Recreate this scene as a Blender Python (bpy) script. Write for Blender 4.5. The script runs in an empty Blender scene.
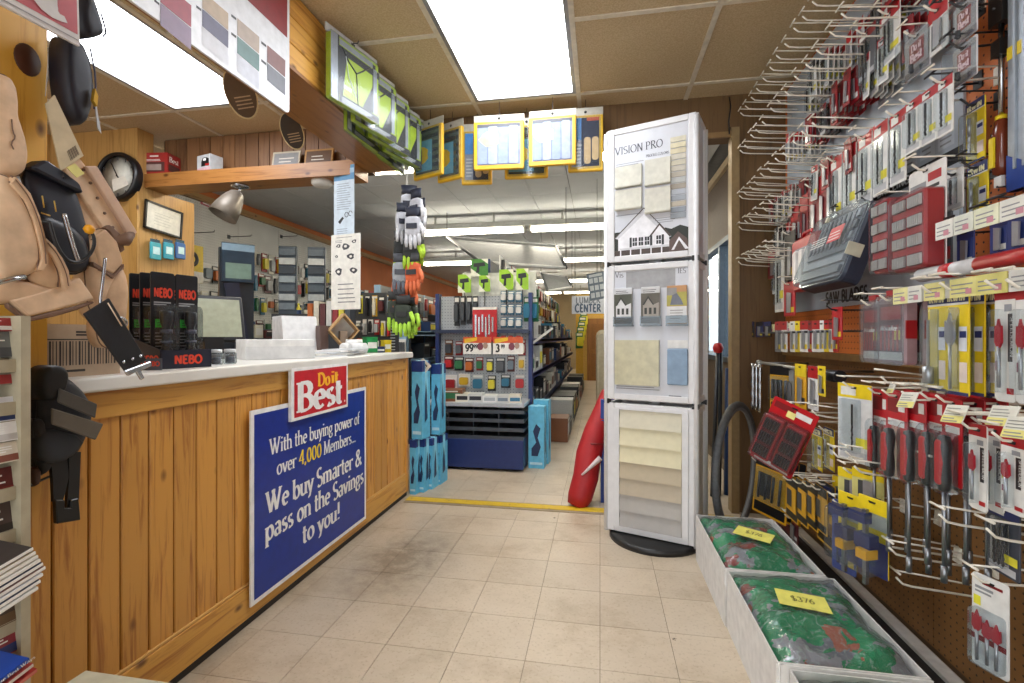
import bpy, bmesh, math, random
from math import sin, cos, pi, radians, atan, tan, sqrt
from mathutils import Vector, Matrix, Euler
S = bpy.context.scene
COL = S.collection
rnd = random.Random(7)

# ---------------------------------------------------------------- camera, light, exposure
F, YAW, HEAD = 490.0, radians(10.18), 1.0          # focal length in px of the 1024 frame, yaw, eye height (m)
cd = bpy.data.cameras.new('camera'); cam = bpy.data.objects.new('camera', cd); COL.objects.link(cam)
cam.location = (0, 0, HEAD); cam.rotation_euler = (pi/2, 0, YAW)
cd.sensor_width = 36; cd.lens = F/1024*36; cd.shift_y = -4.5/1024; cd.clip_start = .05
S.camera = cam
w = bpy.data.worlds.new('world'); S.world = w; w.use_nodes = True
w.node_tree.nodes['Background'].inputs[0].default_value = (.93, .96, 1, 1)
w.node_tree.nodes['Background'].inputs[1].default_value = 1.5
S.view_settings.view_transform = 'Standard'; S.view_settings.look = 'None'
S.view_settings.gamma = 1; S.view_settings.use_curve_mapping = False
S.view_settings.exposure = 0.95
LIGHT_TROFFER, LIGHT_TUBE = 7.0, 12.5              # emission of ceiling diffusers and tubes
CEIL, BCEIL, WALLX, LEFTX, COUNTERX = 2.38, 2.40, 1.03, -3.7, -1.2

def P(px, py, X=None, Y=None, Z=None):
    """world point where the sight line through a photo pixel meets one real plane of the shop"""
    r = (px-512)/F; u = (337-py)/F
    d = Vector((cos(YAW)*r - sin(YAW), sin(YAW)*r + cos(YAW), u))
    t = X/d.x if X is not None else Y/d.y if Y is not None else (Z-HEAD)/d.z
    return Vector((d.x*t, d.y*t, HEAD + d.z*t))

# ---------------------------------------------------------------- materials
def lin(h):
    if isinstance(h, str):
        h = h.lstrip('#'); c = [int(h[i:i+2], 16)/255 for i in (0, 2, 4)]
    else: c = h
    return tuple(x/12.92 if x <= .04045 else ((x+.055)/1.055)**2.4 for x in c)
_mc = {}
class NT:
    def __init__(s, name):
        s.m = bpy.data.materials.new(name); s.m.use_nodes = True
        s.t = s.m.node_tree; s.n = s.t.nodes; s.b = s.n['Principled BSDF']
    def new(s, typ, **kw):
        n = s.n.new(typ)
        for k, v in kw.items():
            if k.startswith('i_'): n.inputs[k[2:].replace('_', ' ')].default_value = v
            else: setattr(n, k, v)
        return n
    def link(s, a, b): s.t.links.new(a, b)
    def ramp(s, fac, stops):
        r = s.new('ShaderNodeValToRGB'); e = r.color_ramp.elements
        while len(e) < len(stops): e.new(.5)
        for x, (p, c) in zip(e, stops): x.position = p; x.color = (*lin(c), 1)
        s.link(fac, r.inputs[0]); return r.outputs[0]
    def math(s, op, a, b=None, c=None):
        n = s.new('ShaderNodeMath', operation=op)
        for i, v in enumerate((a, b, c)):
            if v is None: continue
            if hasattr(v, 'is_linked'): s.link(v, n.inputs[i])
            else: n.inputs[i].default_value = v
        return n.outputs[0]
    def mix(s, f, a, b):
        n = s.new('ShaderNodeMix', data_type='RGBA')
        for i, v in ((0, f), (6, a), (7, b)):
            if hasattr(v, 'is_linked'): s.link(v, n.inputs[i])
            else: n.inputs[i].default_value = v if i == 0 else (*lin(v), 1)
        return n.outputs[2]
    def bump(s, h, strength=.2, dist=.002):
        b = s.new('ShaderNodeBump', i_Strength=strength, i_Distance=dist)
        s.link(h, b.inputs['Height']); s.link(b.outputs[0], s.b.inputs['Normal'])

def M(c, rough=.45, metal=0, var=.10, scale=30, bump=0, spec=.5):
    """plain painted / printed / moulded material with a little procedural unevenness"""
    k = (c, rough, metal, var, scale, bump, spec)
    if k in _mc: return _mc[k]
    t = NT('mat'); tc = t.new('ShaderNodeTexCoord'); no = t.new('ShaderNodeTexNoise', i_Scale=scale, i_Detail=3)
    t.link(tc.outputs['Object'], no.inputs['Vector'])
    base = lin(c); a = [max(0, x*(1-var)) for x in base]; b = [min(1, x*(1+var)) for x in base]
    r = t.new('ShaderNodeValToRGB'); r.color_ramp.elements[0].color = (*a, 1); r.color_ramp.elements[1].color = (*b, 1)
    r.color_ramp.elements[0].position = .3; r.color_ramp.elements[1].position = .7
    t.link(no.outputs[0], r.inputs[0]); t.link(r.outputs[0], t.b.inputs['Base Color'])
    t.b.inputs['Roughness'].default_value = rough; t.b.inputs['Metallic'].default_value = metal
    t.b.inputs['Specular IOR Level'].default_value = spec
    if bump: t.bump(no.outputs[0], bump, .003)
    _mc[k] = t.m; return t.m

def wood(name, light, dark, axis=2, rough=.4, knots=True, scale=1.0, knotcol='#4a2408'):
    t = NT(name); tc = t.new('ShaderNodeTexCoord'); oi = t.new('ShaderNodeObjectInfo')
    mp = t.new('ShaderNodeMapping'); sc = [26*scale]*3; sc[axis] = 1.6*scale
    mp.inputs['Scale'].default_value = sc
    add = t.new('ShaderNodeVectorMath', operation='ADD'); mul = t.new('ShaderNodeVectorMath', operation='SCALE')
    cx = t.new('ShaderNodeCombineXYZ')
    for i in range(3): t.link(oi.outputs['Random'], cx.inputs[i])
    t.link(cx.outputs[0], mul.inputs[0]); mul.inputs['Scale'].default_value = 37
    t.link(tc.outputs['Object'], add.inputs[0]); t.link(mul.outputs[0], add.inputs[1])
    t.link(add.outputs[0], mp.inputs['Vector'])
    n1 = t.new('ShaderNodeTexNoise', i_Scale=1.7, i_Detail=7, i_Roughness=.62, i_Distortion=1.1); t.link(mp.outputs[0], n1.inputs['Vector'])
    fac = n1.outputs[0]
    col = t.ramp(fac, [(.32, dark), (.5, light), (.72, light)])
    hv = t.new('ShaderNodeHueSaturation'); t.link(col, hv.inputs['Color'])
    t.link(t.math('MULTIPLY_ADD', oi.outputs['Random'], .3, .86), hv.inputs['Value']); col = hv.outputs[0]
    if knots:
        m2 = t.new('ShaderNodeMapping'); s2 = [11.0]*3; s2[axis] = 6.0; m2.inputs['Scale'].default_value = s2
        t.link(add.outputs[0], m2.inputs['Vector'])
        v = t.new('ShaderNodeTexVoronoi', i_Scale=1.0, i_Randomness=1); t.link(m2.outputs[0], v.inputs['Vector'])
        kf = t.new('ShaderNodeMapRange'); kf.inputs[1].default_value = .06; kf.inputs[2].default_value = .15
        kf.inputs[3].default_value = .9; kf.inputs[4].default_value = 0
        t.link(v.outputs['Distance'], kf.inputs[0]); col = t.mix(kf.outputs[0], col, knotcol)
    t.link(col, t.b.inputs['Base Color']); t.b.inputs['Roughness'].default_value = rough
    t.bump(fac, .15, .001); return t.m

def pegboard(name, c, hole='#1c120c', pitch=.0254, rad=.0032, rough=.55, ax=('Y', 'Z')):
    t = NT(name); g = t.new('ShaderNodeNewGeometry'); sp = t.new('ShaderNodeSeparateXYZ'); t.link(g.outputs['Position'], sp.inputs[0])
    q = []
    for a in ax:
        f = t.math('FRACT', t.math('DIVIDE', sp.outputs[a], pitch)); q.append(t.math('MULTIPLY', t.math('SUBTRACT', f, .5), pitch))
    d = t.math('SQRT', t.math('ADD', t.math('POWER', q[0], 2), t.math('POWER', q[1], 2)))
    hole_f = t.math('LESS_THAN', d, rad)
    no = t.new('ShaderNodeTexNoise', i_Scale=9, i_Detail=4); t.link(g.outputs['Position'], no.inputs['Vector'])
    b = lin(c); r = t.new('ShaderNodeValToRGB')
    r.color_ramp.elements[0].color = (*[x*.8 for x in b], 1); r.color_ramp.elements[1].color = (*[min(1, x*1.15) for x in b], 1)
    t.link(no.outputs[0], r.inputs[0])
    t.link(t.mix(hole_f, r.outputs[0], hole), t.b.inputs['Base Color']); t.b.inputs['Roughness'].default_value = rough
    return t.m

def emit(name, c, strength):
    t = NT(name); t.b.inputs['Base Color'].default_value = (*lin(c), 1)
    t.b.inputs['Emission Color'].default_value = (*lin(c), 1); t.b.inputs['Emission Strength'].default_value = strength
    return t.m

def plastic(name, tint='#f2f6f8', dens=.16, rough=.12):
    """clear blister film: see-through with a glossy skin and a trace of haze"""
    t = NT(name); o = t.n['Material Output']
    tr = t.new('ShaderNodeBsdfTransparent'); tr.inputs[0].default_value = (*lin(tint), 1)
    gl = t.new('ShaderNodeBsdfGlossy', i_Roughness=rough); df = t.new('ShaderNodeBsdfDiffuse'); df.inputs[0].default_value = (*lin(tint), 1)
    m1 = t.new('ShaderNodeMixShader', i_Fac=dens*.6); m2 = t.new('ShaderNodeMixShader'); fr = t.new('ShaderNodeFresnel', i_IOR=1.25)
    t.link(tr.outputs[0], m1.inputs[1]); t.link(df.outputs[0], m1.inputs[2]); t.link(t.math('MULTIPLY_ADD', fr.outputs[0], .45, .02), m2.inputs[0])
    t.link(m1.outputs[0], m2.inputs[1]); t.link(gl.outputs[0], m2.inputs[2]); t.link(m2.outputs[0], o.inputs[0])
    return t.m

PINE = wood('pine', '#cb9242', '#9c5f25', knotcol='#5a2f10')
PINE_H = wood('pine_h', '#cf9a46', '#a76c2a', axis=1, knotcol='#5a2f10')
PINE_X = wood('pine_x', '#a9733a', '#865424', axis=0)
PALE = wood('pale_pine', '#cfa05a', '#b98440', axis=1)
PANEL = wood('panelling', '#7a5636', '#5b3c24', knots=False, rough=.5)
PANEL_Y = wood('panelling_yellow', '#b98f52', '#9c733c', knots=False, rough=.5)
BROWNW = wood('brown_wall', '#6e5230', '#5c4326', knots=False, rough=.55)
CLEAR = plastic('clear_plastic', dens=.045)
CLEARD = plastic('clear_plastic_thick', '#dfe6ea', .16)
CHROME = M('#b9bcc0', .25, 1); STEEL = M('#8d9196', .35, .9); DSTEEL = M('#54565a', .4, .8)
WIRE = M('#dcd7c8', .35, .15); WHITE = M('#e9e9e6', .45); BLACK = M('#141416', .4); NAVY = M('#1d2a5c', .4)
RED = M('#b3161f', .35); YEL = M('#e8cf1c', .45); GREY = M('#8b8d90', .5); DGREY = M('#3a3c40', .5)
PAPER = M('#e6e4dd', .7); TAGY = M('#e9e08a', .6)

# ---------------------------------------------------------------- meshes
class MB:
    def __init__(s): s.v = []; s.f = []; s.mi = []; s.sm = []
    def add(s, vs, fs, m=0, smooth=False, T=None):
        o = len(s.v)
        s.v += [tuple(T @ Vector(p)) for p in vs] if T is not None else [tuple(p) for p in vs]
        for f in fs: s.f.append([o+i for i in f]); s.mi.append(m); s.sm.append(smooth)
        return s
    def box(s, x0, y0, z0, x1, y1, z1, m=0, T=None, tx=0, tz=0):
        """axis box; tx, tz taper the top"""
        v = [(x0, y0, z0), (x1, y0, z0), (x1, y1, z0), (x0, y1, z0),
             (x0+tx, y0+tz, z1), (x1-tx, y0+tz, z1), (x1-tx, y1-tz, z1), (x0+tx, y1-tz, z1)]
        return s.add(v, [(3, 2, 1, 0), (4, 5, 6, 7), (0, 1, 5, 4), (1, 2, 6, 5), (2, 3, 7, 6), (3, 0, 4, 7)], m, T=T)
    def cbox(s, c, d, m=0, T=None):
        return s.box(c[0]-d[0]/2, c[1]-d[1]/2, c[2]-d[2]/2, c[0]+d[0]/2, c[1]+d[1]/2, c[2]+d[2]/2, m, T)
    def rbox(s, x0, y0, z0, x1, y1, z1, r=.005, m=0, T=None, n=3):
        """box whose outline in x-z has rounded corners and whose front edge is chamfered"""
        pts = rrect(x0, z0, x1, z1, r, n); return s.prism(pts, y0, y1, m, T, cham=min(r*.5, abs(y1-y0)*.3))
    def prism(s, pts, y0, y1, m=0, T=None, cham=0):
        """outline in x-z, extruded in y; y0 is the front"""
        n = len(pts); cx = sum(p[0] for p in pts)/n; cz = sum(p[1] for p in pts)/n
        if sum(pts[i][0]*pts[(i+1) % n][1]-pts[(i+1) % n][0]*pts[i][1] for i in range(n)) < 0: pts = pts[::-1]
        rings = []
        if cham:
            def ins(p):
                L = sqrt((p[0]-cx)**2+(p[1]-cz)**2) or 1; k = max(0, 1-cham*1.3/L); return (cx+(p[0]-cx)*k, cz+(p[1]-cz)*k)
            rings.append(([ins(p) for p in pts], y0)); rings.append((pts, y0+cham)); rings.append((pts, y1))
        else: rings = [(pts, y0), (pts, y1)]
        v = [(p[0], y, p[1]) for ps, y in rings for p in ps]; f = [list(range(n))]
        for k in range(len(rings)-1):
            for i in range(n): f.append((k*n+(i+1) % n, k*n+i, (k+1)*n+i, (k+1)*n+(i+1) % n))
        f.append([(len(rings)-1)*n+i for i in reversed(range(n))])
        return s.add(v, f, m, T=T)
    def cyl(s, a, b, r0, r1=None, n=8, m=0, T=None, caps=True):
        return s.tube([a, b], [r0, r0 if r1 is None else r1], n, m, T, caps)
    def tube(s, pts, r, n=6, m=0, T=None, caps=True):
        pts = [Vector(p) for p in pts]; k = len(pts); rs = r if isinstance(r, (list, tuple)) else [r]*k
        v = []; t0 = (pts[1]-pts[0]).normalized(); u = t0.orthogonal().normalized()
        for i, p in enumerate(pts):
            t = (pts[min(i+1, k-1)]-pts[max(i-1, 0)]).normalized()
            u = (u-t*u.dot(t)); u = u.normalized() if u.length > 1e-6 else t.orthogonal().normalized(); w = t.cross(u)
            for j in range(n): a = 2*pi*j/n; v.append(p+(u*cos(a)+w*sin(a))*rs[i])
        f = [(i*n+j, i*n+(j+1) % n, (i+1)*n+(j+1) % n, (i+1)*n+j) for i in range(k-1) for j in range(n)]
        s.add(v, f, m, True, T)
        if caps:
            o = len(s.v)-k*n; s.f.append([o+j for j in reversed(range(n))]); s.f.append([o+(k-1)*n+j for j in range(n)])
            s.mi += [m, m]; s.sm += [False, False]
        return s
    def lathe(s, prof, n=16, m=0, T=None, smooth=True, caps=True):
        v = [(r*cos(2*pi*j/n), r*sin(2*pi*j/n), z) for r, z in prof for j in range(n)]
        f = [(i*n+j, i*n+(j+1) % n, (i+1)*n+(j+1) % n, (i+1)*n+j) for i in range(len(prof)-1) for j in range(n)]
        s.add(v, f, m, smooth, T)
        o = len(s.v)-len(v)
        for ring, rev in ((0, True), (len(prof)-1, False)):
            if caps and prof[ring][0] > 1e-5:
                idx = [o+ring*n+j for j in range(n)]; s.f.append(idx[::-1] if rev else idx); s.mi.append(m); s.sm.append(False)
        return s
    def grid(s, fn, nu, nv, m=0, T=None, smooth=True):
        v = [fn(i/nu, j/nv) for j in range(nv+1) for i in range(nu+1)]
        f = [(j*(nu+1)+i, j*(nu+1)+i+1, (j+1)*(nu+1)+i+1, (j+1)*(nu+1)+i) for j in range(nv) for i in range(nu)]
        return s.add(v, f, m, smooth, T)
    def rect(s, x0, z0, x1, z1, y, m=0, T=None):
        """flat print facing -y"""
        return s.add([(x0, y, z0), (x1, y, z0), (x1, y, z1), (x0, y, z1)], [(0, 1, 2, 3)], m, T=T)
    def flat(s, pts, y, m=0, T=None):
        if sum(pts[i][0]*pts[(i+1) % len(pts)][1]-pts[(i+1) % len(pts)][0]*pts[i][1] for i in range(len(pts))) < 0: pts = pts[::-1]
        return s.add([(a, y, b) for a, b in pts], [list(range(len(pts)))], m, T=T)
    def mesh(s, name, mats, thick=0):
        me = bpy.data.meshes.new(name); me.from_pydata(s.v, [], s.f)
        for x in (mats if isinstance(mats, (list, tuple)) else [mats]): me.materials.append(x)
        me.polygons.foreach_set('material_index', s.mi); me.polygons.foreach_set('use_smooth', s.sm); me.update()
        return me

def rrect(x0, z0, x1, z1, r, n=3):
    r = min(r, abs(x1-x0)/2.01, abs(z1-z0)/2.01); o = []
    for cx, cz, a in ((x1-r, z0+r, -90), (x1-r, z1-r, 0), (x0+r, z1-r, 90), (x0+r, z0+r, 180)):
        for k in range(n+1): t = radians(a+90*k/n); o.append((cx+r*cos(t), cz+r*sin(t)))
    return o

def link(name, data, parent=None, loc=(0, 0, 0), rz=0, rot=None):
    o = bpy.data.objects.new(name, data); COL.objects.link(o)
    if parent: o.parent = parent
    o.location = loc; o.rotation_euler = rot if rot else (0, 0, rz); return o
def props(o, label, cat, group=None, kind=None):
    o['label'] = label; o['category'] = cat
    if group: o['group'] = group
    if kind: o['kind'] = kind
    return o
def thing(name, label, cat, loc=(0, 0, 0), rz=0, group=None, rot=None):
    return props(link(name, None, None, loc, rz, rot), label, cat, group)
def solo(name, mb, mats, label, cat, loc=(0, 0, 0), rz=0, group=None, rot=None):
    return props(link(name, mb.mesh(name, mats), None, loc, rz, rot), label, cat, group)
def part(name, mb, mats, parent, loc=(0, 0, 0), rz=0, label=None, rot=None, kind=None):
    o = link(name, mb.mesh(name, mats) if isinstance(mb, MB) else mb, parent, loc, rz, rot)
    if label: o['label'] = label
    if kind: o['kind'] = kind
    return o
def struct(name, mb, mats, parent=None, loc=(0, 0, 0), rz=0):
    o = link(name, mb.mesh(name, mats), parent, loc, rz)
    if not parent: o['kind'] = 'structure'
    return o
KIDS = {}
def dup(root, loc, rz=None, label=None, group=None, rot=None):
    r = root.copy(); COL.objects.link(r); r.location = loc
    if rz is not None: r.rotation_euler = (0, 0, rz)
    if rot is not None: r.rotation_euler = rot
    if label: r['label'] = label
    if group: r['group'] = group
    for ch in root.children:
        c = ch.copy(); COL.objects.link(c); c.parent = r
        for g in ch.children: d = g.copy(); COL.objects.link(d); d.parent = c
    return r
def bevel(o, wd=.003, seg=2):
    b = o.modifiers.new('bevel', 'BEVEL'); b.width = wd; b.segments = seg; b.limit_method = 'ANGLE'; return o
def subsurf(o, lv=2):
    b = o.modifiers.new('subsurf', 'SUBSURF'); b.levels = lv; b.render_levels = lv; return o

# ---------------------------------------------------------------- pen lettering (skeleton glyphs drawn with a broad nib)
def A(cx, cy, rx, ry, a0, a1, n=10):
    return [(cx+rx*cos(radians(a0+(a1-a0)*i/n)), cy+ry*sin(radians(a0+(a1-a0)*i/n))) for i in range(n+1)]
X_ = .62
def O_(cx, cy, rx, ry): return A(cx, cy, rx, ry, 0, 360, 16)
GL = {  # glyph: (advance, strokes, serif points)
 'W': (1.18, [[(.08, 1), (.36, 0)], [(.36, 0), (.6, .95)], [(.5, 1), (.78, 0)], [(.78, 0), (1.06, 1)]], [(.08, 1), (.55, 1), (1.06, 1)]),
 'V': (.78, [[(.06, 1), (.38, 0)], [(.38, 0), (.7, 1)]], [(.06, 1), (.7, 1)]),
 'I': (.36, [[(.18, 0), (.18, 1)]], [(.18, 0), (.18, 1)]),
 'L': (.62, [[(.16, 1), (.16, 0)], [(.16, .03), (.58, .03)]], [(.16, 0), (.16, 1)]),
 'T': (.7, [[(.35, 0), (.35, 1)], [(.04, .97), (.66, .97)]], [(.35, 0)]),
 'F': (.6, [[(.16, 0), (.16, 1)], [(.16, .97), (.55, .97)], [(.16, .52), (.48, .52)]], [(.16, 0), (.16, 1)]),
 'E': (.64, [[(.16, 0), (.16, 1)], [(.16, .97), (.58, .97)], [(.16, .52), (.5, .52)], [(.16, .03), (.6, .03)]], [(.16, 0), (.16, 1)]),
 'H': (.8, [[(.16, 0), (.16, 1)], [(.64, 0), (.64, 1)], [(.16, .52), (.64, .52)]], [(.16, 0), (.16, 1), (.64, 0), (.64, 1)]),
 'N': (.84, [[(.16, 0), (.16, 1)], [(.16, 1), (.68, 0)], [(.68, 0), (.68, 1)]], [(.16, 0), (.14, 1), (.68, 1)]),
 'M': (.98, [[(.14, 0), (.16, 1)], [(.16, 1), (.48, .05)], [(.48, .05), (.8, 1)], [(.8, 1), (.84, 0)]], [(.14, 0), (.14, 1), (.84, 0), (.84, 1)]),
 'A': (.78, [[(.04, 0), (.37, 1)], [(.37, 1), (.72, 0)], [(.16, .36), (.6, .36)]], [(.05, 0), (.72, 0)]),
 'O': (.86, [O_(.43, .5, .36, .49)], []), 'Q': (.86, [O_(.43, .5, .36, .49), [(.5, .2), (.8, -.1)]], []),
 'C': (.76, [A(.42, .5, .36, .49, 48, 312, 14)], []),
 'G': (.82, [A(.42, .5, .36, .49, 48, 330, 14), [(.74, .05), (.74, .42), (.5, .42)]], []),
 'D': (.84, [[(.16, 0), (.16, 1)], [(.16, .97), (.34, .97)]+A(.34, .5, .42, .47, 90, -90, 12)+[(.16, .03)]], [(.12, 0), (.12, 1)]),
 'B': (.7, [[(.16, 0), (.16, 1)], [(.16, .97)]+A(.34, .755, .22, .215, 90, -90, 8)+[(.16, .54)], [(.16, .54)]+A(.34, .285, .28, .255, 90, -90, 8)+[(.16, .03)]], [(.12, 0), (.12, 1)]),
 'P': (.66, [[(.16, 0), (.16, 1)], [(.16, .97)]+A(.32, .72, .26, .25, 90, -90, 8)+[(.16, .47)]], [(.16, 0), (.12, 1)]),
 'R': (.74, [[(.16, 0), (.16, 1)], [(.16, .97)]+A(.32, .74, .24, .23, 90, -90, 8)+[(.16, .51)], [(.32, .51), (.7, 0)]], [(.16, 0), (.12, 1), (.7, 0)]),
 'S': (.6, [A(.3, .74, .22, .24, 45, 270, 9)+A(.3, .25, .24, .25, 90, -140, 9)], []),
 'U': (.82, [[(.16, 1), (.16, .35)]+A(.41, .3, .25, .28, 180, 360, 8)+[(.66, 1)]], [(.16, 1), (.66, 1)]),
 'K': (.76, [[(.16, 0), (.16, 1)], [(.64, 1), (.16, .45)], [(.3, .6), (.7, 0)]], [(.16, 0), (.16, 1)]),
 'X': (.74, [[(.06, 1), (.68, 0)], [(.06, 0), (.66, 1)]], []), 'Y': (.72, [[(.04, 1), (.36, .5)], [(.68, 1), (.36, .5)], [(.36, .5), (.36, 0)]], [(.36, 0)]),
 'Z': (.66, [[(.06, .97), (.6, .97)], [(.6, .97), (.06, .03)], [(.06, .03), (.62, .03)]], []),
 'a': (.56, [A(.26, .44, .17, .17, 150, 0, 6)+[(.43, .1), (.5, .02)], A(.25, .17, .17, .16, 60, 390, 10)], []),
 'b': (.62, [[(.12, 1), (.12, .04)], O_(.33, .31, .21, .3)], [(.1, 1)]),
 'c': (.5, [A(.28, .31, .21, .3, 50, 310, 10)], []),
 'd': (.62, [[(.5, 1), (.5, 0)], O_(.29, .31, .21, .3)], [(.47, 1), (.53, 0)]),
 'e': (.54, [[(.07, .34), (.48, .34)]+A(.28, .31, .205, .3, 10, 315, 12)], []),
 'f': (.38, [[(.16, 0), (.16, .75)]+A(.32, .8, .16, .2, 180, 50, 6), [(.02, X_-.03), (.36, X_-.03)]], [(.16, 0)]),
 'g': (.58, [O_(.26, .38, .18, .22), A(.28, -.1, .22, .16, 120, 420, 12), [(.42, .52), (.54, .6)], [(.16, .18), (.14, .05)]], []),
 'h': (.64, [[(.12, 0), (.12, 1)], [(.12, .42)]+A(.31, .42, .19, .19, 150, 0, 6)+[(.5, 0)]], [(.12, 0), (.1, 1), (.5, 0)]),
 'i': (.3, [[(.15, 0), (.15, X_)], [(.15, .82), (.15, .93)]], [(.15, 0), (.12, X_)]),
 'l': (.3, [[(.15, 0), (.15, 1)]], [(.15, 0), (.12, 1)]),
 'm': (.96, [[(.12, 0), (.12, X_)], [(.12, .42)]+A(.29, .43, .17, .18, 150, 0, 6)+[(.46, 0)], [(.46, .42)]+A(.63, .43, .17, .18, 150, 0, 6)+[(.8, 0)]], [(.12, 0), (.1, X_), (.46, 0), (.8, 0)]),
 'n': (.64, [[(.12, 0), (.12, X_)], [(.12, .42)]+A(.31, .42, .19, .19, 150, 0, 6)+[(.5, 0)]], [(.12, 0), (.1, X_), (.5, 0)]),
 'o': (.6, [O_(.3, .31, .22, .3)], []),
 'p': (.62, [[(.12, X_), (.12, -.3)], O_(.33, .31, .21, .3)], [(.1, X_), (.12, -.3)]),
 'r': (.46, [[(.12, 0), (.12, X_)], [(.12, .42)]+A(.32, .42, .2, .18, 150, 50, 5)], [(.12, 0), (.1, X_)]),
 's': (.46, [A(.24, .455, .14, .15, 40, 270, 7)+A(.23, .155, .16, .15, 90, -140, 7)], []),
 't': (.38, [[(.16, .85), (.16, .14)]+A(.28, .14, .12, .13, 180, 300, 5), [(.02, X_-.03), (.36, X_-.03)]], []),
 'u': (.64, [[(.12, X_), (.12, .2)]+A(.3, .2, .18, .19, 180, 360, 6)+[(.5, X_)], [(.5, X_), (.5, 0)]], [(.1, X_), (.48, X_), (.53, 0)]),
 'v': (.56, [[(.06, X_), (.28, 0)], [(.28, 0), (.5, X_)]], [(.06, X_), (.5, X_)]),
 'w': (.84, [[(.06, X_), (.25, 0)], [(.25, 0), (.43, X_)], [(.41, X_), (.6, 0)], [(.6, 0), (.78, X_)]], [(.06, X_), (.42, X_), (.78, X_)]),
 'x': (.56, [[(.05, X_), (.5, 0)], [(.05, 0), (.48, X_)]], []),
 'k': (.62, [[(.12, 0), (.12, 1)], [(.5, X_), (.12, .26)], [(.24, .38), (.56, 0)]], [(.12, 0), (.1, 1)]),
 'y': (.56, [[(.06, X_), (.29, .02)], [(.5, X_), (.22, -.2), (.08, -.28)]], [(.06, X_), (.5, X_)]),
 '0': (.62, [O_(.31, .48, .22, .48)], []), '1': (.5, [[(.12, .8), (.26, .97), (.26, 0)]], [(.26, 0)]),
 '2': (.58, [A(.28, .72, .2, .26, 160, -30, 7)+[(.06, .03), (.52, .03)]], []),
 '3': (.58, [A(.27, .74, .19, .23, 150, -90, 7), A(.27, .26, .22, .26, 90, -150, 8)], []),
 '4': (.62, [[(.44, 0), (.44, 1)], [(.44, 1), (.06, .3), (.6, .3)]], []),
 '5': (.58, [[(.5, .97), (.15, .97), (.12, .55)]+A(.27, .3, .22, .3, 110, -150, 8)], []),
 '6': (.6, [A(.3, .29, .21, .29, 0, 360, 12), [(.1, .35), (.22, .75), (.46, .97)]], []),
 '7': (.58, [[(.06, .97), (.54, .97), (.22, 0)]], []),
 '8': (.6, [O_(.3, .74, .18, .23), O_(.3, .26, .22, .26)], []), '9': (.6, [O_(.3, .7, .21, .28), [(.5, .65), (.38, .2), (.14, 0)]], []),
 '&': (.86, [[(.8, 0), (.22, .72)]+A(.36, .82, .16, .17, 200, -20, 7)+[(.14, .36)]+A(.32, .24, .22, .24, 160, 300, 7)+[(.72, .5)]], []),
 '!': (.32, [[(.16, .32), (.16, 1)], [(.16, 0), (.16, .1)]], []), '.': (.26, [[(.13, 0), (.13, .11)]], []),
 ',': (.26, [[(.14, .1), (.08, -.14)]], []), '-': (.4, [[(.06, .36), (.34, .36)]], []), '$': (.6, [A(.3, .74, .22, .24, 45, 270, 9)+A(.3, .25, .24, .25, 90, -140, 9), [(.3, -.08), (.3, 1.08)]], []),
 '/': (.4, [[(.04, 0), (.36, 1)]], []), ' ': (.3, [], []),
}
def text_width(s, h, track=0): return sum(GL[c][0]+track for c in s)*h
def write(mb, s, x, z, h, y, m=0, thick=.15, thin=.05, serif=True, width=None, T=None, center=False, slant=0, track=0):
    """letters as flat ribbons facing -y; x,z = start of the baseline; width squeezes the line to fit"""
    tw = text_width(s, h, track); k = (width/tw) if width else 1
    if center: x -= tw*k/2
    for c in s:
        adv, st, se = GL[c]
        def tr(p): return (x+(p[0]+slant*p[1])*h*k, z+p[1]*h)
        for pts in st:
            n = len(pts); L, R = [], []
            for i in range(n):
                a, b = pts[max(i-1, 0)], pts[min(i+1, n-1)]
                if pts[0] == pts[-1] or (abs(pts[0][0]-pts[-1][0])+abs(pts[0][1]-pts[-1][1]) < 1e-6):
                    a = pts[i-1] if i > 0 else pts[-2]; b = pts[i+1] if i < n-1 else pts[1]
                dx, dz = b[0]-a[0], b[1]-a[1]; l = sqrt(dx*dx+dz*dz) or 1; dx /= l; dz /= l
                hw = .5*(thin+(thick-thin)*abs(dz*cos(.3)-dx*sin(.3)))
                L.append(tr((pts[i][0]-dz*hw, pts[i][1]+dx*hw))); R.append(tr((pts[i][0]+dz*hw, pts[i][1]-dx*hw)))
            for i in range(n-1): y -= 1.5e-5; mb.flat([R[i], R[i+1], L[i+1], L[i]], y, m, T)
        if serif:
            for p in se:
                hs, t = .13, thin*.9
                z0 = p[1] if p[1] < .05 else p[1]-t; y -= 1.5e-5
                q = [tr((p[0]-hs, z0)), tr((p[0]+hs, z0)), tr((p[0]+hs, z0+t)), tr((p[0]-hs, z0+t))]; mb.flat(q, y, m, T)
        x += (adv+track)*h*k
    return x
def lines(mb, x0, x1, z0, z1, n, y, m, fill=.45, ragged=.3):
    """small print too fine to read: rows of thin bars"""
    st = (z1-z0)/n
    for i in range(n):
        e = x1-(x1-x0)*rnd.random()*ragged; mb.rect(x0, z0+i*st, e, z0+i*st+st*fill, y, m)
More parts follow.
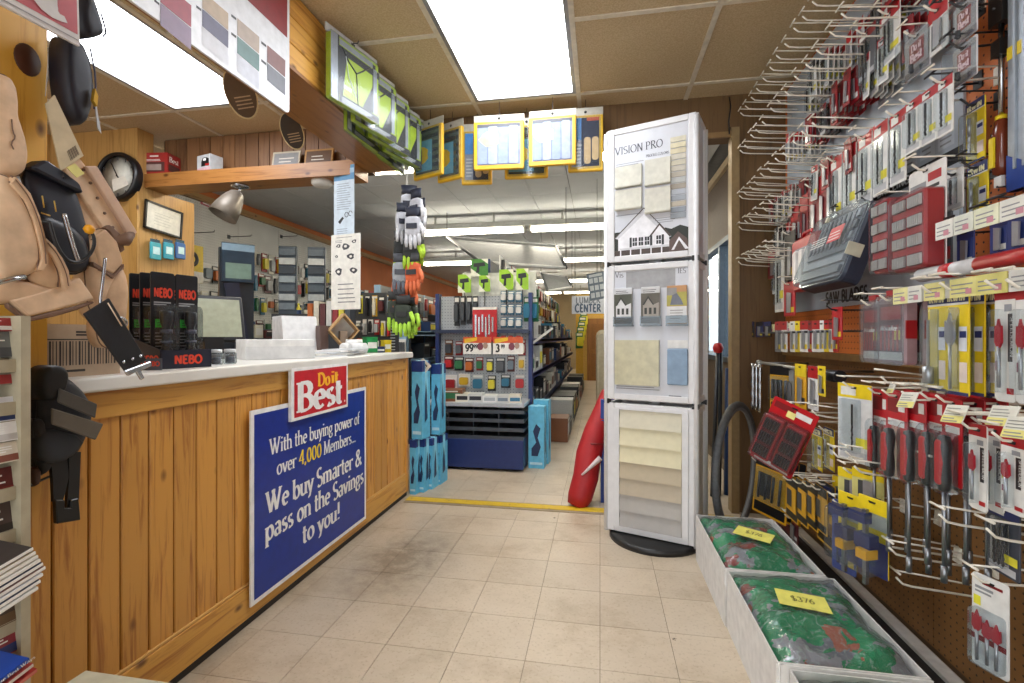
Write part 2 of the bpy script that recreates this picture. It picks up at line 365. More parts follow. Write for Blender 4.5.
# ================================================================ THE SETTING
def floor_mat():
    t = NT('vinyl_tile'); g = t.new('ShaderNodeNewGeometry'); oi = t.new('ShaderNodeObjectInfo')
    n1 = t.new('ShaderNodeTexNoise', i_Scale=3.2, i_Detail=6, i_Roughness=.7); t.link(g.outputs['Position'], n1.inputs['Vector'])
    n2 = t.new('ShaderNodeTexNoise', i_Scale=95, i_Detail=3); t.link(g.outputs['Position'], n2.inputs['Vector'])
    c = t.ramp(n1.outputs[0], [(.3, '#a89780'), (.5, '#bfb09a'), (.75, '#c6b8a4')])
    hv = t.new('ShaderNodeHueSaturation'); t.link(c, hv.inputs['Color'])
    t.link(t.math('MULTIPLY_ADD', oi.outputs['Random'], .10, .95), hv.inputs['Value'])
    sp = t.ramp(n2.outputs[0], [(.56, '#000000'), (.66, '#ffffff')])
    c2 = t.mix(t.math('MULTIPLY', sp, .28), hv.outputs[0], '#8a7862')
    # worn, dirty patch where people stand at the counter
    sx = t.new('ShaderNodeSeparateXYZ'); t.link(g.outputs['Position'], sx.inputs[0])
    dx = t.math('POWER', t.math('MULTIPLY', t.math('ADD', sx.outputs['X'], .88), 5.0), 2)
    dy = t.math('POWER', t.math('MULTIPLY', t.math('SUBTRACT', sx.outputs['Y'], 2.08), 3.0), 2)
    n3 = t.new('ShaderNodeTexNoise', i_Scale=14, i_Detail=6, i_Roughness=.75); t.link(g.outputs['Position'], n3.inputs['Vector'])
    patch = t.math('MULTIPLY', t.math('EXPONENT', t.math('MULTIPLY', t.math('ADD', dx, dy), -1.0)), t.math('MULTIPLY', t.math('POWER', n3.outputs[0], 1.6), 2.3))
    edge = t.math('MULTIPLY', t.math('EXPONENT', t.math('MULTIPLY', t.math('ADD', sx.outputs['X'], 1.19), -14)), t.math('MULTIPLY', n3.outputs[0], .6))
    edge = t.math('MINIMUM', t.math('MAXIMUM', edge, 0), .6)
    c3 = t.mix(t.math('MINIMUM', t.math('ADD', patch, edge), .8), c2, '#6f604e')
    n4 = t.new('ShaderNodeTexVoronoi', i_Scale=5.5); t.link(g.outputs['Position'], n4.inputs['Vector'])
    c4 = t.mix(t.math('MULTIPLY', t.math('LESS_THAN', n4.outputs['Distance'], .045), t.math('GREATER_THAN', n1.outputs[0], .52)), c3, '#4d4033')
    t.link(c4, t.b.inputs['Base Color']); t.b.inputs['Roughness'].default_value = .38
    t.bump(n2.outputs[0], .05, .001); return t.m
FLOORM = floor_mat(); GROUT = M('#6b5c48', .8)
fl = MB(); fl.box(-3.9, -2.2, -.12, 1.3, 15.8, -.0025)
floor = struct('floor', fl, GROUT)
P9 = .2286; g = .0009
tm = MB(); tm.box(g, g, -.004, P9-g, P9-g, 0); tmesh = tm.mesh('tile', FLOORM)
nt = 0
for j in range(-6, 21):
    for i in range(-6, 5):
        x, y = i*P9, 1.725+j*P9
        if x < -1.40 and y < 2.9: continue
        if x > .95 or (y > 2.9 and x > .8): continue
        link('tile', tmesh, floor, (x, y, 0)); nt += 1
# beyond the tiles that can be picked apart the same vinyl runs on as one sheet
ft = MB(); y1 = 1.725+21*P9; ft.box(-3.7, y1, -.003, 1.0, 15.5, 0); ft.box(-3.7, 2.9, -.003, -6*P9, y1, 0); ft.box(-3.7, -2, -.003, -6*P9, 2.9, 0)
ft.box(-6*P9, -2, -.003, 1.03, 1.725-6*P9, 0)
struct('floor_sheet', ft, FLOORM, floor)
ys = MB(); ys.box(-1.17, 2.83, 0, .73, 2.895, .006); ys.box(-1.17, 2.80, 0, .72, 2.83, .003, 1); ys.box(-1.17, 2.895, 0, .72, 2.91, .003, 1)
def worn_yellow():
    t = NT('worn_yellow'); g_ = t.new('ShaderNodeNewGeometry'); n = t.new('ShaderNodeTexNoise', i_Scale=16, i_Detail=6, i_Roughness=.75)
    t.link(g_.outputs['Position'], n.inputs['Vector'])
    t.link(t.ramp(n.outputs[0], [(.42, '#d2b021'), (.6, '#c9a727'), (.66, '#a08a55')]), t.b.inputs['Base Color']); t.b.inputs['Roughness'].default_value = .5
    return t.m
struct('trim_1', ys, [worn_yellow(), M('#8d7d66', .6)])

# ---- front ceiling: lay-in panels between metal tees
def ceil_mat():
    t = NT('ceiling_panel'); tc = t.new('ShaderNodeTexCoord'); n = t.new('ShaderNodeTexNoise', i_Scale=140, i_Detail=2); t.link(tc.outputs['Object'], n.inputs['Vector'])
    n2 = t.new('ShaderNodeTexNoise', i_Scale=3, i_Detail=3); t.link(tc.outputs['Object'], n2.inputs['Vector'])
    a = t.ramp(n.outputs[0], [(.35, '#b8a27c'), (.65, '#cdb894')]); b = t.mix(t.math('MULTIPLY', n2.outputs[0], .35), a, '#ad9670')
    t.link(b, t.b.inputs['Base Color']); t.b.inputs['Roughness'].default_value = .8; t.bump(n.outputs[0], .35, .002); return t.m
CPAN = ceil_mat(); TEE = M('#d3cab6', .45); ALU = M('#9b9c9c', .35, .6)
cb = MB(); cb.box(-3.9, -2.2, CEIL+.02, 1.3, 3.05, CEIL+.1)
ceiling = struct('ceiling', cb, M('#8d8574', .8))
LX = -.12; GW, GL_ = .6096, .66
pm = MB(); pm.box(.012, .012, CEIL+.004, GW-.012, GL_-.012, CEIL+.018); pmesh = pm.mesh('ceiling_panel', CPAN)
tx = MB(); ty = MB(); YB = 2.807
for k in range(-6, 3):
    x = LX+k*GW; tx.box(x-.012, -1.2, CEIL-.002, x+.012, 2.98, CEIL+.006); tx.box(x-.004, -1.2, CEIL, x+.004, 2.98, CEIL+.03)
allL = {(-1, 2), (-1, 1), (-4, 2), (-4, 1), (-1, -3), (-1, -4), (-4, -3), (-4, -4)}
lights = {(-1, 2), (-1, 1), (-4, 2), (-4, 1)}
for k in range(-6, 2):
    x = LX+k*GW; off = 0 if k > -3 else -.225
    for j in range(-4, 4):
        y = YB+off+(j-3)*GL_
        if y > 2.98: continue
        if not ((k, j) in allL and (k, j-1) in allL): ty.box(x+.012, y-.012, CEIL-.002, x+GW-.012, y+.012, CEIL+.006)
        if (k, j) in lights: continue
        if (k, j) in {(-1, -3), (-1, -2), (-4, -3), (-4, -2)}: continue
        o = link('ceiling_panel', pmesh, ceiling, (x, y, 0))
struct('tee_rail', tx, TEE, ceiling); struct('cross_tee', ty, TEE, ceiling)
DIFF = emit('lit_diffuser', '#f4f8ff', LIGHT_TROFFER)
def troffer(x, y, label):
    t = thing('ceiling_light', label, 'light', (x, y, CEIL))
    f = MB(); L = 2*GL_-.05; W = GW
    f.box(.012, .012, -.001, .032, L+.04, .05); f.box(W-.032, .012, -.001, W-.012, L+.04, .05)
    f.box(.032, .012, -.001, W-.032, .032, .05); f.box(.032, L+.02, -.001, W-.032, L+.04, .05)
    part('frame', f, ALU, t)
    d = MB(); d.box(.032, .032, .006, W-.032, L+.02, .012); part('diffuser', d, DIFF, t, label='glowing white prismatic diffuser')
    h = MB(); h.box(.02, .02, .05, W-.02, L+.03, .09); part('housing', h, M('#8d8f90', .5), t); return t
y0l = YB-2*GL_
troffer(LX-GW, y0l, 'lit recessed troffer in the tan ceiling above the aisle')
troffer(LX-4*GW, y0l-.225, 'lit recessed troffer above the counter staff side, behind the hanging colour chart')
troffer(LX-GW, y0l-5*GL_, 'lit recessed troffer in the ceiling behind the viewer, nearer the shop front')
troffer(LX-4*GW, y0l-5*GL_-.225, 'lit recessed troffer behind the viewer on the counter staff side')

# ---- right wall: orange pegboard above a brown pegboard, batten between
PEG_O = pegboard('pegboard_orange', '#cc7030'); PEG_B = pegboard('pegboard_brown', '#80592f'); 
wr = MB(); wr.box(WALLX+.01, -1.5, 0, WALLX+.12, 3.1, 2.42); wall_right = struct('wall_right', wr, M('#5d4730', .6))
for k in range(4):
    y = 2.98-.62*k
    p = MB(); p.box(0, -.618, .93, .006, 0, CEIL-.001); struct('pegboard_panel', p, PEG_O, wall_right, (WALLX-.004, y, 0))
    p = MB(); p.box(0, -.618, .03, .006, 0, .899); struct('lower_pegboard_panel', p, PEG_B, wall_right, (WALLX-.004, y, 0))
b = MB(); b.box(WALLX-.022, .5, .90, WALLX, 2.98, .928); struct('trim_2', b, M('#8a6a3e', .5))
b = MB(); b.box(.968, .3, .0, 1.008, 2.7, .028); struct('baseboard_right', b, M('#d2d0cb', .4, .1))
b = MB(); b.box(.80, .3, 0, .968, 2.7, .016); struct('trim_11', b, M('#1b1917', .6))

# ---- wall at the end of the front room
BW = BROWNW
wb = MB(); wb.box(.775, 2.98, 0, 1.06, 3.1, CEIL+.02); wb.box(-1.49, 2.98, 2.15, .775, 3.1, CEIL+.02)
wall_back = struct('wall_back', wb, BW)
j_ = MB(); j_.box(.735, 2.955, 0, .777, 3.03, 2.19); struct('trim_3', j_, M('#8c7550', .45))
j_ = MB(); j_.box(-1.2, 2.962, 2.14, .735, 2.98, 2.17); struct('trim_4', j_, M('#8a6d45', .5))
c_ = MB(); c_.tube([(.72, 2.95, 2.36), (.724, 2.93, 2.3), (.716, 2.94, 2.22), (.722, 2.95, 2.15)], .004, 5)
solo('cable', c_, BLACK, 'thin black cable dangling from the ceiling beside the tall white sample tower', 'cable')

# ---- beam over the counter, built of planks
bm_ = MB(); bm_.box(-1.47, .5, 2.09, -1.22, 2.97, CEIL); beam = struct('beam', bm_, PINE_H); beam['kind'] = 'structure'
for k, (z0, z1) in enumerate(((2.078, 2.165), (2.168, 2.275), (2.278, CEIL-.001))):
    p = MB(); p.box(0, 0, z0, .016, 2.45, z1); o = struct('plank', p, PINE_H, beam, (-1.222, .52, 0)); bevel(o, .003, 1)
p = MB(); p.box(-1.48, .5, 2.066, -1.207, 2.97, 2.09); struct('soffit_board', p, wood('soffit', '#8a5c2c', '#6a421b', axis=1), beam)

# ---- header with shelf left of the beam, dark panelling above it
hd = MB(); hd.box(-3.02, 2.965, 2.085, -1.485, 3.08, CEIL); header = struct('wall_header', hd, M('#3a281a', .7)); header['kind'] = 'structure'
x = -3.0
while x < -1.49:
    wd = .082+rnd.random()*.03; x1 = min(x+wd, -1.482)
    p = MB(); p.box(0, 0, 2.094, x1-x-.005, .014, CEIL-.002); struct('panel_board', p, PANEL, header, (x, 2.951, 0)); x = x1
sb = MB(); sb.box(-3.0, 2.79, 2.0, -1.482, 2.965, 2.09); shelf_board = struct('trim_5', sb, PINE_X)
# facing wall left of the shelf and recessed side wall with the certificate
wl = MB(); wl.box(-3.7, 2.74, 0, -3.0, 2.86, CEIL); struct('wall_left_front', wl, PANEL_Y)
wl = MB(); wl.box(-3.12, 2.86, 0, -3.0, 3.2, 2.0); struct('wall_left_side', wl, PANEL_Y)
wl = MB(); wl.box(-3.82, -2, 0, -3.7, 2.8, CEIL); struct('wall_left', wl, PANEL_Y)
p = MB(); p.box(-3.05, 2.725, .2, -2.985, 2.745, 2.0); struct('trim_6', p, wood('post_trim', '#b58a4a', '#94692f'))

# ---- back room
PEG_W = pegboard('pegboard_white', '#d2d3d0', '#6b6b6b', .0254, .0035)
ORANGE = M('#b4622c', .7, 0, .08, 4)
wl = MB(); wl.box(-3.82, 3.0, 0, -3.7, 15.7, 2.5); wlb = struct('wall_left_rear', wl, ORANGE)
for k in range(5):
    p = MB(); p.box(0, k*.65, .5, .008, k*.65+.646, 2.27); struct('white_pegboard_panel', p, PEG_W, wlb, (-3.70, 3.2, 0))
p = MB(); p.box(-3.7, 3.0, 2.27, -3.655, 15.5, 2.33); struct('trim_7', p, wood('cornice', '#a5814d', '#86612f', axis=1))
wf = MB(); wf.box(-3.8, 15.5, 0, 1.1, 15.75, 2.5); struct('wall_far', wf, M('#a5926e', .7))
# right wall of the back room with a window in it
wr = MB(); Xr = 1.0
wr.box(Xr, 3.1, 0, Xr+.12, 3.3, 2.5); wr.box(Xr, 3.3, 0, Xr+.12, 5.4, .8); wr.box(Xr, 3.3, 1.8, Xr+.12, 5.4, 2.5); wr.box(Xr, 5.4, 0, Xr+.12, 15.7, 2.5)
struct('wall_right_rear', wr, M('#5a4a3a', .65))
wn = MB()
for z in (.8, 1.76): wn.box(Xr-.02, 3.3, z, Xr+.06, 5.4, z+.04)
for y in (3.3, 4.33, 5.36): wn.box(Xr-.02, y, .8, Xr+.06, y+.04, 1.8)
wo = struct('window_1', wn, M('#4c5661', .4, .4))
gp = MB(); gp.box(Xr+.02, 3.34, .84, Xr+.026, 4.33, 1.76); struct('pane', gp, plastic('window_glass', '#eef6fa', .04, .03), wo)
gp = MB(); gp.box(Xr+.02, 4.37, .84, Xr+.026, 5.36, 1.76); struct('pane', gp, bpy.data.materials['window_glass'], wo)
p = MB(); p.box(Xr-.03, 3.1, 2.34, Xr, 15.5, 2.4); struct('trim_8', p, M('#b9a98c', .5))
# back ceiling of pressed strips
cb = MB(); cb.box(-3.9, 3.1, BCEIL+.012, 1.2, 15.8, BCEIL+.1); bceil = struct('ceiling_rear', cb, M('#6f7174', .8)); bceil['kind'] = 'structure'
bp = MB(); bp.box(.003, .003, BCEIL, .377, .567, BCEIL+.012); bpm = bp.mesh('ceiling_tile', M('#c3c6c8', .75, 0, .04, 6))
xs = [-3.7+.38*i for i in range(13)]
for x in xs:
    for j in range(9):
        if x+.38 > 1.09: continue
        link('ceiling_tile', bpm, bceil, (x, 3.1+.57*j, 0))
rest = MB(); rest.box(-3.7, 3.1+.57*9, BCEIL, 1.0, 15.5, BCEIL+.012); struct('ceiling_sheet', rest, M('#c3c6c8', .75, 0, .04, 6), bceil)
TUBE = emit('lit_tube', '#fff6e2', LIGHT_TUBE)
def batten(y, x0, x1, label, n=2):
    t = thing('strip_light', label, 'light', ((x0+x1)/2, y, BCEIL-.10))
    L = (x1-x0)/2; b = MB(); [b.box(e-.01, -.01, 0, e+.01, .01, .1) for e in (-L*.7, -L*.25, L*.25, L*.7)]; b.box(-L, -.05, -.06, L, .05, 0); b.box(-L, -.012, -.085, L, .012, -.06); part('housing', b, M('#a9aaa6', .5), t)
    seg = 2*L/n
    for i in range(n):
        for s in (-.035, .035):
            q = MB(); q.cyl((-L+seg*i+.05, s, -.095), (-L+seg*(i+1)-.05, s, -.095), .019, n=8); part('tube', q, TUBE, t)
        for e in (-L+seg*i+.02, -L+seg*(i+1)-.045):
            q = MB(); q.box(e, -.06, -.12, e+.025, .06, -.05); part('lamp_holder', q, M('#cfcdc4', .5), t)
batten(3.32, -2.9, .6, 'added unseen fluorescent strip light just behind the header over the doorway', 2)  # added lamp hidden by the header, brightens the counter and end cap
batten(5.45, -2.35, .75, 'front fluorescent strip light on the white rear ceiling, nearest row of them', 2)
batten(7.75, -2.9, .9, 'fluorescent strip light in the second row back on the rear ceiling', 2)
batten(10.6, -2.9, .9, 'fluorescent strip light in the third row of the rear ceiling', 2)
batten(13.4, -2.9, .9, 'fluorescent strip light in the farthest row of the rear ceiling', 2)
# ================================================================ SERVICE COUNTER AND WHAT HANGS ROUND IT
CX = COUNTERX
def pix(pts, X, o=Vector((0, 0, 0))):
    q = [P(a, b, X=X) for a, b in pts]; return [(p.y-o[1], p.z-o[2]) for p in q]
def pixY(pts, Y, o=Vector((0, 0, 0))):
    q = [P(a, b, Y=Y) for a, b in pts]; return [(p.x-o[0], p.z-o[2]) for p in q]
def puff(mb, pts, y_back, depth, m=0, T=None, ks=(1, .96, .86, .68, .42), exps=.5, smooth=True):
    """cushion-like body over an outline in x-z, bulging toward -y"""
    n = len(pts)
    if sum(pts[i][0]*pts[(i+1) % n][1]-pts[(i+1) % n][0]*pts[i][1] for i in range(n)) < 0: pts = pts[::-1]
    cx = sum(p[0] for p in pts)/n; cz = sum(p[1] for p in pts)/n
    v = [(p[0], y_back, p[1]) for p in pts]
    for k in ks: v += [(cx+(p[0]-cx)*k, y_back-depth*(.62+.38*(1-k**7)**exps), cz+(p[1]-cz)*k) for p in pts]
    v.append((cx, y_back-depth, cz)); f = [list(range(n))[::-1]]
    for r in range(len(ks)):
        for i in range(n): f.append((r*n+i, r*n+(i+1) % n, (r+1)*n+(i+1) % n, (r+1)*n+i))
    c = len(v)-1; r = len(ks)
    for i in range(n): f.append((r*n+i, r*n+(i+1) % n, c))
    return mb.add(v, f, m, smooth, T)
def smooth_pts(p, it=2, closed=True):
    for _ in range(it):
        q = []; n = len(p)
        for i in range(n if closed else n-1):
            a, b = p[i], p[(i+1) % n]; q += [tuple(a[k]*.75+b[k]*.25 for k in range(len(a))), tuple(a[k]*.25+b[k]*.75 for k in range(len(a)))]
        p = q if closed else [p[0]]+q+[p[-1]]
    return p

ctr = thing('service_counter', 'long pine plank service counter along the left of the aisle', 'counter', (CX, 0, 0))
y = .34
while y < 2.92:
    wd = min(.0795, 2.925-y)
    p = MB(); p.box(-.016, 0, .13, -.002, wd-.004, .81); bevel(part('plank', p, PINE, ctr, (0, y, 0)), .0025, 1); y += .0795
def ctr_box(name, b, m, bev=.003): q = MB(); q.box(*b); return bevel(part(name, q, m, ctr), bev, 2)
ctr_box('top_rail', (-.02, .34, .80, .006, 2.93, .868), PINE_H); ctr_box('bottom_rail', (-.02, .34, .028, .006, 2.93, .14), PINE_H)
ctr_box('bead', (-.01, .34, .141, .003, 2.93, .150), PALE, .002); ctr_box('corner_post', (-.06, 2.90, .028, .008, 2.935, .868), PINE)
ctr_box('kick_board', (-.05, .34, 0, -.002, 2.93, .03), M('#241f1b', .6), .002)
q = MB(); q.box(-.34, .34, 0, -.03, 2.89, .86); part('carcass', q, M('#5f4527', .7), ctr)
q = MB(); q.box(-.42, .3, .869, .03, 2.96, .905)
bevel(solo('worktop', q, M('#d9d7d0', .3, 0, .06, 8), 'white laminate worktop on the pine counter', 'worktop', (CX, 0, 0)), .006, 2)
TOP = .905

# --- enamel sign on the counter front
SB, SR, SW, SY_ = M('#0b2f8a', .3), M('#c01a26', .3), M('#e6e6e4', .4), M('#f0cf26', .4)
sg = thing('buying_power_sign', 'large blue sign with white lettering and a red cap, fixed to the counter front', 'sign', (CX+.012, 1.50, 0), pi/2)
W, Z0, Z1 = .842, .069, .745
q = MB(); q.box(0, -.006, Z0, W, 0, Z1, 0); q.rect(.016, Z0+.016, W-.016, Z1-.016, -.0066, 1)
y = -.0072
write(q, 'With the buying power of', .095, .570, .058, y, 0, width=.67, thick=.17)
write(q, 'over', .135, .487, .058, y, 0, width=.12, thick=.17)
write(q, '4,000', .272, .487, .058, y, 2, width=.16, thick=.18)
write(q, 'Members...', .45, .487, .058, y, 0, width=.28, thick=.17)
write(q, 'We buy Smarter &', .075, .362, .078, y, 0, width=.715, thick=.2, thin=.06)
write(q, 'pass on the Savings', .072, .265, .078, y, 0, width=.735, thick=.2, thin=.06)
write(q, 'to you!', .295, .165, .078, y, 0, width=.29, thick=.2, thin=.06)
part('panel', q, [SW, SB, SY_], sg)
q = MB(); q.box(.205, -.02, .673, .632, -.007, .879, 0); q.rect(.222, .685, .620, .866, -.0206, 1); y = -.0212
write(q, 'Best', .236, .702, .118, y, 0, width=.345, thick=.24, thin=.07)
write(q, 'Do', .382, .792, .056, y, 2, width=.095, thick=.26, thin=.09); write(q, 'it', .487, .796, .056, y, 2, width=.06, thick=.26, thin=.09)
q.rect(.598, .700, .607, .708, y, 0)
part('red_cap', q, [SW, SR, M('#f2b01e', .4)], sg, label='red cap with white and yellow store lettering')
q = MB(); q.rect(.2, .66, .63, .672, -.0067, 0); part('cap_lower_strip', q, SB, sg)  # narrow strip below the cap in the panel's own blue

# --- post and literature rack at the far left
q = MB(); q.box(-1.5, .55, 0, -1.21, .89, CEIL-.31); post = struct('trim_9', q, wood('knotty_post', '#e6b045', '#c98d2c', scale=.8))
q = MB(); q.lathe([(.026, 0), (.024, .002), (0, .0025)], 20, T=Matrix.Translation((-1.21, .852, 1.595)) @ Matrix.Rotation(pi/2, 4, 'Y')); q.v = [(a, b, 1.595+(c-1.595)*1.3) for a, b, c in q.v]
struct('knot', q, M('#43200c', .5), post)
rk = thing('literature_rack', 'beige literature rack of sloping pockets against the post', 'rack', (-1.2, .478, 0), pi/2)
RKM = M('#a99f86', .5)
q = MB(); q.box(0, -.012, .02, .28, 0, 1.03); part('back_panel', q, RKM, rk)
q = MB(); q.box(.268, -.125, 0, .284, 0, 1.04); part('side_panel', q, RKM, rk)
q = MB(); q.box(0, -.125, 0, .268, 0, .03); part('plinth', q, RKM, rk)
shelf_z = [.03, .14, .25, .37, .45, .53, .62, .70, .78, .86, .94]
for z in shelf_z[1:]:
    q = MB(); q.box(0, -.11, z-.006, .268, -.02, z); q.box(0, -.114, z-.006, .268, -.108, z+.018); part('pocket', q, RKM, rk)
lits = [  # y0,y1 in the photo, cover colours, label
 (318, 331, '#8f2a2a', '#d8d5cf', 'red topped leaflet at the very top of the literature rack', 0),
 (331, 357, '#6d706e', '#4b4d50', 'grey leaflet just under the red topped one in the rack', 0),
 (358, 384, '#837c70', '#a03033', 'taupe leaflet with a red foot in the rack', 0),
 (396, 420, '#d9d9dc', '#22335f', 'white leaflet with a navy band in the rack', .008),
 (421, 440, '#dedcd8', '#b9b6b0', 'white folded leaflet poking out of the rack', .014),
 (441, 461, '#cfc6b4', '#7d4a3a', 'cream leaflet with brown print in the rack', .016),
 (466, 496, '#5d1f1f', '#7b2c26', 'dark red booklet in the middle of the rack', .006),
 (500, 534, '#4b3b36', '#2e2723', 'dark brown booklet below the dark red one', .004),
 (592, 622, '#4a3f33', '#6a5236', 'brown catalogue below the fanned stack of magazines', .01),
 (626, 652, '#8f2f3a', '#2c3c78', 'pink and blue booklet low in the rack', .012)]
for y0, y1, c1, c2, lab, out in lits:
    a = P(20, y0, X=-1.085+out); b = P(20, y1, X=-1.085+out); h = a.z-b.z
    t = thing('leaflet', lab, 'leaflet', (-1.096+out, .643, b.z), pi/2)
    q = MB(); q.box(0, 0, 0, .105, .01, h, 0); q.rect(.002, .002, .103, h*.38, -.0005, 1); lines(q, .03, .095, h*.5, h*.85, 3, -.0006, 2)
    part('cover', q, [M(c1, .4), M(c2, .4), PAPER], t, rot=(radians(-8), 0, 0))
    q = MB(); q.box(.001, .0101, .001, .104, .022, h-.002, 0); part('pages', q, M('#d3cfc4', .7), t, rot=(radians(-8), 0, 0))
for k in range(9):  # fanned magazines
    a = P(10, 590-k*5.2, X=-1.06)
    q = MB(); q.box(0, -.10, 0, .112-.004*abs(k-3), .03, .0075); q.box(.0, -.101, .0012, .113-.004*abs(k-3), .029, .0064, 1)
    solo('magazine', q, [M(['#d7d5cf', '#26324d', '#cfd2d6', '#7d5a52', '#20304c', '#d9d6cc', '#cdc5b3', '#b9a98c', '#3a3330'][k], .35), PAPER],
         ['lowest magazine, white covered, of the fanned stack in the rack', 'navy covered magazine second from the bottom of the fanned stack', 'pale blue magazine third from the bottom of the fanned stack',
          'reddish brown magazine fourth from the bottom of the fanned stack', 'dark blue magazine at the centre of the fanned stack', 'white magazine fourth from the top of the fanned stack',
          'cream magazine third from the top of the fanned stack', 'tan magazine second from the top of the fanned stack', 'dark magazine on top of the fanned stack in the rack'][k],
         'magazine', (-1.10, .620, a.z-.006), pi/2, 'fanned magazines in the literature rack', rot=(radians(7), radians(-13), pi/2))
for k in range(3):
    a = P(10, 672-k*8, X=-1.06)
    q = MB(); q.box(0, -.09, 0, .105-.006*k, .03, .008, 0); q.rect(.0, .001, .105-.006*k, .007, -.0905, 1)
    if k == 2: write(q, 'The Best Ways', .04, .0015, .006, -.091, 2, serif=False, width=.06)
    solo('booklet', q, [M(['#9f2f2a', '#a8403a', '#1f3f8f'][k], .35), M(['#c56a5a', '#d0c7bd', '#2a4ea0'][k], .35), PAPER],
         ['red booklet at the bottom of the literature rack', 'red booklet with pale edge, second from the bottom of the rack', 'blue booklet with white lettering lying on the red booklets'][k],
         'booklet', (-1.10, .622, a.z-.012), 0, 'booklets at the foot of the rack', rot=(radians(6), radians(-12), pi/2))
q = MB(); q.box(-1.07, .52, 0, -.815, .86, .295); q.box(-1.065, .525, .2945, -.82, .68, .2965); q.box(-1.065, .69, .2945, -.82, .855, .2965)
solo('carton', q, M('#b9b49c', .6), 'cream carton on the floor at the foot of the counter, cut by the frame', 'box')

# --- leather goods hanging from the post
LEA = M('#d3b391', .6, 0, .16, 26, .5); LEA2 = M('#c8a683', .6, 0, .16, 26, .5); LEAD = M('#6f5340', .6); STI = M('#d8bfa4', .6)
NAV = M('#171b28', .5, 0, .15, 20, .1); NYL = M('#26262a', .7, 0, .2, 80, .2); BELT = M('#131317', .45, 0, .2, 60, .25)
def leather(name, label, cat, X): return thing(name, label, cat, (X, .85, 1.0), pi/2), Vector((X, .85, 1.0))
def px_part(t, o, name, pts, X, back, depth, m, sm=2, label=None, **kw):
    c = smooth_pts(pix(pts, X, o), sm); q = MB(); puff(q, c, back, depth, **kw); r_ = part(name, q, m, t, label=label)
    if m in (LEA, LEA2, NAV, NYL): e = MB(); c2 = c+[c[0]]; e.tube([(a, back-depth*.62, b) for a, b in c2], .0016, 5, caps=False); part('edge_binding', e, LEAD if m in (LEA, LEA2) else BLACK, t)
    return r_
def stitch(t, o, pts, X, y, r=.0016, m=None, n=2, name='stitching'):
    c = smooth_pts(pix(pts, X, o), 2, False); q = MB(); q.tube([(a, y, b) for a, b in c], r, 5); part(name, q, m or STI, t)

t, o = leather('leather_bag', 'tan leather pouch with round bottom hanging highest on the post', 'tool pouch', -1.12)
px_part(t, o, 'bag', [(-12, 72), (4, 74), (11, 80), (13, 95), (12, 112), (18, 128), (23, 145), (25, 162), (22, 174), (10, 178), (-12, 176)], -1.12, .03, .045, LEA)
stitch(t, o, [(12, 80), (12, 112), (20, 130), (24, 150), (23, 170)], -1.12, .022)
q = MB(); c = pix([(5, 120), (6, 132), (9, 138), (4, 144), (7, 150)], -1.12, o); q.tube([(a, -.016, b) for a, b in smooth_pts(c, 1, False)], .0012, 5); part('stamped_mark', q, LEAD, t)
q = MB(); q.tube([(-.06, .01, .36), (-.06, .05, .37), (-.05, .09, .37)], .003, 6); part('hanging_loop', q, LEAD, t)

t, o = leather('leather_tool_belt', 'big tan leather tool belt with black webbing strap and chrome buckle', 'tool belt', -1.10)
px_part(t, o, 'main_bag', [(-14, 172), (8, 176), (22, 194), (32, 218), (39, 245), (40, 262), (34, 273), (18, 278), (-14, 283)], -1.10, .03, .05, LEA)
px_part(t, o, 'side_bag', [(26, 210), (38, 236), (52, 250), (62, 270), (65, 284), (60, 291), (46, 290), (30, 282), (24, 262)], -1.10, .035, .045, LEA2)
stitch(t, o, [(4, 176), (20, 197), (30, 225), (36, 250), (36, 268)], -1.10, -.0165, m=LEAD); stitch(t, o, [(1, 182), (15, 200), (25, 226), (31, 252), (30, 270)], -1.10, -.0185, m=LEAD)
stitch(t, o, [(42, 240), (54, 258), (61, 275), (60, 288)], -1.10, -.008, m=LEAD); stitch(t, o, [(36, 240), (48, 258), (55, 275), (54, 287)], -1.10, -.0095, m=LEAD)
px_part(t, o, 'lower_fold', [(-14, 278), (20, 280), (44, 284), (64, 292), (50, 300), (20, 303), (-14, 305)], -1.10, .03, .035, LEA2)
def flat_px(name, pts, X, y0, y1, m, bev=.004, label=None):
    q = MB(); q.prism(pix(pts, X, o), y0, y1); return bevel(part(name, q, m, t, label=label), bev, 2)
flat_px('hem_band', [(6, 177), (21, 194), (31, 218), (38, 245), (39, 264), (33, 272), (29, 270), (33, 258), (31, 246), (25, 222), (16, 202), (1, 184)], -1.10, -.024, .0, LEA2, .002)
flat_px('hem_band', [(40, 238), (53, 251), (63, 271), (65, 286), (60, 291), (57, 285), (55, 273), (47, 258), (36, 246)], -1.10, -.016, .0, LEA2, .002)
stitch(t, o, [(5, 180), (19, 197), (29, 221), (35, 246), (36, 264)], -1.10, -.0245, m=LEAD, r=.001); stitch(t, o, [(41, 243), (51, 254), (60, 273), (62, 286)], -1.10, -.0165, m=LEAD, r=.001)
flat_px('flap', [(10, 300), (40, 292), (66, 284), (82, 277), (97, 299), (78, 305), (54, 311), (30, 317)], -1.09, -.006, .010, LEA, .005)
flat_px('flap_edge', [(10, 302), (30, 318), (54, 312), (80, 306), (96, 301), (97, 303), (80, 310), (56, 317), (31, 322), (12, 308)], -1.09, -.004, .008, LEAD, .003)
q = MB(); c = pix([(-14, 284), (6, 279), (18, 277)], -1.085, o); q.tube([(a, -.03, b) for a, b in c], .005, 8); part('frame_bar', q, CHROME, t, label='chrome bar across the bag')
q = MB(); c = pix([(77, 314), (103, 298), (141, 360), (120, 373)], -1.09, o); q.prism(c, -.028, -.022); bevel(part('webbing_strap', q, BELT, t, label='black webbing strap'), .002, 1)
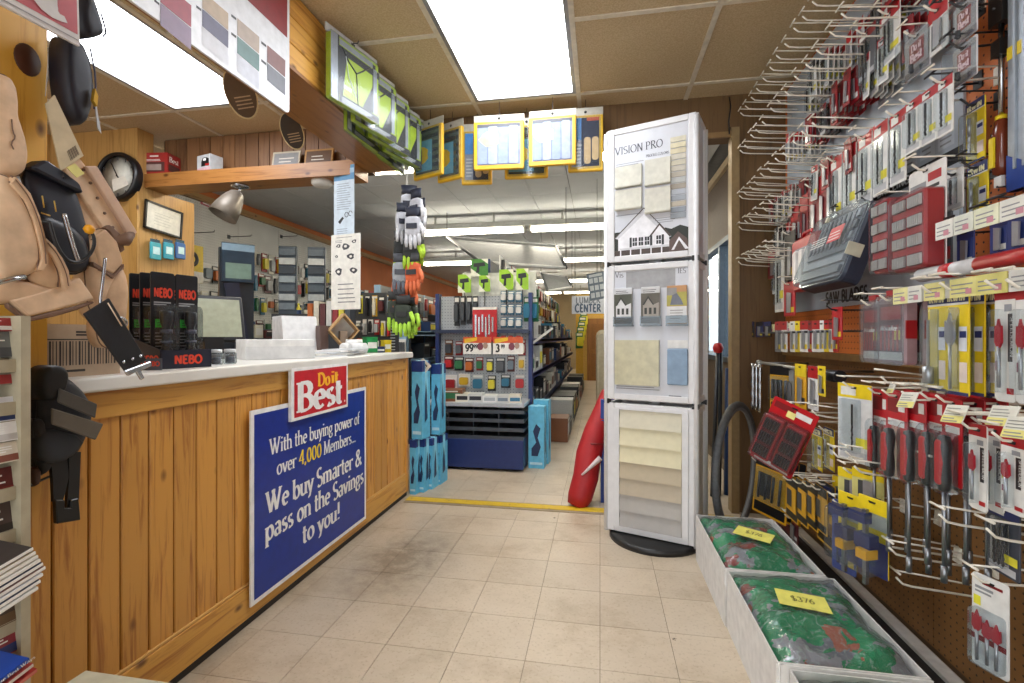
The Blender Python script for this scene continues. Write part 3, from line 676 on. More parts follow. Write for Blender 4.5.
q = MB(); c = pix([(100, 303), (114, 326)], -1.09, o); q.tube([(a, -.031, b) for a, b in c], .0014, 5); part('stitching', q, STI, t)
for a in ((117, 362), (126, 359), (134, 356)):
    c = pix([a], -1.09, o)[0]; q = MB(); q.lathe([(.0042, 0), (.0036, .002), (0, .003)], 10, T=Matrix.Translation((c[0], -.028, c[1])) @ Matrix.Rotation(pi/2, 4, 'X')); part('rivet', q, CHROME, t, label='round chrome rivet')
q = MB(); c = pix([(117, 371), (144, 361), (145, 366), (134, 371), (138, 378), (134, 380), (129, 372), (121, 376)], -1.09, o); q.prism(c, -.031, -.025); bevel(part('buckle', q, CHROME, t, label='chrome hook buckle'), .002, 1)

t, o = leather('black_tool_pouch', 'black tool pouch with yellow stitched slots between the tan pouches', 'tool pouch', -1.13)
px_part(t, o, 'body', [(22, 170), (40, 166), (62, 178), (76, 190), (84, 215), (91, 245), (91, 268), (72, 276), (48, 268), (40, 238), (30, 200)], -1.13, .02, .026, NAV, 1)
px_part(t, o, 'pocket', [(34, 214), (56, 218), (80, 232), (90, 252), (88, 270), (70, 274), (50, 266), (42, 240)], -1.125, .01, .022, M('#10131d', .4), 1)
px_part(t, o, 'clear_tag', [(8, 178), (20, 176), (24, 190), (14, 192)], -1.13, .01, .012, M('#cdd6dc', .3), 0, label='pale paper tag')
for k, (a, b) in enumerate((((39, 196), (41, 208)), ((51, 201), (53, 212)), ((38, 213), (47, 216)))):
    c = pix([a, b], -1.125, o); q = MB(); q.tube([(p[0], -.013, p[1]) for p in c], .0013, 5); part('stitching', q, M('#c9a646', .6), t)
c = pix([(57, 214), (62, 232), (68, 252), (72, 262)], -1.115, o); q = MB(); q.tube([(a, -.032, b) for a, b in smooth_pts(c, 1, False)], .0045, 8); part('tool_clip', q, CHROME, t, label='chrome tool clip')
q = MB(); c = pix([(24, 168), (40, 160), (58, 172), (74, 184), (78, 194), (60, 186), (40, 176)], -1.128, o); q.prism(c, -.02, .02); bevel(part('top_edge', q, NAV, t), .004, 1)
c = pix([(60, 168), (68, 164), (78, 174), (70, 178)], -1.12, o); q = MB(); q.prism(c, -.028, -.026); part('price_sticker', q, M('#d8cf7a', .6), t, label='yellow price sticker')
q = MB(); a = P(38, 158, X=-1.14); q.tube([(-.04, .08, .35), (-.02, .0, .345), (0.0, -.02, .335)], .003, 6); part('hanging_loop', q, BLACK, t)

h = thing('display_hook', 'black curved display hook with an orange safety ball', 'hook', (-1.13, .85, 1.0), pi/2); o = Vector((-1.13, .85, 1.0))
c = smooth_pts(pix([(58, 222), (64, 245), (76, 262), (90, 262), (100, 252), (103, 240), (98, 228)], -1.05, o), 2, False)
q = MB(); q.tube([(a, -.06, b) for a, b in c], .0034, 8); part('wire', q, BLACK, h)
c = pix([(97, 229)], -1.05, o)[0]; q = MB(); q.lathe([(0, -.0105), (.007, -.008), (.0108, 0), (.007, .008), (0, .0105)], 14, T=Matrix.Translation((c[0], -.06, c[1]))); part('ball', q, M('#dd9a18', .3), h, label='orange safety ball')
c = pix([(58, 222)], -1.05, o)[0]; q = MB(); q.tube([(c[0], -.06, c[1]), (c[0]-.01, .02, c[1]+.01), (c[0]-.02, .09, c[1]+.01)], .0034, 8); part('arm', q, BLACK, h)

t, o = leather('leather_nail_bag', 'tan leather nail bag with riveted belt, barcode tag and wire hammer loop', 'tool belt', -1.14)
px_part(t, o, 'back_bag', [(62, 182), (78, 176), (88, 190), (98, 222), (102, 250), (86, 262), (78, 232), (70, 210)], -1.15, .03, .03, LEA)
px_part(t, o, 'nail_pocket', [(86, 238), (104, 226), (116, 236), (122, 256), (124, 290), (118, 320), (104, 322), (92, 312), (88, 280)], -1.13, .03, .05, LEA)
flat_px('pocket_seam', [(88, 262), (98, 268), (108, 275), (119, 264), (119, 267), (108, 279), (98, 272), (88, 266)], -1.13, -.025, -.012, LEAD, .001)
flat_px('pocket_top', [(100, 228), (106, 225), (116, 234), (121, 250), (117, 253), (112, 241), (106, 232)], -1.13, -.022, -.01, LEAD, .002)
flat_px('pocket_flap', [(90, 236), (100, 229), (112, 242), (118, 262), (108, 274), (96, 268), (92, 252)], -1.13, -.026, -.014, LEA2, .004)
px_part(t, o, 'front_pocket', [(108, 284), (122, 262), (130, 280), (128, 312), (124, 342), (110, 350), (100, 338), (102, 310)], -1.12, .02, .045, LEA2)
q = MB(); c = pix([(64, 168), (82, 158), (136, 232), (126, 246), (112, 240)], -1.13, o); q.prism(c, -.006, .012); bevel(part('belt', q, LEA, t, label='tan belt strap with rivets'), .004, 2)
q = MB(); c = pix([(86, 166), (98, 166), (138, 232), (132, 240)], -1.125, o); q.prism(c, -.014, .0); bevel(part('belt_edge', q, M('#c3a288', .5, 0, .08), t), .003, 2)
c = pix([(112, 241), (124, 240), (136, 234)], -1.12, o); q = MB(); q.tube([(c[0][0], -.006, c[0][1]), (c[1][0], -.024, c[1][1]), (c[2][0], -.006, c[2][1])], [.010, .015, .009], 10); part('belt_curl', q, LEAD, t)
for a in ((88, 171), (95, 184), (102, 199), (109, 214), (117, 228)):
    c = pix([a], -1.13, o)[0]; q = MB(); q.lathe([(.0035, 0), (.003, .0025), (0, .003)], 8, T=Matrix.Translation((c[0]-.008, -.0065, c[1])) @ Matrix.Rotation(pi/2, 4, 'X')); part('rivet', q, LEAD, t)
stitch(t, o, [(90, 240), (104, 232), (114, 240), (120, 260)], -1.13, -.012, m=LEAD, r=.001)
stitch(t, o, [(94, 270), (108, 276), (121, 268)], -1.13, -.020, m=LEAD, r=.001)
q = MB(); c = pix([(45, 104), (54, 95), (83, 156), (60, 171)], -1.12, o); q.prism(c, -.022, -.019, 0)
c2 = pix([(66, 151), (75, 145), (79, 154), (70, 161)], -1.12, o); ax, bx = Vector(c2[0]), Vector(c2[1]); cx_, dx_ = Vector(c2[3]), Vector(c2[2])
for k in range(9):
    f0, f1 = k/9, (k+.4+.25*(k % 2))/9; q.flat([tuple(ax.lerp(bx, f0)), tuple(ax.lerp(bx, f1)), tuple(cx_.lerp(dx_, f1)), tuple(cx_.lerp(dx_, f0))], -.0225, 1)
part('barcode_tag', q, [M('#c4b391', .7), M('#5a4a3a', .7)], t, label='cream card tag with a barcode')
q = MB(); c = smooth_pts(pix([(109, 258), (106, 285), (103, 305), (112, 316), (128, 318), (131, 324), (124, 330)], -1.08, o), 2, False); q.tube([(a, -.05, b) for a, b in c], .0032, 8); part('hammer_loop', q, CHROME, t, label='chrome wire hammer loop')
q = MB(); q.tube([(-.02, .0, .30), (-.03, .04, .31), (-.035, .08, .31)], .003, 6); part('hanging_loop', q, LEAD, t)

t, o = leather('holster', 'dark grey nylon tool holster with clip buckle hanging on the counter front', 'tool pouch', -1.15)
px_part(t, o, 'body', [(40, 392), (52, 380), (66, 376), (84, 392), (92, 410), (88, 430), (78, 452), (66, 462), (48, 470), (40, 478), (36, 450), (38, 420)], -1.15, .035, .05, NYL)
px_part(t, o, 'rolled_top', [(44, 368), (58, 364), (69, 370), (66, 390), (56, 402), (44, 400), (40, 385)], -1.13, .02, .05, M('#161617', .6))
q = MB(); c = pix([(54, 388), (92, 404), (90, 418), (52, 402)], -1.13, o); q.prism(c, -.036, -.03); bevel(part('upper_pocket', q, M('#4a4640', .7), t), .002, 1)
q = MB(); c = pix([(50, 408), (102, 424), (94, 440), (50, 424)], -1.12, o); q.prism(c, -.036, -.03); bevel(part('pocket_band', q, M('#5b5347', .7), t), .002, 1)
px_part(t, o, 'lower_pocket', [(48, 426), (92, 438), (80, 455), (64, 464), (46, 462), (42, 444)], -1.12, .01, .035, M('#23272e', .6), 1)
px_part(t, o, 'side_loop', [(34, 420), (42, 418), (44, 438), (36, 442)], -1.14, .02, .04, NYL, 1)
px_part(t, o, 'handle_stub', [(34, 470), (42, 466), (42, 484), (35, 488)], -1.14, .02, .03, M('#3b2216', .5), 1)
for a in ([(54, 458), (70, 456), (72, 478), (66, 502), (57, 502), (56, 480)], [(72, 452), (84, 452), (82, 500), (80, 508), (70, 508), (72, 480)]):
    q = MB(); q.prism(pix(a, -1.13, o), -.012, -.004); part('strap', q, BLACK, t)
q = MB(); q.prism(pix([(57, 500), (66, 500), (66, 508), (72, 508), (72, 500), (80, 498), (82, 520), (58, 524)], -1.13, o), -.018, -.006); bevel(part('clip_buckle', q, M('#0d0d0f', .35), t, label='black plastic clip buckle'), .002, 1)
c = pix([(28, 488), (46, 480), (60, 474)], -1.14, o); q = MB(); q.tube([(a, 0, b) for a, b in c], .0028, 6); part('hook_wire', q, DSTEEL, t)
q = MB(); q.tube([(-.065, -.005, -.105), (-.064, .03, -.07), (-.064, .048, -.068)], .004, 6); part('hanging_loop', q, BLACK, t)

# --- red hanging sign and black bags at the top left
t = thing('hanging_store_sign', 'red and white store sign hanging at the top left corner of the view', 'sign', (-1.0, .30, 1.555), pi/2)
q = MB(); q.box(0, 0, 0, .493, .006, .5, 0); q.rect(.012, .02, .489, .5, -.0006, 1); write(q, 'Best', .07, .032, .12, -.0012, 0, width=.405, thick=.22, thin=.08)
q.rect(.0, .008, .493, .010, -.0012, 2); part('panel', q, [M('#cfcbc8', .35), M('#b5535a', .35), M('#8d8a88', .4)], t, rot=(0, radians(-1.5), 0))
q = MB(); q.tube([(.4, .01, .49), (.4, -.02, .82)], .0015, 5); part('hanging_wire', q, DSTEEL, t)
for nm, pts, X, lab in (('tool_bag', [(56, 38), (66, 34), (80, 50), (86, 80), (84, 110), (78, 126), (68, 124), (60, 104), (56, 74)], -1.16, 'black nylon tool bag hanging behind the red sign'),
                        ('tool_bag', [(74, -14), (82, -8), (90, 14), (96, 34), (92, 38), (78, 40), (70, 20)], -1.10, 'navy tool bag peeking out above the red sign, against the ceiling light')):
    t, o = leather(nm, lab, 'tool bag', X)
    px_part(t, o, 'body', pts, X, .02, .05, M('#121320', .55, 0, .2, 40, .2), 1)
    c = smooth_pts(pix([pts[4], pts[3], pts[2]], X, o), 1, False); q = MB(); q.tube([(a, -.028, b) for a, b in c], .002, 5); part('piping', q, M('#3b3f55', .5), t)
    cc = pix([pts[1]], X, o)[0]; q = MB(); q.tube([(cc[0], .0, cc[1]-.01), (cc[0], .0, cc[1]+.2)], .0025, 5); part('hanging_cord', q, BLACK, t)
    if X < -1.12:
        q = MB(); q.prism(pix([(80, 90), (83, 98), (82, 108), (78, 102)], X, o), -.042, -.034); part('zip_pull', q, M('#b98f2e', .3, .6), t, label='brass zip pull')
        q = MB(); q.prism(pix([(88, 74), (92, 100), (98, 134), (94, 128)], X, o), -.01, -.008); part('paper_tag', q, M('#b8bcc0', .6), t, label='pale grey swing tag')
q = MB(); q.prism(pix([(50, 42), (56, 36), (52, 72), (47, 84), (46, 96)], -1.19, Vector((-1.19, .85, 1))), 0, .003)
solo('leaflet', q, M('#bdb7ad', .6), 'pale slip of paper between the post and the black tool bag', 'leaflet', (-1.19, .85, 1.0), pi/2)
# ================================================================ ON AND ABOVE THE COUNTER
# carton with a barcode behind the pouches
o = P(104, 366, Z=TOP)
t = thing('barcode_carton', 'kraft carton printed with a wide barcode, on the worktop behind the leather pouches', 'box', (-1.235, .81, TOP), pi/2)
q = MB(); q.box(0, 0, 0, .27, .2, .125, 0)
for k in range(34): q.rect(.015+k*.0072, .028, .015+k*.0072+(.0022 if k % 3 else .0042), .085, -.0006, 1)
lines(q, .16, .25, .098, .112, 2, -.0006, 1, .6); lines(q, .09, .19, .012, .02, 1, -.0006, 1, .7)
q.rect(.0, .088, .27, .0905, -.0006, 1); part('carton', q, [M('#a58f76', .7), M('#2e2722', .7)], t)
# flashlight counter display
NB = M('#1c2030', .4); NO = M('#d8452c', .4)
t = thing('flashlight_display', 'navy counter display tray with orange lettering holding carded flashlights', 'display', (-1.265, 1.228, TOP), radians(78))
q = MB(); L, D, H = .158, .175, .056
for b in ((0, 0, 0, L, .004, H), (0, D-.004, 0, L, D, H+.05), (L-.004, 0, 0, L, D, H), (0, 0, 0, L, D, .004)): q.box(*b)
q.add([(0, 0, 0), (0, D, 0), (0, D, H+.05), (0, 0, H), (.004, 0, 0), (.004, D, 0), (.004, D, H+.05), (.004, 0, H)], [(0, 1, 2, 3)[::-1], (4, 5, 6, 7), (3, 2, 6, 7), (0, 3, 7, 4), (1, 5, 6, 2), (0, 4, 5, 1)])
write(q, 'NEBO', .04, .014, .025, -.0006, 1, serif=False, width=.086, thick=.24, thin=.22)
Tn = Matrix.Translation((0, D, 0)) @ Matrix.Rotation(-pi/2, 4, 'Z')
write(q, 'NEBO', .085, .014, .025, -.0006, 1, serif=False, width=.085, thick=.24, thin=.22, T=Tn)
part('tray', q, [NB, NO], t)
q = MB(); q.box(-.001, .0, .0, .045, .003, .032, 0); write(q, 'NEBO', .004, .011, .012, -.0006, 1, serif=False, width=.036, thick=.22, thin=.2)
Tn = Matrix.Translation((-.006, .02, 0)) @ Matrix.Rotation(radians(-60), 4, 'Z'); q2 = MB(); q2.box(0, 0, 0, .05, .003, .034, 0, Tn)
write(q2, 'NEBO', .005, .012, .013, -.0006, 1, serif=False, width=.04, thick=.22, thin=.2, T=Tn)
solo('display_flap', q2, [M('#4a4f5c', .4), NO], 'small grey card with orange lettering leaning on the flashlight tray', 'card', (-1.262, 1.19, TOP), radians(78))
def flash(y, lab, x=.005):
    c = thing('flashlight_pack', lab, 'flashlight', (0, 0, 0), radians(78), 'carded flashlights in the counter display')
    b = Matrix.Translation((-1.265, 1.228, TOP)) @ Matrix.Rotation(radians(78), 4, 'Z'); c.location = b @ Vector((x, y, .006))
    q = MB(); q.rbox(0, 0, 0, .07, .003, .285, .006, 0)
    q.rect(.0, .20, .07, .225, -.0006, 0); write(q, 'NEBO', .008, .21, .026, -.0012, 1, serif=False, width=.054, thick=.26, thin=.24)
    lines(q, .008, .06, .185, .198, 2, -.0012, 3, .6); q.rect(.012, .118, .04, .143, -.0012, 2); lines(q, .018, .034, .124, .138, 2, -.0016, 4, .3)
    lines(q, .012, .05, .05, .11, 6, -.0012, 3, .25)
    q.rect(.02, .262, .05, .272, -.0012, 4); part('card', q, [M('#16181c', .35), NO, M('#2fd03a', .4), M('#9a9c9e', .5), BLACK], c)
    return c
f0 = flash(.05, 'front carded flashlight in the display tray, right of the others', .078)
q = MB(); T = Matrix.Translation((.035, -.016, 0))
q.lathe([(.0, .03), (.014, .03), (.016, .05), (.0115, .058), (.0115, .12), (.016, .132), (.018, .165), (.013, .168), (0, .168)], 14, T=T); part('flashlight', q, M('#23262b', .3, .6), f0)
q = MB(); q.lathe([(.0165, .07), (.0165, .078)], 14, T=T); q.lathe([(.0165, .1), (.0165, .112)], 14, T=T); part('grip_band', q, M('#4a4e60', .3, .6), f0)
q = MB(); q.rbox(.008, -.04, .012, .062, -.001, .185, .012); part('blister', q, CLEAR, f0)
labs = ['front carded flashlight with a green sticker, left file of the display tray', 'second carded flashlight back in the left file of the tray', 'third carded flashlight back in the left file of the tray',
        'second carded flashlight back in the right file of the tray', 'third carded flashlight back in the right file of the tray']
for k, (x, y) in enumerate(((.004, .05), (.004, .10), (.004, .15), (.078, .10), (.078, .15))):
    b = Matrix.Translation((-1.265, 1.228, TOP)) @ Matrix.Rotation(radians(78), 4, 'Z'); dup(f0, b @ Vector((x, y, .006)), label=labs[k])

def at_top(px, X, z=TOP): p = P(px, 340, X=X); return (X, p.y, z)
# monitor (till)
PB = M('#17181b', .35)
mx, my, _ = at_top(213, -1.82)
t = thing('till_monitor', 'black touch screen monitor with a pale green screen on the counter', 'monitor', (mx, my, .92), radians(58))
R = Matrix.Rotation(radians(-14), 4, 'X')
q = MB(); q.rbox(-.145, -.02, .06, .145, .02, .285, .008, 0, R); part('bezel', q, PB, t)
q = MB(); q.rect(-.13, .078, .13, .268, -.0205, 0, R); part('screen', q, M('#a9ad96', .2), t, label='pale green screen')
q = MB(); q.box(-.04, -.02, 0, .04, .06, .08, 0); q.box(-.1, -.07, -.0, .1, .09, .015); part('stand', q, PB, t)
q = MB()
# back counter the staff equipment stands on
q = MB(); q.box(-2.95, 1.2, .74, -2.2, 3.1, .78); q.box(-2.9, 1.25, 0, -2.25, 3.05, .74)
solo('back_counter', q, M('#4a3a2a', .6), 'dark back counter behind the service counter under the till', 'counter')
q = MB(); q.box(-2.05, 1.5, .88, -1.64, 2.6, .92); q.box(-2.03, 1.52, .0, -1.98, 2.58, .88); q.box(-2.03, 1.52, .0, -1.67, 1.57, .88)
solo('till_shelf', q, M('#3a2f26', .6), 'low dark shelf behind the worktop carrying the black monitor', 'shelf')
# tall dark display column leaning behind the monitor
a = P(238, 300, X=-2.35)
t = thing('dark_banner_stand', 'dark blue upright display column behind the monitor', 'display', (a.x, a.y, .78), radians(50))
q = MB(); q.box(-.11, -.02, .0, .09, .02, .80); part('back', q, M('#20262b', .35), t)
q = MB(); q.box(-.10, -.045, .58, .09, -.021, .83, 0); q.rect(-.08, .6, .07, .70, -.046, 1); q.rect(-.1, .78, .09, .825, -.046, 2); part('header', q, [M('#2a3a46', .3), M('#6f8577', .4), M('#7d93a0', .35)], t)
q = MB(); q.box(.0, -.05, .02, .085, -.021, .57, 0, Matrix.Rotation(radians(-9), 4, 'Y')); part('side_leaf', q, M('#1c2030', .4), t)
# white boxes and papers
def whitebox(name, px, X, dims, rz, lab, cat='box', m=None, z=TOP, flap=True):
    x, y, zz = at_top(px, X, z); t = thing(name, lab, cat, (x, y, zz), rz); L, D, H = dims
    q = MB(); q.box(-L/2, -D/2, 0, L/2, D/2, H); bevel(part('carton', q, m or M('#d6d7d6', .5), t), .002, 1)
    if flap: q = MB(); q.box(-L/2+.002, -D/2-.0015, H-.03, L/2-.002, -D/2+.004, H-.002); part('flap', q, M('#e2e2df', .5), t)
    return t
whitebox('shallow_white_box', 276, -1.40, (.28, .16, .085), radians(52), 'long low white box on the worktop right of the monitor')
t = whitebox('receipt_printer', 294, -1.77, (.19, .2, .2), radians(50), 'white receipt printer with sloping front behind the low white box', 'printer', z=.92, flap=False)
q = MB(); q.add([(-.095, -.1, 0), (.095, -.1, 0), (.095, -.15, 0), (-.095, -.15, 0), (-.095, -.1, .195), (.095, -.1, .195)], [(0, 1, 2, 3), (3, 2, 5, 4), (0, 3, 4), (1, 5, 2)]); part('sloping_cover', q, M('#dfe0df', .4), t)
q = MB(); q.rect(-.06, .06, .06, .12, -.1505, 0, Matrix.Translation((0, .045, 0))); part('paper_slot', q, M('#b9bbbb', .5), t)
whitebox('brown_box', 322, -1.58, (.05, .06, .16), radians(55), 'narrow brown box upright behind the papers', m=M('#55413a', .5), z=TOP, flap=False)
x, y, z = at_top(232, -1.30)
for k, dx in enumerate((0, .085)):
    p_ = P(216+k*14, 348, X=-1.30); t = thing('ink_jar', ['small glass jar left of its twin by the flashlight tray', 'small glass jar right of its twin, nearer the low white box'][k], 'jar', (-1.30, p_.y, TOP), 0, 'small glass jars on the counter')
    q = MB(); q.lathe([(.019, 0), (.022, .004), (.022, .035), (.018, .042)], 14); part('glass', q, CLEARD, t)
    q = MB(); q.lathe([(.015, .003), (.016, .026), (0, .027)], 10); part('contents', q, M('#2c3346', .3), t)
    q = MB(); q.lathe([(.019, .041), (.019, .052), (0, .053)], 14); part('lid', q, M('#c9ccd0', .3, .4), t)
for k in range(5):
    p_ = P(318+k*7, 347, X=-1.36+.01*k); q = MB(); q.box(-.11, -.08, 0, .11, .08, .006+.002*(k % 2))
    solo('paper_stack', q, [M(['#cfd2d4', '#d9d8d2', '#c4c8cc', '#dedddb', '#b9bdbf'][k], .6)],
         ['pale grey sheaf of paper lowest in the pile on the worktop', 'cream sheaf of paper second lowest in the counter pile', 'bluish sheaf of paper in the middle of the counter pile', 'white sheaf of paper second from the top of the counter pile', 'grey sheaf of paper on top of the counter pile'][k],
         'paper', (p_.x, p_.y, TOP+.0065*k), radians(60+9*k), 'sheaves of paper on the counter')
# diamond-shaped wooden stand, rolls, small goods near the counter end
p_ = P(343, 340, X=-1.48)
t = thing('diamond_box', 'diamond shaped wooden display box standing on its corner on the counter', 'display', (p_.x, p_.y, TOP+.03), radians(40))
q = MB(); s_ = .085
for pts in ([(0, 0), (s_, s_*1.2), (s_-.01, s_*1.2), (0, .014)], [(s_, s_*1.2), (0, s_*2.4), (0, s_*2.4-.014), (s_-.01, s_*1.2)], [(0, s_*2.4), (-s_, s_*1.2), (-s_+.01, s_*1.2), (0, s_*2.4-.014)], [(-s_, s_*1.2), (0, 0), (0, .014), (-s_+.01, s_*1.2)]): q.prism(pts, -.05, .05)
part('frame', q, M('#b08c5c', .5), t); q = MB(); q.flat([(0, .01), (s_-.008, s_*1.2), (0, s_*2.4-.01), (-s_+.008, s_*1.2)], .045); part('back', q, M('#d8d6cf', .5), t)
q = MB(); q.box(-.02, -.03, .02, .02, .03, .1); part('contents', q, M('#8d7a66', .5), t)
for k, (px, X, zz) in enumerate(((354, -1.40, .02), (358, -1.33, .0), (349, -1.42, .0))):
    p_ = P(px, 340, X=X); q = MB(); Rr = Matrix.Rotation(pi/2, 4, 'Y')
    q.lathe([(.012, -.045), (.03, -.045), (.03, .045), (.012, .045)], 18, T=Rr); solo('tape_roll', q, M('#d9d9d6', .45), ['upper white paper roll lying on the counter papers', 'lower white paper roll nearest the counter edge', 'white paper roll below the diamond shaped box'][k], 'roll', (p_.x, p_.y, TOP+.032+zz), radians(35+20*k), 'white paper rolls on the counter')
for nm, px, X, d, c, lab in (('green_tin', 370, -1.38, (.07, .07, .09), '#1f8a4a', 'green tin near the far end of the counter'), ('yellow_box', 386, -1.32, (.05, .05, .07), '#d8c021', 'small yellow box near the far end of the counter'),
                             ('blue_box', 377, -1.35, (.08, .06, .03), '#2a3a6a', 'low dark blue box in front of the green tin'), ('orange_box', 362, -1.46, (.04, .05, .08), '#b0522a', 'orange brown box left of the green tin')):
    p_ = P(px, 340, X=X); t = thing(nm, lab, 'box', (p_.x, p_.y, TOP), radians(50)); L, D, H = d
    q = MB(); q.box(-L/2, -D/2, 0, L/2, D/2, H, 0); q.rect(-L/2+.006, H*.3, L/2-.006, H*.7, -D/2-.0005, 1); bevel(part('body', q, [M(c, .35), PAPER], t), .003, 1)
    q = MB(); q.box(-L/2-.001, -D/2-.001, H, L/2+.001, D/2+.001, H+.006); part('lid', q, M(c, .5), t)
t = thing('wire_binder', 'black wire bound strip standing at the counter end', 'binder', P(395, 345, X=-1.28).to_tuple(), radians(30)); t.location.z = TOP
q = MB(); q.box(-.025, -.006, 0, .025, .006, .24); part('cover', q, M('#1b1c1f', .4), t); q = MB()
for k in range(12): q.box(-.03, -.009, .012+k*.0185, .0, .009, .018+k*.0185)
part('wire_comb', q, M('#a9adb0', .3, .7), t)
# price tag card at the counter end
p_ = P(421, 368, X=-1.13)
t = thing('small_card', 'small brown printed card sticking out tilted at the counter end', 'card', (p_.x, p_.y+.02, p_.z), 0)
q = MB(); T = Matrix.Rotation(radians(42), 4, 'Y'); q.box(-.038, 0, -.05, .038, .003, .05, 0, T); lines(q, -.03, .03, -.04, .04, 5, -.0006, 1, .6)
q.v = q.v[:8]+[tuple(T @ Vector(v)) for v in q.v[8:]]; part('card', q, [M('#c9bca8', .5), M('#4a3a30', .5)], t); q = MB(); q.tube([(0, .003, -.01), (-.03, .0, .0), (-.045, -.0, .02)], .002, 5); part('clip', q, DSTEEL, t)

# --- hanging colour chart
o = Vector((-1.18, .62, 1.86)); t = thing('colour_chart', 'white siding colour chart board hung under the beam', 'chart', o, pi/2)
q = MB(); q.prism(rrect(0, 0, 1.09, .60, .02, 4), 0, .008, 0)
cols = [((245, 287, -30, 0, -12, 38), '#8a1f22'), ]
def sw(pts, c, rim=True):
    k = len(mats); mats.append(M(c, .5)); q.flat(pix(pts, -1.18, o), -.001, k)
mats = [M('#d6d8da', .35)]
sw([(230, -12), (287, -20), (287, 38), (243, -4)], '#7c1a1c')
for x0, x1, y0, sl, cs in ((160, 191, -20, .82, ('#a03a48', '#8d7890')), (202, 228, -9, .86, ('#b39f86', '#5a5870', '#d2d4d8')), (237, 259, 18, .86, ('#a8998a', '#5b7c78', '#c9ccd4')), (267, 285, 45, .86, ('#7a5450', '#6d7078'))):
    h = 15 if x0 > 165 else 22; h = {160: 22, 202: 17, 237: 17, 267: 17}[x0]
    for k, c in enumerate(cs): sw([(x0, y0+k*(h+1)), (x1, y0+k*(h+1)+(x1-x0)*sl), (x1, y0+k*(h+1)+h+(x1-x0)*sl), (x0, y0+k*(h+1)+h)], c)
    for k in (0, 1):
        m = len(mats); mats.append(M('#3a3b40', .5)); a, b = x0-6, y0+k*(h+1)-4; q.flat(pix([(a, b), (a+5, b+4), (a+5, b+6.5), (a, b+2.5)], -1.18, o), -.001, m)
part('board', q, mats, t); q = MB(); q.box(1.02, .002, .58, 1.035, .006, .8) if False else q.tube([(.98, .004, .59), (.98, -.02, .72)], .002, 5)
part('hanging_wire', q, DSTEEL, t)
# --- oval plaques hanging from the beam
for k, (px0, px1, y0, y1, Y, rz) in enumerate(((225, 256, 68, 118, 1.95, .5), (280, 304, 112, 150, 2.35, .5))):
    a = P((px0+px1)/2, (y0+y1)/2, Y=Y); d = (a-cam.location).length; h = (y1-y0)/F*d*.84; wd = (px1-px0)/F*d*.74
    t = thing('oval_plaque', ['nearer oval wooden plaque hanging below the colour chart', 'farther oval wooden plaque hanging from the beam, dark with pale print'][k], 'plaque', a, rz, 'oval plaques under the beam')
    T = Matrix.Rotation(radians(-18), 4, 'Y'); q = MB()
    pts = [(wd/2*cos(2*pi*i/28), h/2*sin(2*pi*i/28)) for i in range(28)]; q.prism(pts, 0, .008, 0, T); q.flat([(x*.93, z*.95) for x, z in pts], -.0006, 1, T)
    for i in range(4): q.rect(-wd*.25, -h*.3+i*h*.07, wd*.28, -h*.3+i*h*.07+h*.025, -.0012, 2, T)
    part('plaque', q, [M('#c2ab7c', .5), M(['#4a3826', '#2e2722'][k], .45), M('#9a8466', .5)], t)
    q = MB(); q.tube([(0, .004, h*.45), (0.0, .02, h*.5+.06), (-.0, .02, CEIL-a.z)], .0012, 4); part('hanging_string', q, M('#c9c2b0', .6), t)
# --- shelf goods
SHZ, SHY = 2.09, 2.87
def xs(px, Y): return P(px, 160, Y=Y).x
t = thing('red_gift_box', 'red cardboard box with white lettering on the high shelf by the clock', 'box', (xs(153, 2.84), 2.87, SHZ), .12)
q = MB(); L = .245; q.box(-L/2, -.06, 0, L/2, .06, .148, 0); q.rect(-L*.42, .02, L*.42, .085, -.0606, 1); q.rect(-.05, .03, .08, .07, -.0612, 2)
write(q, 'Best', -.115, .105, .036, -.0612, 3, width=.07, thick=.2); lines(q, .0, .06, .12, .135, 1, -.0612, 3, .6, 0); lines(q, -.03, .11, .092, .108, 2, -.0612, 3, .4)
Tn = Matrix.Translation((L/2+.0006, 0, 0)) @ Matrix.Rotation(pi/2, 4, 'Z'); write(q, 'Best', -.045, .09, .036, 0, 3, width=.085, thick=.2, T=Tn); q.rect(-.05, .03, .05, .075, 0, 1, Tn)
part('carton', q, [M('#9c2a26', .4), M('#55312e', .4), M('#a08f86', .4), PAPER], t)
t = thing('toy_truck_box', 'small white and black boxed model truck on the high shelf', 'box', (xs(209, 2.84), 2.85, SHZ), -.25)
q = MB(); q.box(-.065, -.045, 0, .065, .045, .105, 0); q.rect(-.065, 0, .065, .022, -.0455, 1); q.prism([(-.02, .03), (.055, .03), (.055, .075), (.03, .085), (-.005, .085), (-.02, .06)], -.047, -.0455, 2); q.rect(.0, .065, .028, .08, -.0475, 3); q.rect(.02, .03, .06, .045, -.0475, 4)
part('carton', q, [M('#b9bcbd', .3), M('#c8a5ab', .4), M('#1b1b1d', .3), WHITE, M('#9f1f1f', .4)], t)
for k, (px, d, lab) in enumerate(((282, .20, 'pale framed plaque leaning on the high shelf behind the oval plaque'), (315, .20, 'honey framed plaque on the high shelf next to the beam'))):
    t = thing('small_plaque', lab, 'plaque', (xs(px, 2.86), 2.90, SHZ), 0, 'framed plaques on the high shelf')
    T = Matrix.Rotation(radians(-10), 4, 'X'); q = MB(); q.box(-d/2, -.012, 0, d/2, 0, .13, 0, T); q.rect(-d/2+.012, .012, d/2-.012, .118, -.0126, 1, T); lines(q, -.05, .06, .03, .1, 3, -.0132, 2, .3)
    n = 8; q.v = q.v[:12]+[tuple(T @ Vector(v)) for v in q.v[12:]]
    part('plaque', q, [M(['#b0a68f', '#a87a3a'][k], .5), M(['#7d7c7c', '#5a3c20'][k], .4), M('#cfc8b8', .5)], t)
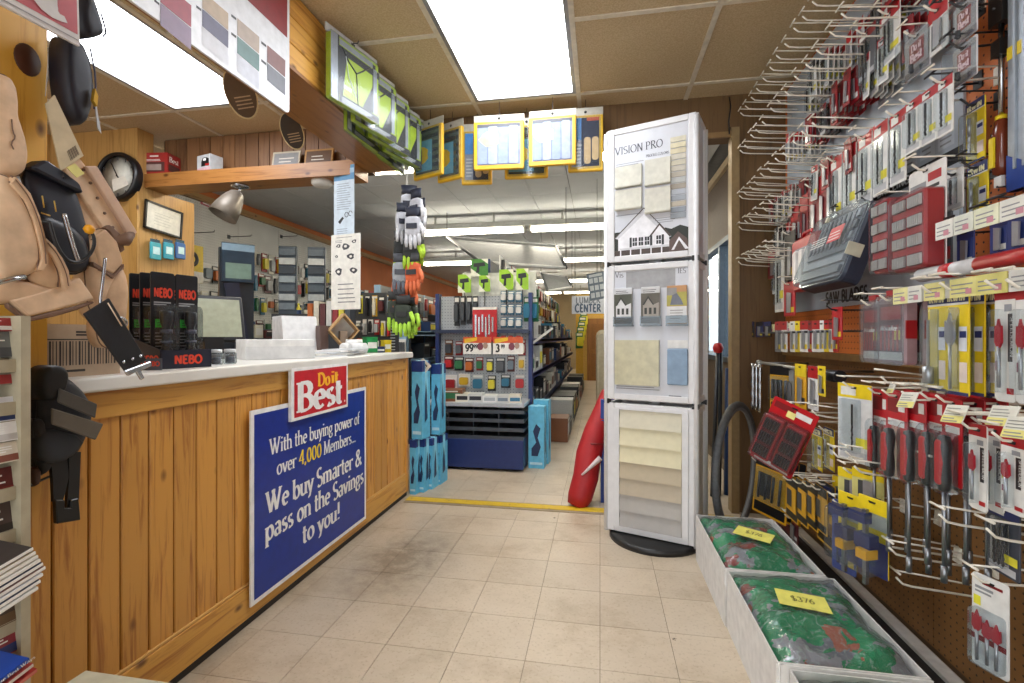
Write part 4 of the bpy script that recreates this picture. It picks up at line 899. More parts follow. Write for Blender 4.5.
q = MB(); q.lathe([(.065, 0), (.065, .02), (.05, .035), (0, .038)], 24, T=Matrix.Rotation(pi, 4, 'X')); a = P(322, 172, Z=1.985)
solo('smoke_detector', q, M('#d5d2ca', .5), 'round white smoke detector under the high shelf', 'detector', (xs(322, 2.88), 2.88, 2.0))
# clock
c = P(116, 176, Y=2.69)
t = thing('wall_clock', 'round black rimmed wall clock with a white dial, half hidden by the leather belt', 'clock', (c.x, 2.73, c.z), 0)
Rx = Matrix.Rotation(pi/2, 4, 'X'); q = MB(); q.lathe([(.155, -.01), (.16, .03), (.15, .05), (.135, .045), (.132, .03)], 36, T=Rx, caps=False); part('rim', q, M('#121214', .35), t)
q = MB(); q.lathe([(.135, .025), (0, .026)], 36, T=Rx); q.v = q.v
for k in range(12):
    a = 2*pi*k/12; q.prism([(.118*sin(a)-.004, .118*cos(a)-.012), (.118*sin(a)+.004, .118*cos(a)-.012), (.118*sin(a)+.004, .118*cos(a)+.01), (.118*sin(a)-.004, .118*cos(a)+.01)], -.0275, -.027, 1)
part('dial', q, [M('#cfccbf', .5), M('#3a3a3a', .5)], t)
for L, an, nm in ((.07, -.45, 'hour_hand'), (.1, -.5, 'minute_hand')):
    q = MB(); q.box(-.003, -.031, -.015, .003, -.029, L, 0, Matrix.Rotation(an if nm == 'minute_hand' else 2.2, 4, 'Y')); part(nm, q, BLACK, t)
q = MB(); q.prism([(-.03, -.1), (.09, -.06), (.06, .0), (-.04, -.02)], -.034, -.033); part('note', q, M('#ded9cc', .6), t)
# certificate and blue packets on the recessed side wall
o = Vector((-2.985, 2.86, 1.6))
cs = pix([(143, 233), (179, 239), (182, 209), (147, 198)], -2.985, o); ys_ = [p[0] for p in cs]; zs = [p[1] for p in cs]
cy, cz = sum(ys_)/4, sum(zs)/4; hw, hh = (max(ys_)-min(ys_))/2*.96, (max(zs)-min(zs))/2*.80
t = thing('framed_certificate', 'framed certificate in a thin black frame on the panelled wall', 'picture', (-2.985, 2.86+cy, 1.6+cz), pi/2)
q = MB(); 
for b in ((-hw, -hh, hw, -hh+.012), (-hw, hh-.012, hw, hh), (-hw, -hh, -hw+.012, hh), (hw-.012, -hh, hw, hh)): q.box(b[0], -.012, b[1], b[2], .004, b[3])
part('frame', q, M('#191512', .35), t, rot=(0, radians(4), 0))
q = MB(); q.box(-hw+.01, -.004, -hh+.01, hw-.01, 0, hh-.01, 0); lines(q, -hw*.5, hw*.5, -hh*.5, hh*.5, 5, -.0046, 1, .12); part('certificate', q, [M('#d6d3c6', .6), M('#a5a298', .6)], t, rot=(0, radians(4), 0))
for k, px in enumerate((153, 166, 178)):
    a = P(px, 250, X=-2.98); col = ['#3aa0ab', '#2594a8', '#2f62a0'][k]
    t = thing('blue_packet', ['left, aqua packet of three hanging under the certificate', 'middle, teal packet of three hanging under the certificate', 'right, mid blue packet of three hanging under the certificate'][k], 'packet', (-2.965, a.y, a.z), pi/2, 'packets under the certificate')
    q = MB(); q.rbox(-.04, -.012, -.065, .04, 0, .05, .008, 0); q.rect(-.025, -.03, .025, .02, -.0126, 1); part('bag', q, [M(col, .3), M('#bfe0e0', .3)], t)
    q = MB(); q.box(-.036, -.003, .05, .036, 0, .072); part('header_card', q, M('#2a4a5a', .5), t); q = MB(); q.tube([(0, -.02, .075), (0, .0, .062), (0, .05, .062)], .002, 5); part('peg', q, DSTEEL, t)
# clip-on spot lamp under the shelf
a = P(240, 186, Y=2.86)
t = thing('spot_lamp', 'beige bullet spot lamp mounted under the high shelf', 'lamp', (a.x, 2.86, 2.0), 0)
SPM = M('#7b7266', .4, .2)
q = MB(); q.lathe([(.055, 0), (.055, -.012), (.02, -.02), (0, -.02)][::-1], 18); part('base', q, CHROME, t)
q = MB(); q.tube([(0, 0, -.015), (.0, -.01, -.05)], .008, 8); part('stem', q, CHROME, t)
Tl = Matrix.Translation((-.008, -.015, -.06)) @ Matrix.Rotation(radians(18), 4, 'Y') @ Matrix.Rotation(radians(-22), 4, 'X')
q = MB(); q.lathe([(0.012, .02), (.042, .0), (.062, -.045), (.078, -.105), (.088, -.18), (.084, -.18), (.072, -.105), (.05, -.045), (0, -.035)], 22, T=Tl); part('shade', q, SPM, t, label='beige bullet shade')
q = MB(); q.lathe([(0, -.13), (.03, -.125), (.045, -.1), (.03, -.06), (0, -.05)], 14, T=Tl); part('bulb', q, M('#3a3834', .3), t)
# two paper notices hanging one under the other
a = P(344, 158, Y=2.80); 
t = thing('notice', 'narrow blue headed notice sheet hanging from the beam above the counter', 'notice', (a.x, 2.80, 2.06), -.2)
q = MB(); q.box(-.078, 0, -.43, .078, .0015, 0, 0); q.rect(-.078, -.09, .078, 0, -.0005, 1); q.rect(-.078, -.05, .078, -.02, -.001, 2); lines(q, -.055, .055, -.27, -.1, 12, -.0006, 3, .3)
q.prism([(-.045, -.345), (-.03, -.36), (.0, -.325), (-.012, -.315)], -.0012, -.0006, 4); q.tube([(.02+.014*cos(i), -.001, -.305+.016*sin(i)) for i in range(7)], .002, 4, 4); q.tube([(.05+.014*cos(i), -.001, -.3+.016*sin(i)) for i in range(6)], .002, 4, 4); lines(q, -.055, .055, -.42, -.38, 3, -.0006, 3, .3)
part('sheet', q, [M('#c4d2dc', .6), M('#5d93bb', .6), M('#9fbfd6', .6), M('#8f9aa4', .6), M('#2c2c2e', .6)], t)
a2 = P(346, 230, Y=2.80)
t = thing('notice', 'white notice sheet with small drawings hanging below the blue headed one', 'notice', (a2.x, 2.795, 2.06-.425), -.2)
q = MB(); q.box(-.112, 0, -.465, .112, .0015, 0, 0); lines(q, -.07, .06, -.02, -.045+.03, 1, -.0006, 1, .5); lines(q, -.08, -.02, -.05, -.03, 2, -.0006, 2, .3)
for cx_, cz_, s_ in ((.0, -.075, .03), (.065, -.05, .02), (-.055, -.07, .018), (.04, -.14, .028), (-.055, -.23, .03), (.06, -.225, .027), (-.07, -.135, .012)):
    k = 9; q.flat([(cx_+s_*cos(2*pi*i/k)*(.7+.5*rnd.random()), cz_+s_*.8*sin(2*pi*i/k)*(.6+.5*rnd.random())) for i in range(k)], -.0007, 3); q.flat([(cx_+s_*.4*cos(2*pi*i/6), cz_+s_*.3*sin(2*pi*i/6)) for i in range(6)], -.0012, 0)
for z in (-.3, -.33, -.36, -.385, -.41): lines(q, -.06, .075, z-.012, z, 1, -.0006, 2, .5, .2)
part('sheet', q, [M('#d9d6cc', .65), M('#3a3a3c', .6), M('#6d6d70', .6), M('#3a3a3e', .6)], t)

# --- hi-vis garment packs along the beam
HV = M('#a4ba1a', .4, 0, .12, 20); BK = M('#1c1c1d', .4); SV = M('#9a9ca0', .3, .2)
def vest(lab, y, z, ry=0, first=[None]):
    if not first[0]:
        t = thing('safety_vest_pack', lab, 'vest', (-1.115, y, z), pi/2-.25, 'hi-vis garment packs along the beam')
        q = MB(); q.box(-.165, -.003, -.035, .165, .003, 0, 0); q.box(-.012, -.0035, -.018, .012, .0035, -.008, 1); part('header_strip', q, [M('#b5b4ae', .5), BK], t, label='pale grey header strip')
        q = MB(); q.rbox(-.155, -.022, -.32, .155, .006, -.034, .01, 0)
        q.rect(-.155, -.32, -.115, -.034, -.0226, 1); q.rect(-.115, -.32, -.107, -.034, -.0228, 2); q.rect(-.03, -.07, .13, -.05, -.0226, 2)
        q.tube([(-.09, -.0226, -.075), (-.05, -.0226, -.12), (.0, -.0226, -.15), (.04, -.0226, -.12), (.09, -.0226, -.075)], .004, 5, 2); q.tube([(.0, -.0226, -.15), (.01, -.0226, -.29)], .003, 5, 2); q.rect(.115, -.28, .14, -.07, -.0227, 1); q.rect(.108, -.28, .115, -.07, -.0228, 2); q.rect(-.107, -.105, .155, -.074, -.0227, 2); q.rect(-.105, -.07, .11, -.045, -.0227, 1); q.flat([(-.107, -.105), (-.06, -.105), (-.085, -.285), (-.107, -.285)], -.0229, 2); q.flat([(.108, -.16), (.108, -.285), (.04, -.285)], -.0229, 2)
        q.rect(-.1, -.25, -.03, -.235, -.0228, 3); q.rect(-.105, -.32, .155, -.285, -.0226, 2); lines(q, -.09, .14, -.315, -.29, 3, -.023, 3, .4); q.rect(-.15, -.31, -.12, -.25, -.0228, 4)
        q.tube([(-.07, -.0235, -.09), (-.05, -.0235, -.19), (.0, -.0235, -.26), (-.04, -.0235, -.2)], .002, 4, 3)
        part('garment', q, [HV, SV, BK, M('#d9dbd4', .4), PAPER], t, label='folded fluorescent yellow garment')
        q = MB(); q.rbox(-.16, -.026, -.33, .16, .008, -.03, .01); part('clear_bag', q, CLEAR, t)
        q = MB(); q.tube([(0, .12, -.0), (0, -.005, -.006), (0, -.03, -.012), (0, -.036, -.002)], .0025, 6); part('peg', q, DSTEEL, t)
        first[0] = t; return t
    return dup(first[0], (-1.115, y, z), pi/2-.25+ry*.3, lab)
vest('nearest upper hi-vis yellow garment pack on the beam', 2.08, 2.35)
vest('second upper hi-vis yellow pack along the beam', 2.29, 2.34, .03); vest('third upper hi-vis yellow pack along the beam', 2.47, 2.335, -.03); vest('fourth upper hi-vis yellow pack along the beam', 2.64, 2.33, -.1); vest('farthest upper hi-vis pack, at the gloves', 2.75, 2.335, -.2)
q = []
for k, y in enumerate((2.31, 2.49, 2.66)):
    v = dup(bpy.data.objects['safety_vest_pack'], (-1.188, y, 2.245), pi/2-.05, ['nearest hi-vis pack of the lower row on the beam', 'middle hi-vis pack of the lower row on the beam', 'farthest hi-vis pack of the lower row on the beam'][k])
    v.scale = (1, .6, .8)

# --- yellow framed glove and tarp packs hung across the opening
YB_ = M('#d3a51c', .4, 0, .1, 12)
def ypack(lab, px0, px1, y0, y1, Y, rz, style):
    a = P((px0+px1)/2, y0, Y=Y); b = P((px0+px1)/2, y1, Y=Y); d = abs(P(px1, y0, Y=Y).x-P(px0, y0, Y=Y).x)
    wd = d/max(.5, cos(rz)+.15*abs(sin(rz))); h = a.z-b.z
    t = thing('glove_pack', lab, 'gloves', a, rz, 'yellow edged packs across the opening'); w2 = wd/2; hc = h*.13
    q = MB(); q.box(-w2, -.002, -hc, w2, .002, 0, 0); q.lathe([(.008, 0), (0, .0005)], 10, 1, Matrix.Translation((.0, -.0025, -hc*.5)) @ Matrix.Rotation(pi/2, 4, 'X')); part('header_card', q, [M('#a8a498', .5), BK], t, label='grey header card')
    q = MB(); q.rbox(-w2, -.016, -h, w2, .004, -hc, .008, 0); e = .022
    q.rect(-w2+e, -h+e*1.2, w2-e, -hc-e*.7, -.0166, 1)
    z0, z1 = -h+e*1.2, -hc-e*.7; H = z1-z0
    if style == 'white':
        q.rect(-w2+e, z1-.02, w2-e, z1, -.0172, 4)
        for k in range(4): q.prism(rrect(-w2+e+.004+k*(wd-2*e-.01)/4, z0+.004, -w2+e+(k+1)*(wd-2*e-.01)/4, z1-.024+.008*(k % 2), .01), -.02, -.0166, 2 if k % 2 else 3)
        q.flat([(-w2*.35+.05*cos(2*pi*i/10)*(1+.3*(i % 2)), z0+H*.62+.045*sin(2*pi*i/10)) for i in range(10)], -.0206, 5)
    elif style == 'dark':
        for k in range(6): q.rect(-w2+e, z0+.008+k*H/6, w2-e, z0+k*H/6+H/9, -.0172, 2)
        q.rect(-w2+e*1.2, z0+H*.05, w2*.35, z1-H*.25, -.0178, 3); q.flat([(-w2*.35+w2*.4*cos(2*pi*i/12)*(1+.25*(i % 2)), z0+H*.42+H*.2*sin(2*pi*i/12)) for i in range(12)], -.0184, 5)
    else:
        q.rect(-w2+e, z0+H*.55, -w2+e+(wd-2*e)*.35, z1, -.0172, 6); q.rect(-w2+e, z0, -w2+e+(wd-2*e)*.35, z0+H*.55, -.0172, 2)
        for k in range(2): q.prism(rrect(-.008+k*.045, z0+.015+.02*k, .03+k*.045, z0+H*.6, .016), -.019, -.0166, 7)
        q.rect(w2-e-.07, z1-.02, w2-e, z1, -.0172, 8)
        lines(q, -w2+e*1.4, -.02, z0+.02, z0+H*.5, 6, -.0178, 3, .4)
    fill = {'white': '#8089a0', 'dark': '#2b3036', 'photo': '#2a3044'}[style]
    part('pack', q, [YB_, M(fill, .75, spec=.2), M({'white': '#9aa2b6', 'dark': '#4a5348', 'photo': '#8d93a0'}[style], .75, spec=.2), M({'white': '#8c98b5', 'dark': '#5b92a6', 'photo': '#c0c3c6'}[style], .75, spec=.2), M('#4a4c52', .5), M({'white': '#dccb8a', 'dark': '#c9a41f', 'photo': '#fff'+'fff'}[style], .5), M('#2a7fc4', .4), M('#c9a878', .6), M('#b0431f', .4)], t)
    if style != 'white': q = MB(); q.rbox(-w2+.012, -.024, -h+.014, w2-.012, -.0166, -hc-.006, .01); part('clear_window', q, CLEAR, t)
    q = MB(); q.tube([(0, -.008, -hc*.5), (0, .006, -hc*.45), (0, .012, 0), (0, .012, CEIL-a.z)], .0016, 5); part('hanging_wire', q, DSTEEL, t)
ypack('leftmost yellow edged pack, turned, with a sun-like emblem', 411, 447, 120, 178, 2.83, -.42, 'dark'); ypack('second yellow edged pack from the left, turned and dark striped', 436, 466, 122, 181, 2.88, -.42, 'dark')
ypack('yellow edged pack with a blue photo, third from the left', 462, 492, 124, 185, 2.93, .1, 'photo'); ypack('front yellow edged pack of white gloves, left of its twin', 474, 524, 115, 170, 2.80, .05, 'white')
ypack('yellow edged pack half hidden between the two white glove packs', 505, 548, 118, 179, 2.91, .05, 'dark'); ypack('front yellow edged pack of white gloves, right of its twin', 529, 576, 110, 166, 2.80, 0, 'white')
ypack('rightmost yellow edged pack with a blue photo, beside the white tower', 568, 603, 108, 172, 2.87, 0, 'photo')

# --- string of work gloves hanging at the beam end
def glove_mesh(c1, c2, c3):
    p = MB(); puff(p, smooth_pts([(-.045, 0), (.045, 0), (.05, -.06), (.048, -.12), (-.048, -.12), (-.05, -.05)], 1), .012, .026, 0)
    f = MB()
    for x, L in ((-.037, .075), (-.012, .088), (.013, .084), (.037, .066)): f.tube([(x, 0, -.105), (x*1.08, -.004, -.105-L*.6), (x*1.1, 0, -.105-L)], [.0125, .012, .007], 8)
    f.tube([(.045, 0, -.05), (.066, -.006, -.09), (.066, -.008, -.125)], [.014, .013, .008], 8)
    c = MB(); c.lathe([(.047, 0), (.043, .02), (.048, .05)], 12); c.v = [(x, y*.32, z) for x, y, z in c.v]
    b = MB(); b.box(-.035, -.02, -.075, .03, -.012, -.045)
    return p.mesh('palm', M(c1, .7, 0, .15, 40)), f.mesh('fingers', M(c2, .7, 0, .15, 40)), c.mesh('cuff', M(c3, .6)), b.mesh('knuckle_patch', M(c3, .5))
KINDS = {'wn': ('#b4b5ba', '#c6c6c9', '#1b2030'), 'bg': ('#1f2220', '#9ab82a', '#17191b'), 'ob': ('#c4562c', '#c8643a', '#2a2a2c'), 'gg': ('#2a3326', '#9cc63a', '#161816'), 'gy': ('#8f9498', '#5b5f66', '#3a3d44')}
GM = {k: glove_mesh(*v) for k, v in KINDS.items()}
def glove(kind, px, py, Y, rz, lab):
    a = P(px, py, Y=Y); t = thing('work_glove', lab, 'glove', a, rz, 'work gloves hanging at the beam end')
    for me, n in zip(GM[kind], ('palm', 'fingers', 'cuff', 'knuckle_patch')): link(n, me, t)
    return t
for k, (kd, px, py, Y, rz, lab) in enumerate((('wn', 409, 194, 2.78, .3, 'topmost navy and white glove, left of the hanging string'), ('wn', 416, 198, 2.74, -.5, 'topmost navy and white glove, right of the hanging string'),
        ('wn', 404, 212, 2.76, .7, 'second navy and white glove on the left of the string'), ('wn', 413, 216, 2.70, 0, 'navy and white glove in the middle of the string'), ('wn', 422, 208, 2.78, -.9, 'navy and white glove with fingers spread to the far right'),
        ('bg', 402, 240, 2.76, .5, 'black glove with green fingers on the left of the string'), ('bg', 411, 238, 2.72, 0, 'black and lime glove in the middle of the string'), ('bg', 418, 238, 2.77, -.6, 'black and lime glove on the right of the string'),
        ('gy', 401, 262, 2.73, .3, 'grey glove under the black and lime gloves'), ('ob', 413, 262, 2.72, -.2, 'upper orange glove on the string'), ('ob', 400, 282, 2.74, .4, 'lower orange glove left on the string'),
        ('ob', 409, 284, 2.77, -.4, 'lower orange glove right on the string'), ('gg', 396, 300, 2.73, .4, 'lowest lime green glove on the left'), ('gg', 403, 304, 2.70, .0, 'lowest lime green glove in the middle'), ('gg', 411, 306, 2.75, -.4, 'lowest lime green glove on the right'))):
    glove(kd, px, py, Y, rz, lab)
a = P(407, 172, Y=2.77); q = MB(); q.tube([(0, 0, 2.07-1), (0, 0, P(407, 190, Y=2.77).z-1), (-.03, -.01, .7), (-.05, -.02, .25)], .004, 6); q.box(-.012, -.004, 2.0-1, .012, .004, 2.066-1)
solo('glove_string', q, M('#c9c6bd', .5), 'white hanging strip with clips that carries the string of gloves', 'strip', (a.x, 2.77, 1.0))
# ================================================================ TOOL WALL ON THE RIGHT
def fit(px0, px1, py0, py1, X, rz=-pi/2):
    """place an upright panel turned by rz so that it spans the given stretch of the photo: centre-top, width, height"""
    C_ = P((px0+px1)/2, py0, X=X); u = (cos(rz), sin(rz)); s = []
    for px in (px0, px1):
        r = (px-512)/F; d = (cos(YAW)*r-sin(YAW), sin(YAW)*r+cos(YAW)); det = -u[0]*d[1]+u[1]*d[0]
        s.append((C_.x*d[1]-C_.y*d[0])/det if abs(det) > 1e-9 else 0)
    m = (s[0]+s[1])/2; w_ = abs(s[1]-s[0]); x, y = C_.x+u[0]*m, C_.y+u[1]*m
    q = P((px0+px1)/2, py0, Y=y) ; b = P((px0+px1)/2, py1, Y=y); return Vector((x, y, q.z)), w_, q.z-b.z
RZ = -pi/2
REDC = M('#a8121c', .35); REDD = M('#7a0f16', .4); MWR = M('#b5141f', .3); IRY = M('#e3c81a', .4); IRB = M('#232c66', .4); CARDW = M('#dcdcd8', .4); SILV = M('#a9abb0', .3, .7)
DWY = M('#d9a21a', .4); BRN = M('#5a2a18', .25)

# ---- peg hooks
HK = {}
def hook(kind, y, z, L=.27, label='', group='wire peg hooks on the tool wall', tilt=5):
    k = (kind, round(L, 2))
    loc = (WALLX-.004, y, z); rot = (radians(-tilt), 0, RZ)
    if k in HK: return dup(HK[k], loc, label=label, group=group, rot=rot)
    m = {'white': M('#e6e1d3', .35, .05), 'black': M('#222225', .4), 'steel': STEEL}[kind]
    t = thing('peg_hook', label, 'hook', loc, RZ, group, rot)
    q = MB(); q.box(-.016, -.004, -.016, .016, .002, .03); part('back_plate', q, m, t)
    q = MB(); q.tube([(0, 0, 0), (0, -L*.8, -.002), (0, -L+.018, .001), (0, -L, .016)], .0031, 6); part('prong', q, m, t)
    q = MB(); q.tube([(0, 0, .03), (0, -L*.6, .034), (0, -L-.006, .036)], .0026, 5); q.tube([(-.026, -L-.006, .036), (.026, -L-.006, .036)], .0032, 5); part('label_wire', q, m, t)
    HK[k] = t; return t

# ---- generic retail packs; every builder makes a root at the top centre with named parts, front toward -y
def card_base(t, w_, h, face, rects=(), tab=True, r=.005, th=.0025, mats=None, name='card'):
    mm = [face]; q = MB(); q.rbox(-w_/2, -.0005, -h, w_/2, th, 0, r, 0)
    for i, (x0, z0, x1, z1, m) in enumerate(rects):
        if m not in mm: mm.append(m)
        q.rect(-w_/2+x0*w_, -h+z0*h, -w_/2+x1*w_, -h+z1*h, -.0009-.0002*i, mm.index(m))
    if tab: mm.append(BLACK); q.prism([(-.012, -.010), (.012, -.010), (.009, -.016), (-.009, -.016)], -.003, -.0026, len(mm)-1)
    part(name, q, mm, t); return q
def blister(t, w_, h, x0, z0, x1, z1, d=.018, m=None): q = MB(); q.rbox(-w_/2+x0*w_, -d, -h+z0*h, -w_/2+x1*w_, -.001, -h+z1*h, .006); part('blister', q, m or CLEAR, t)
def drill(t, x, z0, z1, r=.003, m=None, y=-.009, name='drill_bit'):
    q = MB(); n = 14; L = z1-z0
    q.tube([(x, y, z1), (x, y, z0+L*.55)], r, 7)
    q.tube([(x+r*.25*sin(i*1.5), y+r*.2*cos(i*1.5), z0+L*.55*(1-i/n)) for i in range(n+1)], [r*(1 if i % 2 else .78) for i in range(n)]+[r*.2], 7); part(name, q, m or DSTEEL, t)
def spade(t, x, z0, z1, wd, m, y=-.010):
    L = z1-z0; q = MB(); q.prism([(x-wd, z1-L*.34), (x-wd*.9, z1-L*.1), (x-wd*.5, z1-L*.13), (x, z1), (x+wd*.5, z1-L*.13), (x+wd*.9, z1-L*.1), (x+wd, z1-L*.34), (x+wd*.35, z1-L*.42), (x-wd*.35, z1-L*.42)], y-.002, y+.002, 0)
    part('spade_blade', q, m, t); q = MB(); q.cyl((x, y, z1-L*.4), (x, y, z0), .0034, n=7); part('shank', q, SILV, t)
def d_spade(t, w_, h):
    card_base(t, w_, h, CARDW, [(0, .86, 1, 1, REDC), (.02, .02, .98, .86, CARDW), (.06, .42, .34, .5, M('#d9d436', .5)), (.66, .34, .88, .74, M('#241a1c', .4)), (.5, .76, .85, .82, M('#8e9096', .5)), (.62, .07, .95, .12, REDC), (.08, .26, .3, .34, M('#8b4c62', .4))], r=w_*.16)
    q = MB(); write(q, 'SPEEDEMON', -.5*h*.36, .0, w_*.13, -.0018, 0, serif=False, width=h*.34, T=Matrix.Translation((w_*.30, 0, -h*.46)) @ Matrix.Rotation(-pi/2, 4, 'Y') if False else Matrix.Translation((w_*.31, 0, -h*.46)) @ Matrix.Rotation(pi/2, 4, 'Y'))
    part('side_print', q, CARDW, t)
    spade(t, -w_*.04, -h*.88, -h*.30, w_*.17, M('#a51a2b', .35)); blister(t, w_, h, .2, .08, .6, .78, .02)
def d_spade3(t, w_, h):
    card_base(t, w_, h, CARDW, [(.3, .9, .85, .93, REDD), (.1, .84, .6, .87, GREY), (.1, .80, .55, .82, GREY), (.06, .66, .26, .76, M('#d9d436', .5)), (.0, .28, .95, .34, REDD), (.08, .14, .8, .2, M('#b9babd', .5))], r=w_*.1)
    for k, x in enumerate((-.26, .02, .27)): spade(t, x*w_, -h*.92, -h*(.44 if k else .38), w_*.13, M('#a51a2b', .35))
    q = MB(); q.rbox(-w_*.44, -.022, -h*.96, w_*.44, -.001, -h*.36, .008); part('blister', q, CLEAR, t)
def d_irwin(t, w_, h, bit='spade'):
    card_base(t, w_, h, IRY, [(0, .84, 1, 1, IRB), (0, .82, 1, .84, CARDW), (0, 0, 1, .03, IRB), (.62, .12, .95, .3, M('#e8d9d0', .5)), (.6, .4, .95, .62, M('#d8dce4', .4)), (.64, .52, .92, .58, IRB)])
    q = MB(); write(q, 'IRWIN', -w_*.42, -h*.145, w_*.2, -.0016, 0, serif=False, width=w_*.8, thick=.28, tn=.2) if False else write(q, 'IRWIN', -w_*.42, -h*.145, w_*.2, -.0016, 0, serif=False, width=w_*.8, thick=.28, thin=.2)
    part('brand_print', q, M('#e6e2b8', .4), t, label='raised lettering on the header')
    if bit == 'spade': spade(t, -w_*.1, -h*.95, -h*.25, w_*.22, SILV)
    elif bit == 'hole':
        q = MB(); q.lathe([(w_*.16, 0), (w_*.17, h*.16), (w_*.05, h*.17), (w_*.045, h*.62)], 14, T=Matrix.Translation((-w_*.14, -.014, -h*.93)) ); part('hole_saw', q, SILV, t)
    else: drill(t, -w_*.12, -h*.9, -h*.28, .004, SILV)
    blister(t, w_, h, .12, .02, .62, .8, .024)
def d_drill(t, w_, h, top=REDC, n=1, sticker=True, body=CARDW):
    card_base(t, w_, h, body, [(0, .82, 1, 1, top), (.1, .85, .55, .96, CARDW), (.08, .04, .9, .14, M('#b9babd', .5))]+([(.55, .2, .95, .32, M('#dcd13a', .5))] if sticker else []))
    for i in range(n): drill(t, (-.2+.4*(i+.5)/n-.0)*w_, -h*.86, -h*.26, .0032, M('#2a2b2e', .3, .6))
    blister(t, w_, h, .12, .12, .7, .8, .014)
def d_logo(t, w_, h):
    """clear box with a square red lettered label"""
    card_base(t, w_, h, M('#cfcfd2', .35), [(.0, .0, 1, .2, M('#8f8a90', .4)), (.2, .3, .78, .82, M('#b4323c', .4))])
    q = MB(); write(q, 'Do it', -w_*.22, -h*.4, h*.17, -.002, 0, width=w_*.42, thick=.26, thin=.12); write(q, 'Best', -w_*.26, -h*.64, h*.2, -.002, 0, width=w_*.5, thick=.26, thin=.12); part('label_print', q, M('#e4c6c8', .4), t)
    q = MB(); q.rbox(-w_*.49, -.03, -h*.97, w_*.49, -.0012, -h*.06, .006); part('clear_box', q, CLEAR, t); drill(t, 0, -h*.92, -h*.75, .006, DSTEEL, -.016)
def d_redset(t, w_, h, header=True, rows=4):
    hh = h*.26 if header else 0
    if header: card_base(t, w_, h, CARDW, [(.05, .8, .5, .86, GREY), (.55, .84, .9, .92, REDC), (.5, .77, .85, .8, BLACK)], r=.008)
    q = MB(); z1, z0 = -hh, -h*.98
    q.rbox(-w_*.48, -.045, z0, w_*.48, -.002, z1, .012, 0)
    n = rows; H = (z1-z0)/n
    for k in range(n):
        for x0, x1 in ((-.42, -.03), (.03, .42)): q.rect(x0*w_, z0+k*H+H*.14, x1*w_, z0+k*H+H*.82, -.0458, 1)
    part('tray', q, [M('#a3161f', .35), M('#5d1016', .5)], t)
    for k in range(n):
        q = MB()
        for x0 in (-.42, .03):
            for i in range(7): x = (x0+.03+i*.053)*w_; q.box(x, -.052, z0+k*H+H*.2, x+.030*w_, -.046, z0+k*H+H*.74)
        part('bit_row', q, M('#c9c6c2', .35, .3), t)
    q = MB(); q.rbox(-w_*.5, -.056, z0-.004, w_*.5, -.001, z1+.002, .012); part('clear_lid', q, CLEAR, t)
def d_mwcase(t, w_, h):
    q = MB(); q.rbox(-w_/2, -.008, -h, w_/2, .022, 0, .012, 0); q.rect(-w_*.42, -h*.9, w_*.42, -h*.1, -.0086, 1); q.rect(-w_*.35, -h*.34, w_*.38, -h*.14, -.009, 2); q.rect(-w_*.4, -h*.94, w_*.42, -h*.82, -.009, 3); q.rect(w_*.12, -h*.64, w_*.36, -h*.5, -.009, 4)
    for k in range(5): q.box(-w_*.36+k*w_*.15, -.0098, -h*.8, -w_*.36+k*w_*.15+w_*.06, -.0086, -h*.42, 2)
    write(q, 'Milwaukee', -w_*.34, -h*.5, h*.075, -.0108, 3, serif=False, width=w_*.62, slant=.2, thick=.2, thin=.14)
    part('case', q, [M('#a3868c', .3), M('#6b2f3c', .35), MWR, CARDW, M('#dcd33a', .5)], t)
    q = MB(); q.rbox(-w_/2-.002, -.016, -h-.002, w_/2+.002, -.0112, .004, .014); part('clear_lid', q, CLEAR, t)
    q = MB(); q.box(-w_*.2, -.004, 0, w_*.2, .012, .02); part('hang_tab', q, M('#a11a22', .35), t); q = MB(); q.box(w_*.5, -.006, -h*.62, w_*.5+.004, .02, -h*.36); part('latch', q, M('#a11a22', .35), t)
def d_driver(t, w_, h, L=.2):
    card_base(t, w_, h, MWR, [(.1, .76, .6, .92, REDD), (.12, .60, .9, .68, CARDW), (.62, .78, .92, .9, CARDW)], r=.006); z = -h*.42; w2 = .026
    q = MB(); q.lathe([(.005, -.135), (.012, -.13), (.0145, -.105), (.0118, -.065), (.0155, -.026), (.0115, -.004), (0, 0)], 14, T=Matrix.Translation((0, -.018, z))); part('grip', q, M('#151517', .4), t, label='black grip')
    q = MB(); q.rbox(-.0085, -.034, z-.118, .0085, -.026, z-.012, .006); part('grip_inlay', q, M('#c01722', .35), t, label='red grip inlay')
    q = MB(); q.cyl((0, -.018, z-.13), (0, -.018, z-.13-L), .0046, n=8); q.cyl((0, -.018, z-.13-L), (0, -.018, z-.17-L), .007, n=8); part('shaft', q, STEEL, t)
    q = MB(); q.rbox(-.02, -.037, z-.14, .02, -.001, z+.02, .014); part('blister', q, CLEAR, t)
def d_dewalt(t, w_, h, win=True):
    card_base(t, w_, h, DWY, [(0, .8, 1, 1, BLACK), (.05, .04, .95, .2, BLACK), (.1, .3, .5, .7, M('#3a3b3c', .4))], r=.004)
    if win:
        q = MB()
        for i in range(4): q.cyl((-w_*.3+i*w_*.2, -.012, -h*.72), (-w_*.3+i*w_*.2, -.012, -h*.3), .006, n=8)
        part('bits', q, DSTEEL, t); blister(t, w_, h, .08, .24, .92, .78, .022)
def d_blade(t, w_, h, c1=RED, c2=CARDW, c3=IRY):
    card_base(t, w_, h, c2, [(0, .72, 1, 1, c1), (.2, .1, .45, .66, DGREY), (.6, .1, .92, .25, c3)], r=.004)
    q = MB(); q.prism([(-w_*.1, -h*.9), (w_*.2, -h*.9), (w_*.25, -h*.34), (-w_*.1, -h*.3)], -.008, -.004); part('blade', q, SILV, t)
